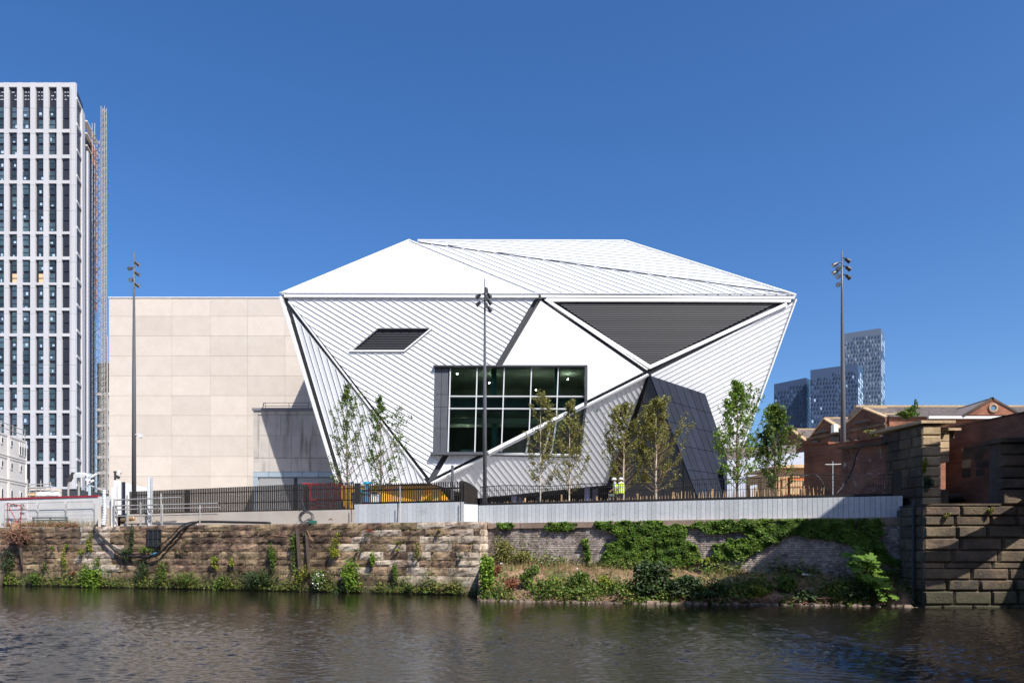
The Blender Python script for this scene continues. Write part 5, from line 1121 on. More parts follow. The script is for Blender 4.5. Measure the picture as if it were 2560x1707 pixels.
q = MB(); q.beam(P(294, 1178, 53.8), P(302, 1183, 53.8), .16, .16); q.build('camera', m_wht, T); q = MB(); q.beam(P(290, 1190, 53.8), P(298, 1194, 53.8), .2, .2); q.build('lamp_head', m_char, T)
T = thing('steel_hoarding', 'row of white ribbed steel panels sloping down behind the black slat fence', 'hoarding', (xof(330, 53), 53, 5))
for k in range(10):
    xa = 283 + k * 10; d_ = 51.5 + k * .8; z1 = zof(1199.5 + k * 2.4, d_); boxpart('steel_panel', (xof(xa, d_) + .01, d_, 5), (xof(xa + 9.6, d_), d_ + .05, z1), m_wht if k != 2 else m_slate, T)

# ---------------------------------------------------------------- unseen bridge just outside the frame, its ribs shaped to throw the long shadows
BG = thing('shadow_bridge', 'unseen arch bridge off to the right, its form made up to cast the long shadows', 'bridge', (26, 20, 5))
m_bst = mat('bridge_steel', (.20, .22, .24), (.15, .17, .19), .5, .5)
def member(name, pts, w_, h_):
    pts = smoothpts([Vector(p) for p in pts], 4)
    for i in range(len(pts) - 1):
        q = MB(); d_ = (pts[i + 1] - pts[i]).normalized(); q.beam(pts[i] - d_ * .02, pts[i + 1] + d_ * .02, w_, h_); q.build(name, m_bst, BG)
member('shadow_rib', [(24.5, 33.2, 4.9), (23.1, 30.1, 10.7), (21.3, 26.6, 14.4), (19.3, 23.1, 16.9), (18.2, 17, 19.9), (18.4, 8, 21.9), (20, -6, 21.3)], 1.3, 2.9)
member('shadow_strut', [(23.9, 32.0, 4.8), (21.9, 28.6, 6.9), (21.0, 25.6, 11.6), (20.0, 23.6, 16.6)], .7, .8)
q = MB(); q.hexa([(25.0, 33.8, 6.4), (31, 33.8, 6.4), (33, -12, 6.4), (27, -12, 6.4), (25.0, 33.8, 7.3), (31, 33.8, 7.3), (33, -12, 7.3), (27, -12, 7.3)]); q.build('deck', m_bst, BG)
for k in range(5):
    y_ = 30 - k * 6.5; q = MB(); q.tube([(25.3 + k * .28, y_, 7.2), (22.9 - [0, 3.2, 4.8, 4.8, 4.2][k] * .9, y_ - 1, [11, 16.2, 20, 21.6, 22.4][k])], .07, 5); q.build('hanger', m_bst, BG)
# ---------------------------------------------------------------- lamp posts
def spot_mesh():
    q = MB(); q.tube([(0, 0, 0), (0, .04, 0), (0, .12, 0), (0, .42, 0), (0, .5, 0)], [.08, .14, .15, .20, .21], 12); q.box((-.17, -.02, -.03), (-.14, .12, .03)); q.box((.14, -.02, -.03), (.17, .12, .03)); q.tube([(0, .05, -.1), (0, .05, -.25)], .03, 5)
    return q.mesh('spotlight', m_lamp)
def lens_mesh():
    q = MB(); q.tube([(0, .49, 0), (0, .51, 0)], .18, 12); return q.mesh('lens', m_galv)
sm_, lm_ = spot_mesh(), lens_mesh()
def lamp_post(label, px, d, top, base, heads, rb, rt, lean=0):
    z1 = zof(top, d); x = xof(px, d); T = thing('lamp_post', label, 'lamp post', (x, d, base), 'tall lamp posts with spotlights')
    q = MB(); h = z1 - base; q.tube([(x, d, base), (x + lean * .5, d, base + h * .5), (x + lean, d, base + h * .83), (x + lean, d, z1)], [rb, (rb * .75 + rt * .25), rt * 1.2, rt * .75], 12); q.build('pole', m_pole, T, smooth=True)
    q = MB(); q.tube([(x, d, base), (x, d, base + .12)], rb * 1.5, 12); q.build('base_plate', m_char, T)
    for (dx, y, yaw, tilt) in heads:
        z = zof(y, d); c = Vector((x + lean + dx / F * d * .55, d - .12, z))
        rot = (math.radians(tilt), 0, math.radians(yaw))
        q = MB(); q.tube([(x + lean, d, z + .1), tuple(c + Vector((0, 0, .02)))], .03, 5); q.build('bracket', m_lamp, T)
        o = inst('spotlight', sm_, T, c, (.62, .62, .62), rot); l = bpy.data.objects.new('lens', lm_); COL.objects.link(l); l.parent = o
    return T
lamp_post('tall dark grey lamp post in front of the beige concrete box', 335, 50, 630, 5,
          [(11, 658, -70, -35), (-6, 672, 170, -30), (11, 683, -75, -35), (-3, 700, 180, -30), (11, 711, -70, -35)], .15, .06)
T = thing('security_camera', 'white security camera bracketed to the lamp post before the beige box', 'camera', tuple(P(350, 1088, 49.8)))
q = MB(); q.tube([P(338, 1086, 49.9), P(352, 1085, 49.9)], .04, 5); q.build('bracket', m_wht, T); q = MB(); q.box(P(348, 1094, 49.9) - Vector((0, .2, 0)), P(357, 1085, 49.9) + Vector((0, .1, 0))); q.build('housing', m_wht, T)
lamp_post('tall grey lamp post standing in front of the hall, crossing its big window', 1212, 43.5, 697, 5,
          [(6, 722, 190, -55), (13, 735, -60, -45), (-20, 738, 75, -35), (7, 742, 180, -55), (15, 752, -60, -45), (-20, 757, 75, -35), (6, 760, 185, -55), (15, 770, -60, -45)], .125, .05)
lamp_post('tall dark lamp post at the right rising behind the brick flank wall', 2109, 41.5, 627, 5,
          [(11, 649, -80, -30), (-24, 660, 95, -28), (-12, 669, 120, -35), (14, 669, -80, -30), (-24, 680, 95, -28), (-11, 689, 120, -35), (14, 690, -75, -30), (-11, 709, 120, -35)], .155, .055, lean=-.09)
T = thing('street_lamp', 'short street lamp with two slim white arms in front of the brick flank wall', 'street lamp', (xof(2082, 45), 45, 5))
q = MB(); q.tube([(xof(2082, 36.9), 36.9, 5), P(2082, 1153, 36.9)], .022, 6); q.build('pole', m_galv, T)
for a, b in ((2063, 1160.5), (2102, 1159.5)): q = MB(); q.beam(P(2082, 1160.5, 36.9), P(a, b, 36.9), .05, .03); q.build('arm', m_wht, T)
T.location = (xof(2082, 36.9), 36.9, 5)
for c in T.children: c.location = Vector((xof(2082, 45), 45, 5)) - T.location
# ---------------------------------------------------------------- timber kiosk
KI = thing('kiosk', 'small fresh timber kiosk with board cladding and an overhanging flat roof', 'kiosk', (xof(1960, 49), 50, 5))
d = 48.; X = lambda px: xof(px, d)
zt = zof(1171, d)
bx = np.linspace(1942, 2050, 28)
boxpart('wall', (X(1940), d + .06, 5), (X(2050), d + 3, zt), m_timber, KI)
for i in range(27):
    if 2003 < bx[i] < 2035:
        boxpart('board', (X(bx[i]) + .01, d, zof(1203, d)), (X(bx[i + 1]) - .012, d + .07, zt - .02), m_timber, KI); boxpart('board', (X(bx[i]) + .01, d, 5), (X(bx[i + 1]) - .012, d + .07, zof(1225, d)), m_timber, KI)
    else: boxpart('board', (X(bx[i]) + .01, d, 5), (X(bx[i + 1]) - .012, d + .07, zt - .02), m_timber, KI)
boxpart('opening', (X(2004), d + .03, zof(1225, d)), (X(2035), d + .07, zof(1203, d)), m_oldwood, KI)
# open left porch running back
pA, pB = P(1941, 1171, d), P(1868, 1188, 54.)
q = MB(); q.hexa([(pA.x, pA.y, pA.z), (pB.x - .3, pB.y, pB.z), (pB.x + 4, pB.y, pB.z + .2), (X(2054), d - .3, pA.z + .06), (pA.x, pA.y - .3, pA.z + .2), (pB.x - .3, pB.y - .2, pB.z + .12), (pB.x + 4, pB.y, pB.z + .32), (X(2054), d - .3, pA.z + .27)]); q.build('roof', m_timber, KI)
boxpart('fascia', (X(1938), d - .35, zt + .02), (X(2056), d - .28, zt + .2), m_timber, KI)
for (pa__, da) in ((1869, 53.5), (1898, 51.3), (1902, 51), (1912, 50.3), (1940, 48.1)):
    x = xof(pa__, da); boxpart('post', (x - .1, da - .1, 5), (x + .12, da + .1, zof(1171 + (1941 - pa__) * .23 + 3, da)), m_timber, KI)
q = MB(); q.hexa([(xof(1869, 53.6), 53.6, 5), (xof(1940, 48.3), 48.3, 5), (xof(1940, 48.3) + 1.5, 49.5, 5), (xof(1869, 53.6) + 1.5, 55, 5), (xof(1869, 53.6), 53.6, 5.01), (xof(1940, 48.3), 48.3, 5.01), (xof(1940, 48.3) + 1.5, 49.5, zof(1185, 49)), (xof(1869, 53.6) + 1.5, 55, zof(1195, 54))]); q.build('inner_wall', m_oldwood, KI)
q = MB(); q.beam(P(1870, 1197, 53.4), P(1940, 1181, 48.2), .12, .25); q.build('beam', m_timber, KI)
q = MB(); q.beam(P(1870, 1207, 53.4), P(1900, 1203, 51.2), .1, .4); q.build('beam', m_timber, KI)
# ---------------------------------------------------------------- lifts
def lift(name, label, px0, px1, top, bot, d, m, right_panel=True, toe=True, mids=(.45,), posts=(0, .33, .66, 1)):
    x0_, x1_ = xof(px0, d), xof(px1, d); z1, z0 = zof(top, d), zof(bot, d); T = thing(name, label, 'platform lift', ((x0_ + x1_) / 2, d, 5), None)
    for t in posts: x = x0_ + (x1_ - x0_) * t; q = MB(); q.box((x - .04, d - .04, z0), (x + .04, d + .04, z1)); q.build('post', m, T)
    for y in (d, d + 1.1): q = MB(); q.beam((x0_, y, z1), (x1_, y, z1), .07, .07); q.build('top_rail', m, T)
    for t in mids: q = MB(); q.beam((x0_, d, z0 + (z1 - z0) * t), (x1_, d, z0 + (z1 - z0) * t), .05, .05); q.build('mid_rail', m, T)
    for x in (x0_, x1_): q = MB(); q.box((x - .04, d + 1.06, z0), (x + .04, d + 1.14, z1)); q.build('post', m, T)
    boxpart('deck', (x0_, d, z0 - .12), (x1_, d + 1.1, z0), m, T)
    if toe: boxpart('toe_board', (x0_ + (x1_ - x0_) * .55, d - .06, z0), (x1_, d - .02, z0 + (z1 - z0) * .28), m, T); boxpart('label_strip', (x0_ + (x1_ - x0_) * .72, d - .075, z0 + .14), (x0_ + (x1_ - x0_) * .92, d - .06, z0 + .2), m_wht, T)
    if right_panel: q = MB(); q.hexa([(x1_, d - .05, z0), (x1_ + .3, d + .1, z0), (x1_ + .3, d + 1, z0), (x1_, d + .9, z0), (x1_ - .02, d - .05, z1 + .03), (x1_ + .24, d + .1, z1 + .03), (x1_ + .24, d + 1, z1 + .03), (x1_ - .02, d + .9, z1 + .03)]); q.build('gate_panel', m, T)
    boxpart('chassis', (x0_ + .2, d + .1, 5.15), (x1_ - .2, d + 1.0, 5.5), m_char, T)
    for k in range(2):
        for x in (x0_ + .4, x1_ - .4): q = MB(); q.tube([(x, d + (0 if k == 0 else .9), 5.17), (x, d + (.2 if k == 0 else 1.1), 5.17)], .17, 12); q.build('wheel', m_rubber, T)
    q = MB()
    zz = 5.5
    while zz < z0 - .2: q.beam((x0_ + .3, d + .3, zz), (x1_ - .3, d + .3, zz + .25), .06, .06); q.beam((x1_ - .3, d + .4, zz), (x0_ + .3, d + .4, zz + .25), .06, .06); zz += .25
    if q.v: q.build('scissor_arms', m, T)
    return T
lift('scissor_lift', 'orange platform lift with railings in front of the timber kiosk', 1971, 2048, 1194, 1235, 43.5, m_orange, posts=(0, .02, .97, 1))
lift('scissor_lift', 'bright red platform lift seen through the black slats before the shutters', 758, 850, 1209, 1246, 52, m_redm, right_panel=False, posts=(0, .2, .42, .66, .88, 1), mids=(.3, .6), toe=False)
BLF = thing('mast_lift', 'blue upright mast lift with a light blue top plate behind the slat fence', 'mast lift', (xof(920, 50), 50, 5)); d = 50
x = xof(919, d); boxpart('mast', (x - .17, d, 5.3), (x - .02, d + .3, zof(1207, d)), m_cyan, BLF); boxpart('mast', (x + .04, d, 5.3), (x + .16, d + .3, zof(1215, d)), m_blue, BLF)
boxpart('top_plate', (x - .32, d - .1, zof(1209, d)), (x + .28, d + .4, zof(1204, d)), m_cyan, BLF); boxpart('side_box', (x - .5, d - .2, 5.3), (x - .2, d + .5, zof(1223, d)), m_blue, BLF)
boxpart('chassis', (x - .6, d - .3, 5.15), (x + 1.0, d + .6, 5.5), m_char, BLF); boxpart('battery_box', (x + .3, d - .1, 5.5), (x + .85, d + .4, zof(1234, d)), m_wht, BLF); boxpart('control_box', (x + .25, d - .15, zof(1234, d)), (x + .7, d + .2, zof(1229, d)), m_lamp, BLF)
for xx in (x - .4, x + .8): q = MB(); q.tube([(xx, d - .35, 5.17), (xx, d - .2, 5.17)], .17, 12); q.build('wheel', m_rubber, BLF)
T = thing('skip', 'grey steel bin behind the slat fence left of the blue mast lift', 'bin', (xof(893, 49), 49, 5)); x0_, x1_ = xof(879, 49), xof(905, 49)
q = MB(); z1 = zof(1233, 49); q.hexa([(x0_ + .1, 49, 5), (x1_ - .1, 49, 5), (x1_ - .1, 50, 5), (x0_ + .1, 50, 5), (x0_, 48.9, z1), (x1_, 48.9, z1), (x1_, 50.1, z1), (x0_, 50.1, z1)]); q.build('body', m_slate, T); boxpart('rim', (x0_ - .04, 48.85, z1 - .02), (x1_ + .04, 50.15, z1 + .06), m_char, T)
T = thing('bench', 'low dark green bench behind the railing beside the two workers', 'bench', (xof(1535, 44), 44, 5)); x0_, x1_ = xof(1522, 44), xof(1543, 44)
boxpart('seat', (x0_, 43.8, zof(1240, 44)), (x1_, 44.3, zof(1236, 44)), m_brail, T)
for x in (x0_ + .05, x1_ - .05): boxpart('leg', (x - .04, 43.85, 5), (x + .04, 44.25, zof(1240, 44)), m_brail, T)
boxpart('backrest', (x0_, 44.3, zof(1240, 44)), (x1_, 44.35, zof(1233, 44)), m_brail, T)
# ---------------------------------------------------------------- two workers
def person(label, x, y, z, h, face, shirt, lean=0., bow=0., arms=None, group='workers in high visibility vests'):
    T = thing('person', label, 'person', (x, y, z), group, rz=face); s = h / 1.75
    J = {'pel': (0, 0, .95, .135), 'sp1': (0, .01, 1.10, .125), 'sp2': (0, .01 + bow * .3, 1.28, .155), 'ch': (0, bow * .7, 1.42, .13), 'nk': (0, bow, 1.50, .055), 'hd0': (0, bow + .02, 1.56, .068), 'hd1': (0, bow + .045, 1.645, .085), 'hd2': (0, bow + .04, 1.71, .06)}
    for s_, n in ((-1, 'l'), (1, 'r')):
        J['sh' + n] = (s_ * .17, bow * .75, 1.42, .06); a = arms[0 if s_ < 0 else 1] if arms else ((s_ * .24, .02, 1.15), (s_ * .25, .12, .93))
        J['el' + n] = (*a[0], .042); J['wr' + n] = (*a[1], .028); w_, e_ = Vector(a[1]), Vector(a[0]); dr = (w_ - e_).normalized(); pm = w_ + dr * .07; J['pa' + n] = (*pm, .034)
        J['hp' + n] = (s_ * .09, 0, .90, .09); J['kn' + n] = (s_ * .10, .03, .50, .06); J['an' + n] = (s_ * .10, -.01, .10, .042); J['ft' + n] = (s_ * .11, .15, .045, .04)
    keys = list(J); idx = {k: i for i, k in enumerate(keys)}
    E_ = [('pel', 'sp1'), ('sp1', 'sp2'), ('sp2', 'ch'), ('ch', 'nk'), ('nk', 'hd0'), ('hd0', 'hd1'), ('hd1', 'hd2')]
    for n in 'lr': E_ += [('ch', 'sh' + n), ('sh' + n, 'el' + n), ('el' + n, 'wr' + n), ('wr' + n, 'pa' + n), ('pel', 'hp' + n), ('hp' + n, 'kn' + n), ('kn' + n, 'an' + n), ('an' + n, 'ft' + n)]
    me = bpy.data.meshes.new('body'); me.from_pydata([Vector(J[k][:3]) * s for k in keys], [(idx[a], idx[b]) for a, b in E_], [])
    o = bpy.data.objects.new('body', me); COL.objects.link(o); sk = o.modifiers.new('skin', 'SKIN')
    for i, k in enumerate(keys): me.skin_vertices[0].data[i].radius = (J[k][3] * s * (1.15 if k in ('pel', 'sp1', 'sp2', 'ch') else 1), J[k][3] * s * (.8 if k in ('pel', 'sp1', 'sp2', 'ch') else 1)); me.skin_vertices[0].data[i].use_root = k == 'pel'
    sb = o.modifiers.new('sub', 'SUBSURF'); sb.levels = 2; sb.render_levels = 2
    dg_ = bpy.context.evaluated_depsgraph_get(); m2 = bpy.data.meshes.new_from_object(o.evaluated_get(dg_)); bpy.data.objects.remove(o)
    bm = bmesh.new(); bm.from_mesh(m2)
    q = MB()
    for n, sg in (('l', -1), ('r', 1)):      # fingers and thumb
        w_, p_ = Vector(J['wr' + n][:3]) * s, Vector(J['pa' + n][:3]) * s; dr = (p_ - w_).normalized(); sd = dr.cross(Vector((1, 0, 0))).normalized()
        for k in range(4):
            b0 = p_ + sd * (k - 1.5) * .019 * s; L_ = (.06, .072, .068, .052)[k] * s
            q.tube([b0, b0 + dr * L_ * .6, b0 + dr * L_ + Vector((-sg * .02, 0, 0)) * s], [.0095 * s, .009 * s, .007 * s], 5)
        q.tube([w_ + dr * .03 * s + sd * .025 * s, w_ + dr * .065 * s + sd * .055 * s, w_ + dr * .095 * s + sd * .06 * s], [.012 * s, .01 * s, .008 * s], 5)
    # nose, ears
    hc = Vector((0, bow + .045, 1.635)) * s
    q.tube([hc + Vector((0, .07, .01)) * s, hc + Vector((0, .10, -.015)) * s], [.008 * s, .014 * s], 5)
    for sg in (-1, 1): q.tube([hc + Vector((sg * .078, 0, .015)) * s, hc + Vector((sg * .088, -.008, -.02)) * s], [.016 * s, .012 * s], 5)
    tmp = q.mesh('tmp', m_skin); bm.from_mesh(tmp); 
    for f in bm.faces:
        c = f.calc_center_median() / s; f.smooth = True
        hand = min((c - Vector(J['pa' + n][:3])).length for n in 'lr') < .16; fore = False
        for n in 'lr':
            e_, w_ = Vector(J['el' + n][:3]), Vector(J['wr' + n][:3]); t = (c - e_).dot(w_ - e_) / (w_ - e_).length_squared
            if -.1 < t < 1.3 and (c - e_.lerp(w_, max(0, min(1, t)))).length < .07: fore = True
        f.material_index = 0 if (c.z > 1.515 or hand or fore) else (3 if c.z < .1 else (2 if c.z < .98 else 1))
    m2.materials.clear(); 
    bm.to_mesh(m2); bm.free()
    for m in (m_skin, shirt, m_trouser, m_rubber): m2.materials.append(m)
    o = bpy.data.objects.new('body', m2); COL.objects.link(o); o.parent = T
    def child(name, mb, m, sm=True):
        c = bpy.data.objects.new(name, mb.mesh(name, m, smooth=sm)); COL.objects.link(c); c.parent = T
    def ring(zc, rx, ry, yc, n=18): return [Vector((rx * math.cos(t), yc + ry * math.sin(t), zc)) * s for t in np.linspace(0, 2 * math.pi, n, endpoint=False)]
    q = MB(); rows_ = [ring(.84, .235, .17, .01), ring(.98, .23, .165, .01), ring(1.12, .215, .155, .01 + bow * .1), ring(1.28, .225, .165, bow * .35), ring(1.40, .205, .15, bow * .65), ring(1.475, .11, .085, bow * .9)]
    for r_ in rows_: q.v += [tuple(p) for p in r_]
    n = 18
    for j in range(len(rows_) - 1):
        for k in range(n): q.f.append((j * n + k, j * n + (k + 1) % n, (j + 1) * n + (k + 1) % n, (j + 1) * n + k)); q.m.append(0)
    child('vest', q, m_vest)
    for zc in (1.02, 1.17):
        q = MB(); a_, b_ = ring(zc, .232, .172, .01 + bow * .15), ring(zc + .05, .230, .170, .01 + bow * .2); q.v += [tuple(p) for p in a_ + b_]
        for k in range(n): q.f.append((k, (k + 1) % n, n + (k + 1) % n, n + k)); q.m.append(0)
        child('reflective_band', q, m_reflect)
    q = MB(); pr = [(.125, 0), (.122, .03), (.112, .07), (.085, .105), (.045, .125), (.008, .13)]; hcx = Vector((0, bow + .035, 1.665)) * s
    for r_, zz in pr: q.v += [tuple(hcx + Vector((r_ * .95 * math.cos(t), r_ * 1.12 * math.sin(t), zz)) * s) for t in np.linspace(0, 2 * math.pi, n, endpoint=False)]
    for j in range(len(pr) - 1):
        for k in range(n): q.f.append((j * n + k, j * n + (k + 1) % n, (j + 1) * n + (k + 1) % n, (j + 1) * n + k)); q.m.append(0)
    q.prism([hcx + Vector((.15 * .95 * math.cos(t), .02 + .17 * math.sin(t), 0)) * s for t in np.linspace(0, 2 * math.pi, n, endpoint=False)], (0, 0, .012 * s))
    child('helmet', q, m_wht)
    for sg in (-1, 1):
        q = MB(); e0 = hc + Vector((sg * .03, .078, .015)) * s; q.box(tuple(e0 - Vector((.011, .006, .006)) * s), tuple(e0 + Vector((.011, .006, .006)) * s)); child('eye', q, m_lamp, False)
    q = MB(); e0 = hc + Vector((0, .078, -.045)) * s; q.box(tuple(e0 - Vector((.022, .006, .004)) * s), tuple(e0 + Vector((.022, .006, .004)) * s)); child('mouth', q, m_red, False)
    return T
zg = 5.0
person('worker in white helmet and yellow vest, seen from behind at the railing', xof(1553, 42.3), 42.3, zg, (zof(1190.5, 42.3) - zg) / 1.055, math.radians(25), m_shirt2)
person('worker in a white helmet and pale blue shirt facing left, half hidden behind his colleague', xof(1541, 43.1), 43.1, zg, (zof(1191.5, 43.1) - zg) / 1.05, math.radians(75), m_shirt, bow=.10, arms=(((-.27, .06, 1.17), (-.25, .28, 1.02)), ((.25, .1, 1.16), (.2, .32, 1.05))))
# ---------------------------------------------------------------- earth bank under the brick wall
def wall_y(x): return 40.387 - .3654 * x
def water_y(x): return float(np.interp(x, [-3, -1, 4, 10, 15, 18, 20], [36.2, 35.9, 34.6, 33.9, 33.0, 32.4, 32.2]))
def top_z(x): return float(np.interp(x, [-3, -1, 1, 4, 9, 14, 18.5], [2.2, 2.05, 1.85, 1.7, 1.55, 1.35, 1.1]))
def bank_z(x, s_):      # s_ 0 at the water, 1 at the wall
    t = top_z(x); edge = .55 + .25 * noise.noise(Vector((x * .6, 3, 0)))
    prof_ = np.interp(s_, [0, .08, .22, .5, 1], [-.15, edge * .6, edge, edge + (t - edge) * .5, t])
    return float(prof_) + .16 * noise.noise(Vector((x * .9, s_ * 3, 5))) + .06 * noise.noise(Vector((x * 3, s_ * 9, 9)))
def bank_p(x, s_): yw, y0_ = wall_y(x) + .05, water_y(x) + .25 * noise.noise(Vector((x * .8, 0, 0))); return Vector((x, y0_ + (yw - y0_) * s_, bank_z(x, s_)))
q = MB(); nx, ny = 160, 26; xs = np.linspace(-1.75, 18.3, nx + 1)
for j in range(ny + 1):
    for i in range(nx + 1):
        p = bank_p(xs[i], (j / ny) ** 1.3); q.v.append(tuple(p))
for j in range(ny):
    for i in range(nx): a = j * (nx + 1) + i; q.f.append((a, a + 1, a + nx + 2, a + nx + 1)); q.m.append(0)
tag(q.build('riverbank', m_earth, fix=False, smooth=True), kind='structure')
def bank_at(px, py):    # bank point seen at a photo pixel
    best = None
    for s_ in np.linspace(0, 1, 60):
        for it in range(1):
            x = 0; yy = 35.
            for _ in range(4):
                x = (px - 1280) / F * yy; p = bank_p(x, s_); yy = p.y
        yp = 1372 - (p.z - CZ) / p.y * F; e = abs(yp - py)
        if best is None or e < best[0]: best = (e, p)
    return best[1]
# ---------------------------------------------------------------- young trees
def tree(label, px, d, base, top, crown, leafm, bark, nleaf, leaf=.085, trunk_r=.07, dens=1., seed=1, group=None, sweep=.55, lowest=.14):
    """crown: list of (height fraction, left half width px, right half width px)"""
    rr_ = random.Random(seed); x = xof(px, d); z1 = zof(top, d); H = z1 - base
    T = thing('tree', label, 'tree', (x, d, base), group)
    hs_ = [c[0] for c in crown]; lw = [c[1] / F * d for c in crown]; rw = [c[2] / F * d for c in crown]
    tr = [Vector((x + .12 * noise.noise(Vector((t * 2.5, seed, 0))) * H * .12, d + .1 * noise.noise(Vector((t * 2, 9, seed))), base + H * t)) for t in np.linspace(0, .97, 12)]
    q = MB(); q.tube(tr, [trunk_r * (1 - .88 * i / 11) for i in range(12)], 8); q.build('trunk', bark, T, smooth=True)
    q = MB(); tips = []
    nb_ = int(46 * dens)
    for k in range(nb_):
        t = lowest + (.96 - lowest) * (k + rr_.random()) / nb_; a = rr_.uniform(0, 2 * math.pi); j = t * 11 / .97; i0 = min(int(j), 10); b0 = tr[i0].lerp(tr[i0 + 1], min(1, j - i0))
        w_ = np.interp(t + .06, hs_, rw if math.cos(a) > 0 else lw); reach = max(.12, w_ * rr_.uniform(.6, 1.22)) ; up = reach * sweep * 2.0 * rr_.uniform(.6, 1.3)
        e_ = b0 + Vector((math.cos(a) * reach, math.sin(a) * reach * .8, up)); e_.z = min(e_.z, z1 - .05)
        m_ = b0.lerp(e_, .5) + Vector((math.cos(a) * reach * .14, 0, -up * .12))
        r0 = max(.008, trunk_r * (1 - t) * .42); q.tube([b0, m_, e_], [r0, r0 * .6, .004], 4, cap=False)
        for u in range(5):
            s0 = rr_.uniform(.25, 1); p = b0.lerp(m_, s0 * 2) if s0 < .5 else m_.lerp(e_, s0 * 2 - 1)
            l = rr_.uniform(.2, .5) * (.4 + reach * .5); aa = a + rr_.uniform(-1.3, 1.3); tw = p + Vector((math.cos(aa) * l, math.sin(aa) * l, l * rr_.uniform(.0, 1.0) * sweep * 1.6))
            q.tube([p, tw], [.007, .003], 3, cap=False); tips.append((p, tw))
        tips.append((m_, e_)); tips.append((m_, e_))
    tips.append((tr[-2], Vector((tr[-1].x, tr[-1].y, z1)))); tips.append((tr[-3], tr[-1]))
    q.build('branches', m_twig, T, fix=False)
    pts = []
    ws = [rr_.uniform(.3, 1.6) for _ in tips]
    ch = rr_.choices(range(len(tips)), ws, k=nleaf)
    for c in ch:
        a_, b_ = tips[c]; p = a_.lerp(b_, rr_.random() ** .7); s0 = .07; pts.append((p.x + rr_.gauss(0, s0), p.y + rr_.gauss(0, s0), p.z + rr_.gauss(0, s0) - .03))
    leaf_mesh('crown', pts, leaf, leafm, T)
    return T
G_ = 'young trees planted in front of the hall'
cone = lambda a, b, c_, d_: [(0, 3, 3), (.12, a * .6, b * .6), (.25, a, b), (.5, a * .95, b * .95), (.75, c_, d_), (.93, 8, 8), (1, 2, 2)]
tree('slender young birch in front of the narrow left facet, leftmost of the trees', 868, 50, 5, 953, cone(44, 74, 28, 42), m_leaf, m_bark, 4000, .085, .075, 1.2, 3, G_, .75)
tree('slim young birch with a side branch to the right, before the dark groove', 951, 50, 5, 985, cone(32, 74, 26, 44), m_leaf, m_bark, 3500, .09, .07, 1.1, 5, G_, .75)
tree('pale trunked birch standing in front of the left part of the glass triangle', 1351, 46, 5, 975, [(0, 2, 2), (.1, 40, 44), (.3, 42, 48), (.6, 30, 30), (.8, 28, 34), (.95, 10, 10), (1, 3, 3)], m_leaf_o, m_bark_w, 3200, .085, .062, 1.1, 7, G_, .8)
tree('pale trunked birch at the right end of the glass triangle', 1424, 46, 5, 994, [(0, 2, 2), (.1, 36, 50), (.3, 38, 44), (.6, 34, 32), (.8, 26, 24), (.95, 8, 8), (1, 3, 3)], m_leaf_o, m_bark_w, 2900, .085, .06, 1.1, 8, G_, .8)
tree('birch standing behind the two workers beside the dark entrance', 1559, 45, 5, 1005, [(0, 2, 2), (.1, 45, 55), (.3, 58, 62), (.6, 45, 45), (.8, 28, 34), (.95, 10, 12), (1, 3, 3)], m_leaf_o, m_bark_w, 6200, .085, .075, 1.4, 9, G_, .8)
tree('white trunked birch in the middle of the dark triangular entrance', 1640, 45, 5, 992, [(0, 2, 2), (.1, 40, 40), (.3, 55, 68), (.6, 42, 52), (.8, 24, 34), (.95, 14, 16), (1, 3, 3)], m_leaf_o, m_bark_w, 7600, .085, .085, 1.6, 10, G_, .8)
tree('bright green young tree right of the entrance against the white facade edge', 1843, 43, 5, 948, [(0, 2, 2), (.1, 30, 50), (.3, 50, 78), (.5, 60, 62), (.7, 44, 62), (.87, 22, 36), (1, 3, 3)], m_leaf_b, m_bark, 5800, .10, .085, 1.6, 11, G_, .75)
tree('dense upright young tree in front of the timber kiosk', 1938, 43, 5, 1008, [(0, 2, 2), (.12, 30, 36), (.3, 52, 66), (.5, 42, 50), (.7, 30, 34), (.87, 22, 20), (1, 3, 3)], m_leaf, m_bark, 5800, .10, .08, 1.7, 12, G_, .8)
# ---------------------------------------------------------------- wall plants, each on its own spot
def blob(C, rx, ry, rz, n, rr_=NP):
    a = rr_.normal(size=(n, 3)); a /= np.linalg.norm(a, axis=1)[:, None]; r_ = rr_.uniform(.35, 1, n) ** .6
    return np.array(C) + a * r_[:, None] * np.array((rx, ry, rz))
def plant(label, px, py, w_, h_, m, n, leaf=.07, left=True, name='wall_plant', cat='plant', off=-.18, group=None, flowers=None, stems=True):
    c = lp(px, py, off) if left is True else left
    d_ = c.y; rx, rz = w_ / 2 / F * d_, h_ / 2 / F * d_
    T = thing(name, label, cat, (c.x, c.y + .1, c.z - rz), group)
    P_ = []; k = max(2, int(w_ * h_ / 260) + 2)
    for i in range(k):
        cc = (c.x + R.uniform(-.6, .6) * rx, c.y + R.uniform(-.08, .05), c.z + R.uniform(-.6, .6) * rz); P_.append(blob(cc, rx * R.uniform(.35, .6), min(.35, rx * .7), rz * R.uniform(.3, .55), max(6, n // k)))
    leaf_mesh('foliage', np.concatenate(P_), leaf, m, T, nrm=(0, -.35, .55), nj=.7)
    if stems:
        q = MB()
        for i in range(max(3, k)): q.tube([(c.x + R.uniform(-.2, .2) * rx, c.y + .2, c.z - rz * .8), (c.x + R.uniform(-.8, .8) * rx, c.y - .05, c.z + rz * R.uniform(.2, 1))], [.012, .005], 3, cap=False)
        q.build('stems', m_twig, T, fix=False)
    if flowers: leaf_mesh('flowers', blob((c.x, c.y - .15, c.z), rx * .8, .2, rz * .8, flowers[1]), .09, flowers[0], T, elong=1)
    return T
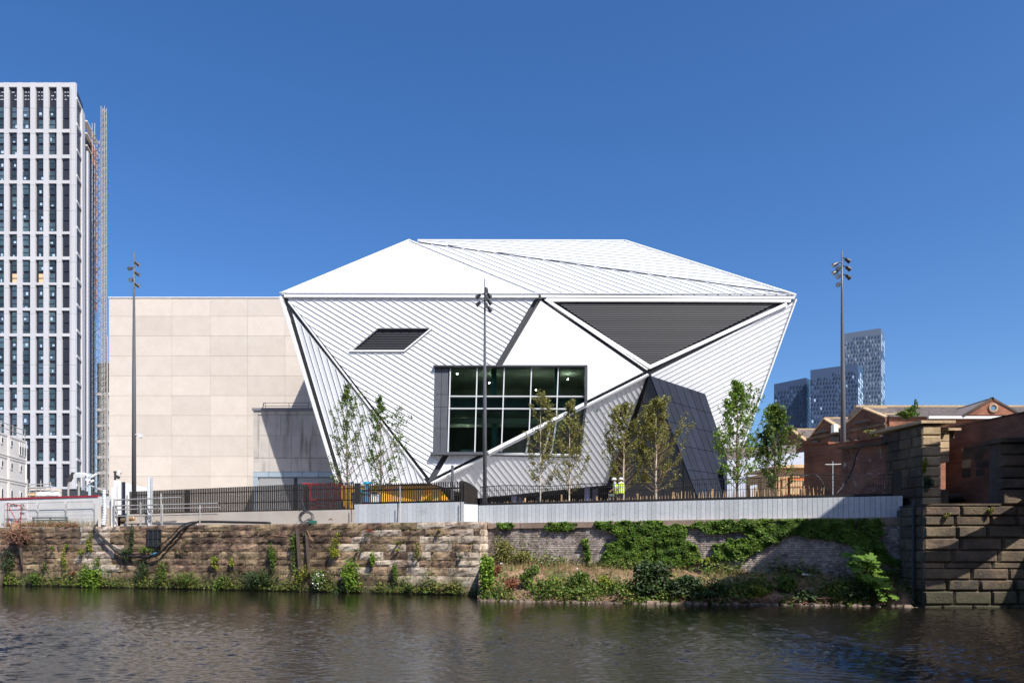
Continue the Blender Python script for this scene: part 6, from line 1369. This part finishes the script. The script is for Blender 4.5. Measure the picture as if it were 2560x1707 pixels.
PLN = [('bright yellow green sycamore like bush at the waterline under the white post', 238, 1448, 74, 60, m_leaf_b, 520, .13),
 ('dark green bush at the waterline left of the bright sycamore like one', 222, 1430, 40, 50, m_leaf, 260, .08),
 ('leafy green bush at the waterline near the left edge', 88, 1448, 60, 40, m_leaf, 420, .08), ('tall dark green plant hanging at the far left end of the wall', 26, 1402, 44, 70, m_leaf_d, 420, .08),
 ('small light green plant at the waterline at the left edge', 16, 1450, 24, 22, m_leaf_b, 120, .09),
 ('yellowish climber trailing down the wall left of the pale buttress', 164, 1398, 12, 90, m_leaf_y, 170, .08), ('narrow green trailer hanging from the wall top below the concrete blocks', 228, 1356, 12, 70, m_leaf_y, 150, .08),
 ('yellow green tuft on the wall face midway down the left wall', 212, 1376, 30, 26, m_leaf_y, 130, .07), ('green tuft low on the wall right of the trailing climber', 248, 1402, 24, 44, m_leaf, 170, .07),
 ('small round green tuft high on the left wall', 136, 1370, 16, 14, m_leaf, 60, .07), ('small bright tuft beside the round one high on the wall', 174, 1364, 12, 12, m_leaf_b, 50, .07), ('green tuft on the left wall above the leafy bush', 114, 1414, 14, 28, m_leaf, 90, .07),
 ('grey green bush growing inside the cable loop', 322, 1386, 46, 46, m_leaf_d, 420, .07), ('green vine climbing to the wall top above the loop bush', 334, 1340, 14, 64, m_leaf_d, 200, .07), ('feathery bush below the black flap valve', 372, 1374, 44, 26, m_leaf, 260, .07),
 ('grassy green clump at the waterline below the cable loop', 405, 1430, 40, 74, m_leaf, 520, .08), ('dark green clump left of the grassy one below the cable loop', 360, 1428, 46, 60, m_leaf_d, 420, .08),
 ('yellow topped bush at mid height on the wall', 540, 1408, 26, 40, m_leaf_y, 240, .08), ('small yellow green bush right of the yellow topped one', 586, 1406, 22, 28, m_leaf_y, 150, .08), ('round green bush at the waterline below the yellow topped one', 550, 1458, 34, 44, m_leaf, 320, .09),
 ('row of low herbs near the water left of the round bush', 470, 1440, 90, 34, m_leaf, 520, .07), ('tall bushy plant with dark base left of the timber fenders', 683, 1398, 26, 84, m_leaf, 460, .08),
 ('green strip of ivy left of the timber fenders', 738, 1378, 18, 110, m_leaf, 380, .08), ('broad leafy mass at the waterline left of the fenders', 660, 1440, 100, 62, m_leaf_d, 1000, .08), ('yellow green foliage at the foot of the fenders', 765, 1436, 60, 50, m_leaf_y, 300, .07),
 ('flowering bush with white blossoms at the waterline', 800, 1448, 50, 60, m_leaf, 520, .09), ('tall climber with yellowing leaves right of the fenders', 842, 1366, 26, 70, m_leaf_y, 330, .08),
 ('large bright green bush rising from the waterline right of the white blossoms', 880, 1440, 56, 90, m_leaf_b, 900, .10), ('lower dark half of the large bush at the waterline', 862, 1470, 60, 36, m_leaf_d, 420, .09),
 ('narrow green plant in the middle of the pale wall part', 934, 1400, 18, 48, m_leaf_b, 190, .08), ('small dark tuft on the course below the galvanised parapet', 900, 1374, 24, 12, m_leaf_d, 80, .07), ('green and yellow climber in the pale wall part', 992, 1438, 18, 70, m_leaf, 300, .08),
 ('sparse olive plant spreading over the pale stones', 1048, 1380, 34, 60, m_leaf_o, 200, .07), ('yellow green tuft on a joint below the galvanised parapet', 996, 1358, 16, 12, m_leaf_y, 60, .07), ('small yellow tuft below the other joint tuft', 996, 1376, 14, 9, m_leaf_y, 50, .07),
 ('small tuft near the coping by the corner', 1102, 1322, 20, 14, m_leaf_o, 60, .07), ('little grey green tuft under the mooring ring by the corner', 1152, 1390, 12, 16, m_leaf_d, 60, .07), ('low green clump at the waterline in the pale wall part', 1020, 1468, 30, 26, m_leaf_d, 170, .08),
 ('sparse weeds at the waterline near the corner', 1120, 1464, 70, 22, m_leaf_o, 240, .07), ('reddish weed at the waterline below the left wall', 186, 1434, 14, 16, m_leaf_r, 70, .07), ('dead brown weeds on the upper courses right of the fenders', 925, 1330, 36, 20, m_leaf_r, 120, .06)]
for i, (lab, px, py, w_, h_, m, n, lf) in enumerate(PLN):
    plant(lab, px, py, w_, h_, m, int(n * 1.3), lf * .9, off=-.14, flowers=(m_petal, 60) if 'with white blossoms' in lab else None)
# fringe of small growth along the waterline and in the joints: nobody could count it
P_ = []
for i in range(14000):
    px = R.uniform(-40, 1195); dn = noise.noise(Vector((px * .02, 0, 0)))
    if R.random() > .5 + dn: continue
    h = abs(R.gauss(0, .30 + .55 * max(0, dn))); c = lp(px, 1400, -.06 - R.uniform(0, .15)); P_.append((c.x, c.y, .10 + h))
tag(leaf_mesh('waterline_growth', P_[::2], .075, m_leaf, nrm=(0, -.3, .5)), kind='stuff')
tag(leaf_mesh('waterline_growth', P_[1::2], .07, m_leaf_o, nrm=(0, -.3, .5)), kind='stuff')
P_ = []
for i in range(3000):
    px = R.uniform(-40, 1195); k = R.choice(zs[1:8]); 
    if noise.noise(Vector((px * .03, k * 3, 2))) < .12: continue
    c = lp(px, 1400, -.05 - R.uniform(0, .08)); P_.append((c.x, c.y, k + R.gauss(.02, .05)))
tag(leaf_mesh('joint_moss', P_, .06, m_leaf_o, nrm=(0, -.3, .5)), kind='stuff')
# grass on the wall top in front of the hoarding
def blades(name, pts, h0, h1, m, wid=.012, parent=None):
    q = MB()
    for p in pts:
        h = R.uniform(h0, h1); a = R.uniform(0, 6.28); lx, ly = math.cos(a), math.sin(a); b = Vector((lx, ly, 0)) * wid; t = p + Vector((R.gauss(0, h * .25), R.gauss(0, h * .25), h)); mid = p.lerp(t, .55) + Vector((0, 0, h * .08))
        q.poly([p - b, p + b, mid + b * .7, mid - b * .7]); q.poly([mid - b * .7, mid + b * .7, t])
    return q.build(name, m, parent, fix=False)
tag(blades('dry_grass', [lp(min(232, max(2, R.gauss(125, 55))), 1316, R.uniform(0, .5)) for _ in range(900)], .15, .62, m_straw, .013), kind='stuff')
tag(leaf_mesh('red_sorrel', [tuple(lp(R.uniform(5, 190), 1316 - abs(R.gauss(0, 5)), R.uniform(0, .45))) for _ in range(1300)], .06, m_leaf_r), kind='stuff')
# dead root mass hanging on the wall
RT = thing('root_mass', 'tangle of dead reddish roots hanging over the left wall with a black stump below', 'roots', tuple(lp(56, 1345, -.3)))
q = MB(); c0 = lp(56, 1338, -.35)
for i in range(240):
    a = R.uniform(0, 6.28); r_ = R.uniform(.1, 1.15); st = c0 + Vector((math.cos(a) * r_ * 1.0, R.uniform(-.25, .2), math.sin(a) * r_ * .55)); p = [st]
    for k in range(3): st = st + Vector((R.gauss(0, .16), R.gauss(0, .07), R.gauss(-.02, .13))); p.append(st)
    q.tube(p, [R.uniform(.012, .04), .022, .015, .006], 4, cap=False)
q.build('roots', m_root, RT, fix=False)
q = MB(); q.tube([lp(60, 1352, -.2), lp(61, 1385, -.25), lp(62, 1412, -.18)], [.14, .09, .05], 7); q.build('stump', m_oldwood, RT)
q = MB(); q.tube([lp(40, 1310, .1), lp(42, 1322, -.2), lp(48, 1336, -.4)], [.25, .3, .15], 8); q.build('rotten_log', m_root, RT)
tubething('mooring_pile', 'short black timber pile standing in the water at the far left', 'pile', [lp(28, 1480, -.9), lp(28, 1438, -.9), lp(27, 1435, -.9)], [.27, .3, .2], m_oldwood, 8)
for k, (pts, lab) in enumerate(((((672, 1345), (680, 1340), (695, 1338), (726, 1342)), 'bare dead branch lying along the wall courses left of the fenders'), (((772, 1325), (782, 1345), (788, 1352)), 'pale twisted root right of the timber fenders'), (((780, 1395), (778, 1415), (781, 1432)), 'thin pale stick at the foot of the right fender'), (((829, 1300), (826, 1296), (820, 1299)), 'hooked dark twig on the wall top'))):
    tubething('dead_branch', lab, 'branch', smoothpts([lp(x_, y_, -.2 if k < 3 else .1) for x_, y_ in pts]), .035, m_root if k else m_root, 5)
# ---------------------------------------------------------------- ivy on the brick wall
def inpoly(x, y, pl):
    r_ = False; n = len(pl)
    for i in range(n):
        x1_, y1_ = pl[i]; x2_, y2_ = pl[(i + 1) % n]
        if (y1_ > y) != (y2_ > y) and x < (x2_ - x1_) * (y - y1_) / (y2_ - y1_) + x1_: r_ = not r_
    return r_
IV = [([(1365, 1307), (1400, 1304), (1442, 1306), (1445, 1318), (1435, 1326), (1405, 1324), (1375, 1328), (1362, 1318)], 1), ([(1238, 1308), (1285, 1306), (1290, 1316), (1262, 1322), (1240, 1318)], .6),
      ([(1488, 1306), (1560, 1302), (1652, 1301), (1660, 1312), (1716, 1310), (1718, 1330), (1712, 1345), (1728, 1352), (1745, 1372), (1752, 1392), (1735, 1408), (1700, 1415), (1650, 1412), (1600, 1416), (1540, 1412), (1505, 1408), (1508, 1395), (1515, 1372), (1516, 1355), (1540, 1350), (1545, 1335), (1520, 1325), (1492, 1322)], 1.5),
      ([(1455, 1343), (1470, 1345), (1476, 1365), (1477, 1395), (1470, 1412), (1462, 1405), (1462, 1370), (1456, 1352)], 1.2),
      ([(1716, 1312), (1760, 1302), (1900, 1298), (2040, 1297), (2100, 1300), (2120, 1330), (2090, 1340), (2060, 1325), (2000, 1328), (1960, 1345), (1905, 1372), (1870, 1380), (1880, 1345), (1850, 1330), (1800, 1330), (1770, 1335), (1745, 1322)], 1.2),
      ([(1782, 1362), (1800, 1358), (1815, 1350), (1860, 1345), (1905, 1350), (1900, 1375), (1860, 1395), (1800, 1402), (1785, 1395)], .9),
      ([(1900, 1298), (2200, 1296), (2210, 1340), (2180, 1360), (2130, 1365), (2080, 1350), (1960, 1330)], .9),
      ([(2130, 1350), (2210, 1352), (2220, 1380), (2240, 1400), (2245, 1418), (2200, 1410), (2160, 1395)], 1.0)]
P_ = []
for pl, dn in IV:
    xs_ = [p[0] for p in pl]; ys_ = [p[1] for p in pl]; ar = (max(xs_) - min(xs_)) * (max(ys_) - min(ys_)); n = int(ar * 1.15 * dn)
    for i in range(n):
        x, y = R.uniform(min(xs_), max(xs_)), R.uniform(min(ys_), max(ys_)); jx = x + 9 * noise.noise(Vector((x * .06, y * .06, 1))); jy = y + 9 * noise.noise(Vector((x * .06, y * .06, 7)))
        if not inpoly(jx, jy, pl): continue
        thick = .10 + .16 * (noise.noise(Vector((x * .04, y * .05, 3))) + .4)
        if noise.noise(Vector((x * .09, y * .09, 13))) < -.38: continue
        p = wpt(x, -R.uniform(.02, thick + .04), False); P_.append((p.x, p.y, zof(y, p.y)))
tag(leaf_mesh('ivy', P_, .092, m_ivy, nrm=(RN.x * .8, RN.y * .8, .55), nj=.38, elong=1.15), kind='stuff')
# ---------------------------------------------------------------- plants of the bank
P_ = []
for i in range(34000):
    x = R.uniform(-1.6, 18.2); s_ = abs(R.gauss(.06, .16)) if R.random() < .8 else R.uniform(.85, 1)
    dn = noise.noise(Vector((x * .55, s_ * 3, 2)))
    if s_ > 1 or R.random() > .5 + dn * 1.6: continue
    p = bank_p(x, s_); h = abs(R.gauss(0, .26 + .75 * max(0, noise.noise(Vector((x * .9, 4, 4)))))); P_.append((p.x + R.gauss(0, .05), p.y - R.uniform(0, .15), p.z + .03 + h))
hN = len(P_)
tag(leaf_mesh('bank_undergrowth', P_[: hN * 2 // 3], .095, m_leaf, nrm=(0, -.3, .5)), kind='stuff')
tag(leaf_mesh('bank_undergrowth', P_[hN * 2 // 3:], .075, m_leaf_o, nrm=(0, -.3, .5)), kind='stuff')
pts = []
for i in range(7500):
    x = R.uniform(-1.6, 18.0); s_ = R.uniform(.1, .98)
    if noise.noise(Vector((x * .7, s_ * 5, 8))) < -.05: continue
    pts.append(bank_p(x, s_))
tag(blades('bank_grass', pts[::2], .08, .35, m_leaf_o, .012), kind='stuff'); tag(blades('bank_dry_grass', pts[1::2] + [bank_p(R.uniform(-1.5, 4.5), R.uniform(.6, 1)) for _ in range(900)], .08, .5, m_straw, .011), kind='stuff')
def bplant(label, px, py, w_, h_, m, n, leaf, **k):
    c = bank_at(px, py + h_ / 2); c = Vector((xof(px, c.y), c.y, zof(py, c.y))); return plant(label, px, py, w_, h_, m, n, leaf, left=c, name=k.pop('name', 'shrub'), **k)
for a in [('bright green buddleia at the foot of the stone corner', 1216, 1436, 42, 100, m_leaf_b, 1300, .12), ('tall dry topped grass clump against the brick wall by the corner', 1262, 1376, 70, 70, m_leaf_o, 1500, .07), ('grassy clump right of the dry topped one', 1310, 1390, 56, 40, m_leaf_o, 800, .07),
          ('green shrub on the bank edge left of the middle', 1325, 1440, 56, 60, m_leaf, 700, .09), ('rust red weeds at the left end of the bank', 1240, 1425, 46, 34, m_leaf_r, 420, .07), ('brown weeds above the water left of the green shrub', 1278, 1458, 50, 44, m_leaf_r, 420, .07),
          ('yellow green shrub on the bank edge', 1390, 1456, 60, 44, m_leaf_y, 420, .08), ('leafy green shrub on the bank edge beside the yellow green one', 1450, 1448, 60, 56, m_leaf, 760, .09), ('sunlit olive shrub left of the big dark bush', 1515, 1456, 60, 46, m_leaf_y, 520, .08),
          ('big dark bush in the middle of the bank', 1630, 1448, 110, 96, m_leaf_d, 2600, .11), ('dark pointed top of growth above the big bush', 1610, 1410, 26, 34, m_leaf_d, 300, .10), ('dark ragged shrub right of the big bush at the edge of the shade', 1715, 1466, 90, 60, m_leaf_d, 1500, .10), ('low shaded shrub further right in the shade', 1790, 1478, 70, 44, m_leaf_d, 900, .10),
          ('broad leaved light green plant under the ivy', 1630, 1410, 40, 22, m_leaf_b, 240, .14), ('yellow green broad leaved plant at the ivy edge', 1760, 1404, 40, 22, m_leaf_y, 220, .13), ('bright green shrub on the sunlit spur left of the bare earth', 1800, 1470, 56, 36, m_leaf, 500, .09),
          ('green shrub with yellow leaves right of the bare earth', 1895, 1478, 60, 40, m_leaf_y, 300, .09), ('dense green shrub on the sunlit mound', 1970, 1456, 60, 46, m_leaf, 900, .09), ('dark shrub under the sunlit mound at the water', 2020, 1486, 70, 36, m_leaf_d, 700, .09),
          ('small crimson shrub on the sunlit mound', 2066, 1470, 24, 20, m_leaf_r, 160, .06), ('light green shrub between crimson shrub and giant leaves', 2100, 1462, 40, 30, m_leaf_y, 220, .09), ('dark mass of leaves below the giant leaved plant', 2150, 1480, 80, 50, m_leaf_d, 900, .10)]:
    bplant(*a)
# giant leaved plant (hogweed like)
HG = thing('giant_hogweed', 'giant bright green broad leaved plant on the bank beside the stone abutment', 'plant', tuple(bank_at(2190, 1470)))
m_hog = mat('hogweed_leaf', (.15, .26, .035), (.10, .19, .028), 3, .6, trans=.3, spec=.2, fine=.2); c0 = bank_at(2170, 1470); q = MB(); lf = MB(); R2 = random.Random(5)
def lobed(mb, c, u, v, r_):
    n = 22; pr_ = []
    for k in range(n):
        t = 2 * math.pi * k / n; rad = r_ * (1 if k % 3 != 1 else .55) * (1 + .25 * math.cos(t)); pr_.append(c + u * math.cos(t) * rad + v * math.sin(t) * rad * .9)
    i0 = len(mb.v); mb.v.append(tuple(c)); mb.v += [tuple(p) for p in pr_]
    for k in range(n): mb.f.append((i0, i0 + 1 + k, i0 + 1 + (k + 1) % n)); mb.m.append(0)
for (px, py, s0) in [(R2.uniform(2112, 2160) + 62 * f_, 1385 + 70 * f_ + R2.uniform(-24, 22), R2.uniform(.15, .32)) for f_ in np.linspace(0, 1.35, 92)]:
    d_ = 33.1 + R2.uniform(-.5, .9) - .6 * (py - 1385) / 100; c = P(px, py, d_); tilt = Vector((R2.uniform(-.3, .3), -.55 + R2.uniform(-.3, .3), .8)).normalized(); u = tilt.cross(Vector((R2.uniform(-1, 1), R2.uniform(-1, 1), 0))).normalized(); v = tilt.cross(u)
    lobed(lf, c, u, v, s0); q.tube([c0 + Vector((R2.uniform(-.2, .9), R2.uniform(-.2, .2), 0)), c + Vector((0, .1, -.05))], [.02, .01], 4, cap=False)
lf.build('leaves', m_hog, HG, fix=False); q.build('stalks', m_leaf_o, HG, fix=False)
# stones, roots and litter at the water's edge
q = MB()
for i in range(300):
    x = R.uniform(-1.6, 18.0); y_ = water_y(x) + R.gauss(-.05, .22); r_ = R.uniform(.04, .16) * (1.5 if R.random() < .12 else 1); c = Vector((x, y_, R.uniform(-.04, .05))); an = R.uniform(0, 3.14); ca, sa = math.cos(an), math.sin(an); k = []
    for sz in (-1, 1):
        for sx, sy in ((-1, -1), (1, -1), (1, 1), (-1, 1)):
            u, v = R.uniform(.5, 1.2) * r_ * sx * (1.5 if sz < 0 else .9), R.uniform(.5, 1.2) * r_ * sy * (1.1 if sz < 0 else .6); k.append(c + Vector((u * ca - v * sa, u * sa + v * ca, R.uniform(.4, 1.0) * r_ * sz * .6)))
    q.hexa(k)
tag(q.build('shore_stones', m_shore), kind='stuff')
q = MB()
for i in range(170):
    x = R.choice((R.uniform(9, 17.5), R.uniform(-1, 17.5))); p = Vector((x, water_y(x) + R.uniform(-.1, .2), R.uniform(.1, .35))); pp_ = [p]
    for k in range(3): p = p + Vector((R.gauss(0, .16), R.uniform(-.14, .05), R.uniform(-.13, .06))); pp_.append(p)
    q.tube(pp_, [.028, .022, .015, .006], 4, cap=False)
tag(q.build('shore_roots', m_root, fix=False), kind='stuff')
def litter(label, px, py, pts, m, r_=.05):
    c = bank_at(px, py); q = MB(); q.tube([c + Vector((a, -.1, b + .08)) for a, b in pts], r_, 5); tag(q.build('litter', m), label, 'litter')
litter('crumpled pale blue plastic sheet at the water in the shade', 1678, 1492, [(0, 0), (.25, .05), (.4, .25), (.3, .42), (.1, .45)], m_pale, .08)
litter('white bent strip of litter on the green spur', 1826, 1462, [(0, .3), (.1, 0), (.2, .05)], m_wht, .03); litter('flat pale board lying on the sunlit mound', 2018, 1442, [(-.3, .06), (.45, 0)], m_wht, .06)
litter('white scrap on the bare earth near the corner', 1250, 1412, [(0, 0), (.18, .02)], m_wht, .06); litter('second white scrap right of the first on the bare earth', 1350, 1404, [(0, 0), (.2, -.02)], m_wht, .05)
litter('small white scrap in the grass below the ivy', 1440, 1426, [(0, 0), (.1, .02)], m_wht, .05); litter('grey sheet hanging in the bushes below the giant leaves', 2165, 1465, [(0, .5), (.02, 0), (.06, -.2)], m_galv, .06)
litter('short pale plank leaning at the water by the abutment', 2285, 1478, [(0, .1), (.7, -.35)], m_root, .04)
# plants on the masonry at the right
def fplant(label, px, py, d_, w_, h_, m, n, lf): return plant(label, px, py, w_, h_, m, n, lf, left=P(px, py, d_))
fplant('yellow green climber on the edge of the sunlit stone pier', 2311, 1162, 33.8, 16, 46, m_leaf_y, 260, .07)
fplant('leafy self seeded sapling rising behind the pier cap', 2274, 1030, 38, 60, 34, m_leaf, 700, .09); fplant('thin upright shoot above the self seeded sapling', 2288, 1012, 38, 8, 44, m_leaf, 70, .07)
fplant('silvery flowering weed on top of the brick flank wall', 2180, 1082, 38.2, 44, 24, m_leaf_o, 380, .07); fplant('green tuft on the abutment ledge', 2368, 1288, 31.8, 26, 16, m_leaf_o, 130, .06); fplant('small green tuft on the ledge further right', 2476, 1278, 31.8, 24, 20, m_leaf_o, 130, .06)
fplant('dark climber on the lower part of the stone pier', 2318, 1205, 33.8, 30, 50, m_leaf_d, 420, .07)
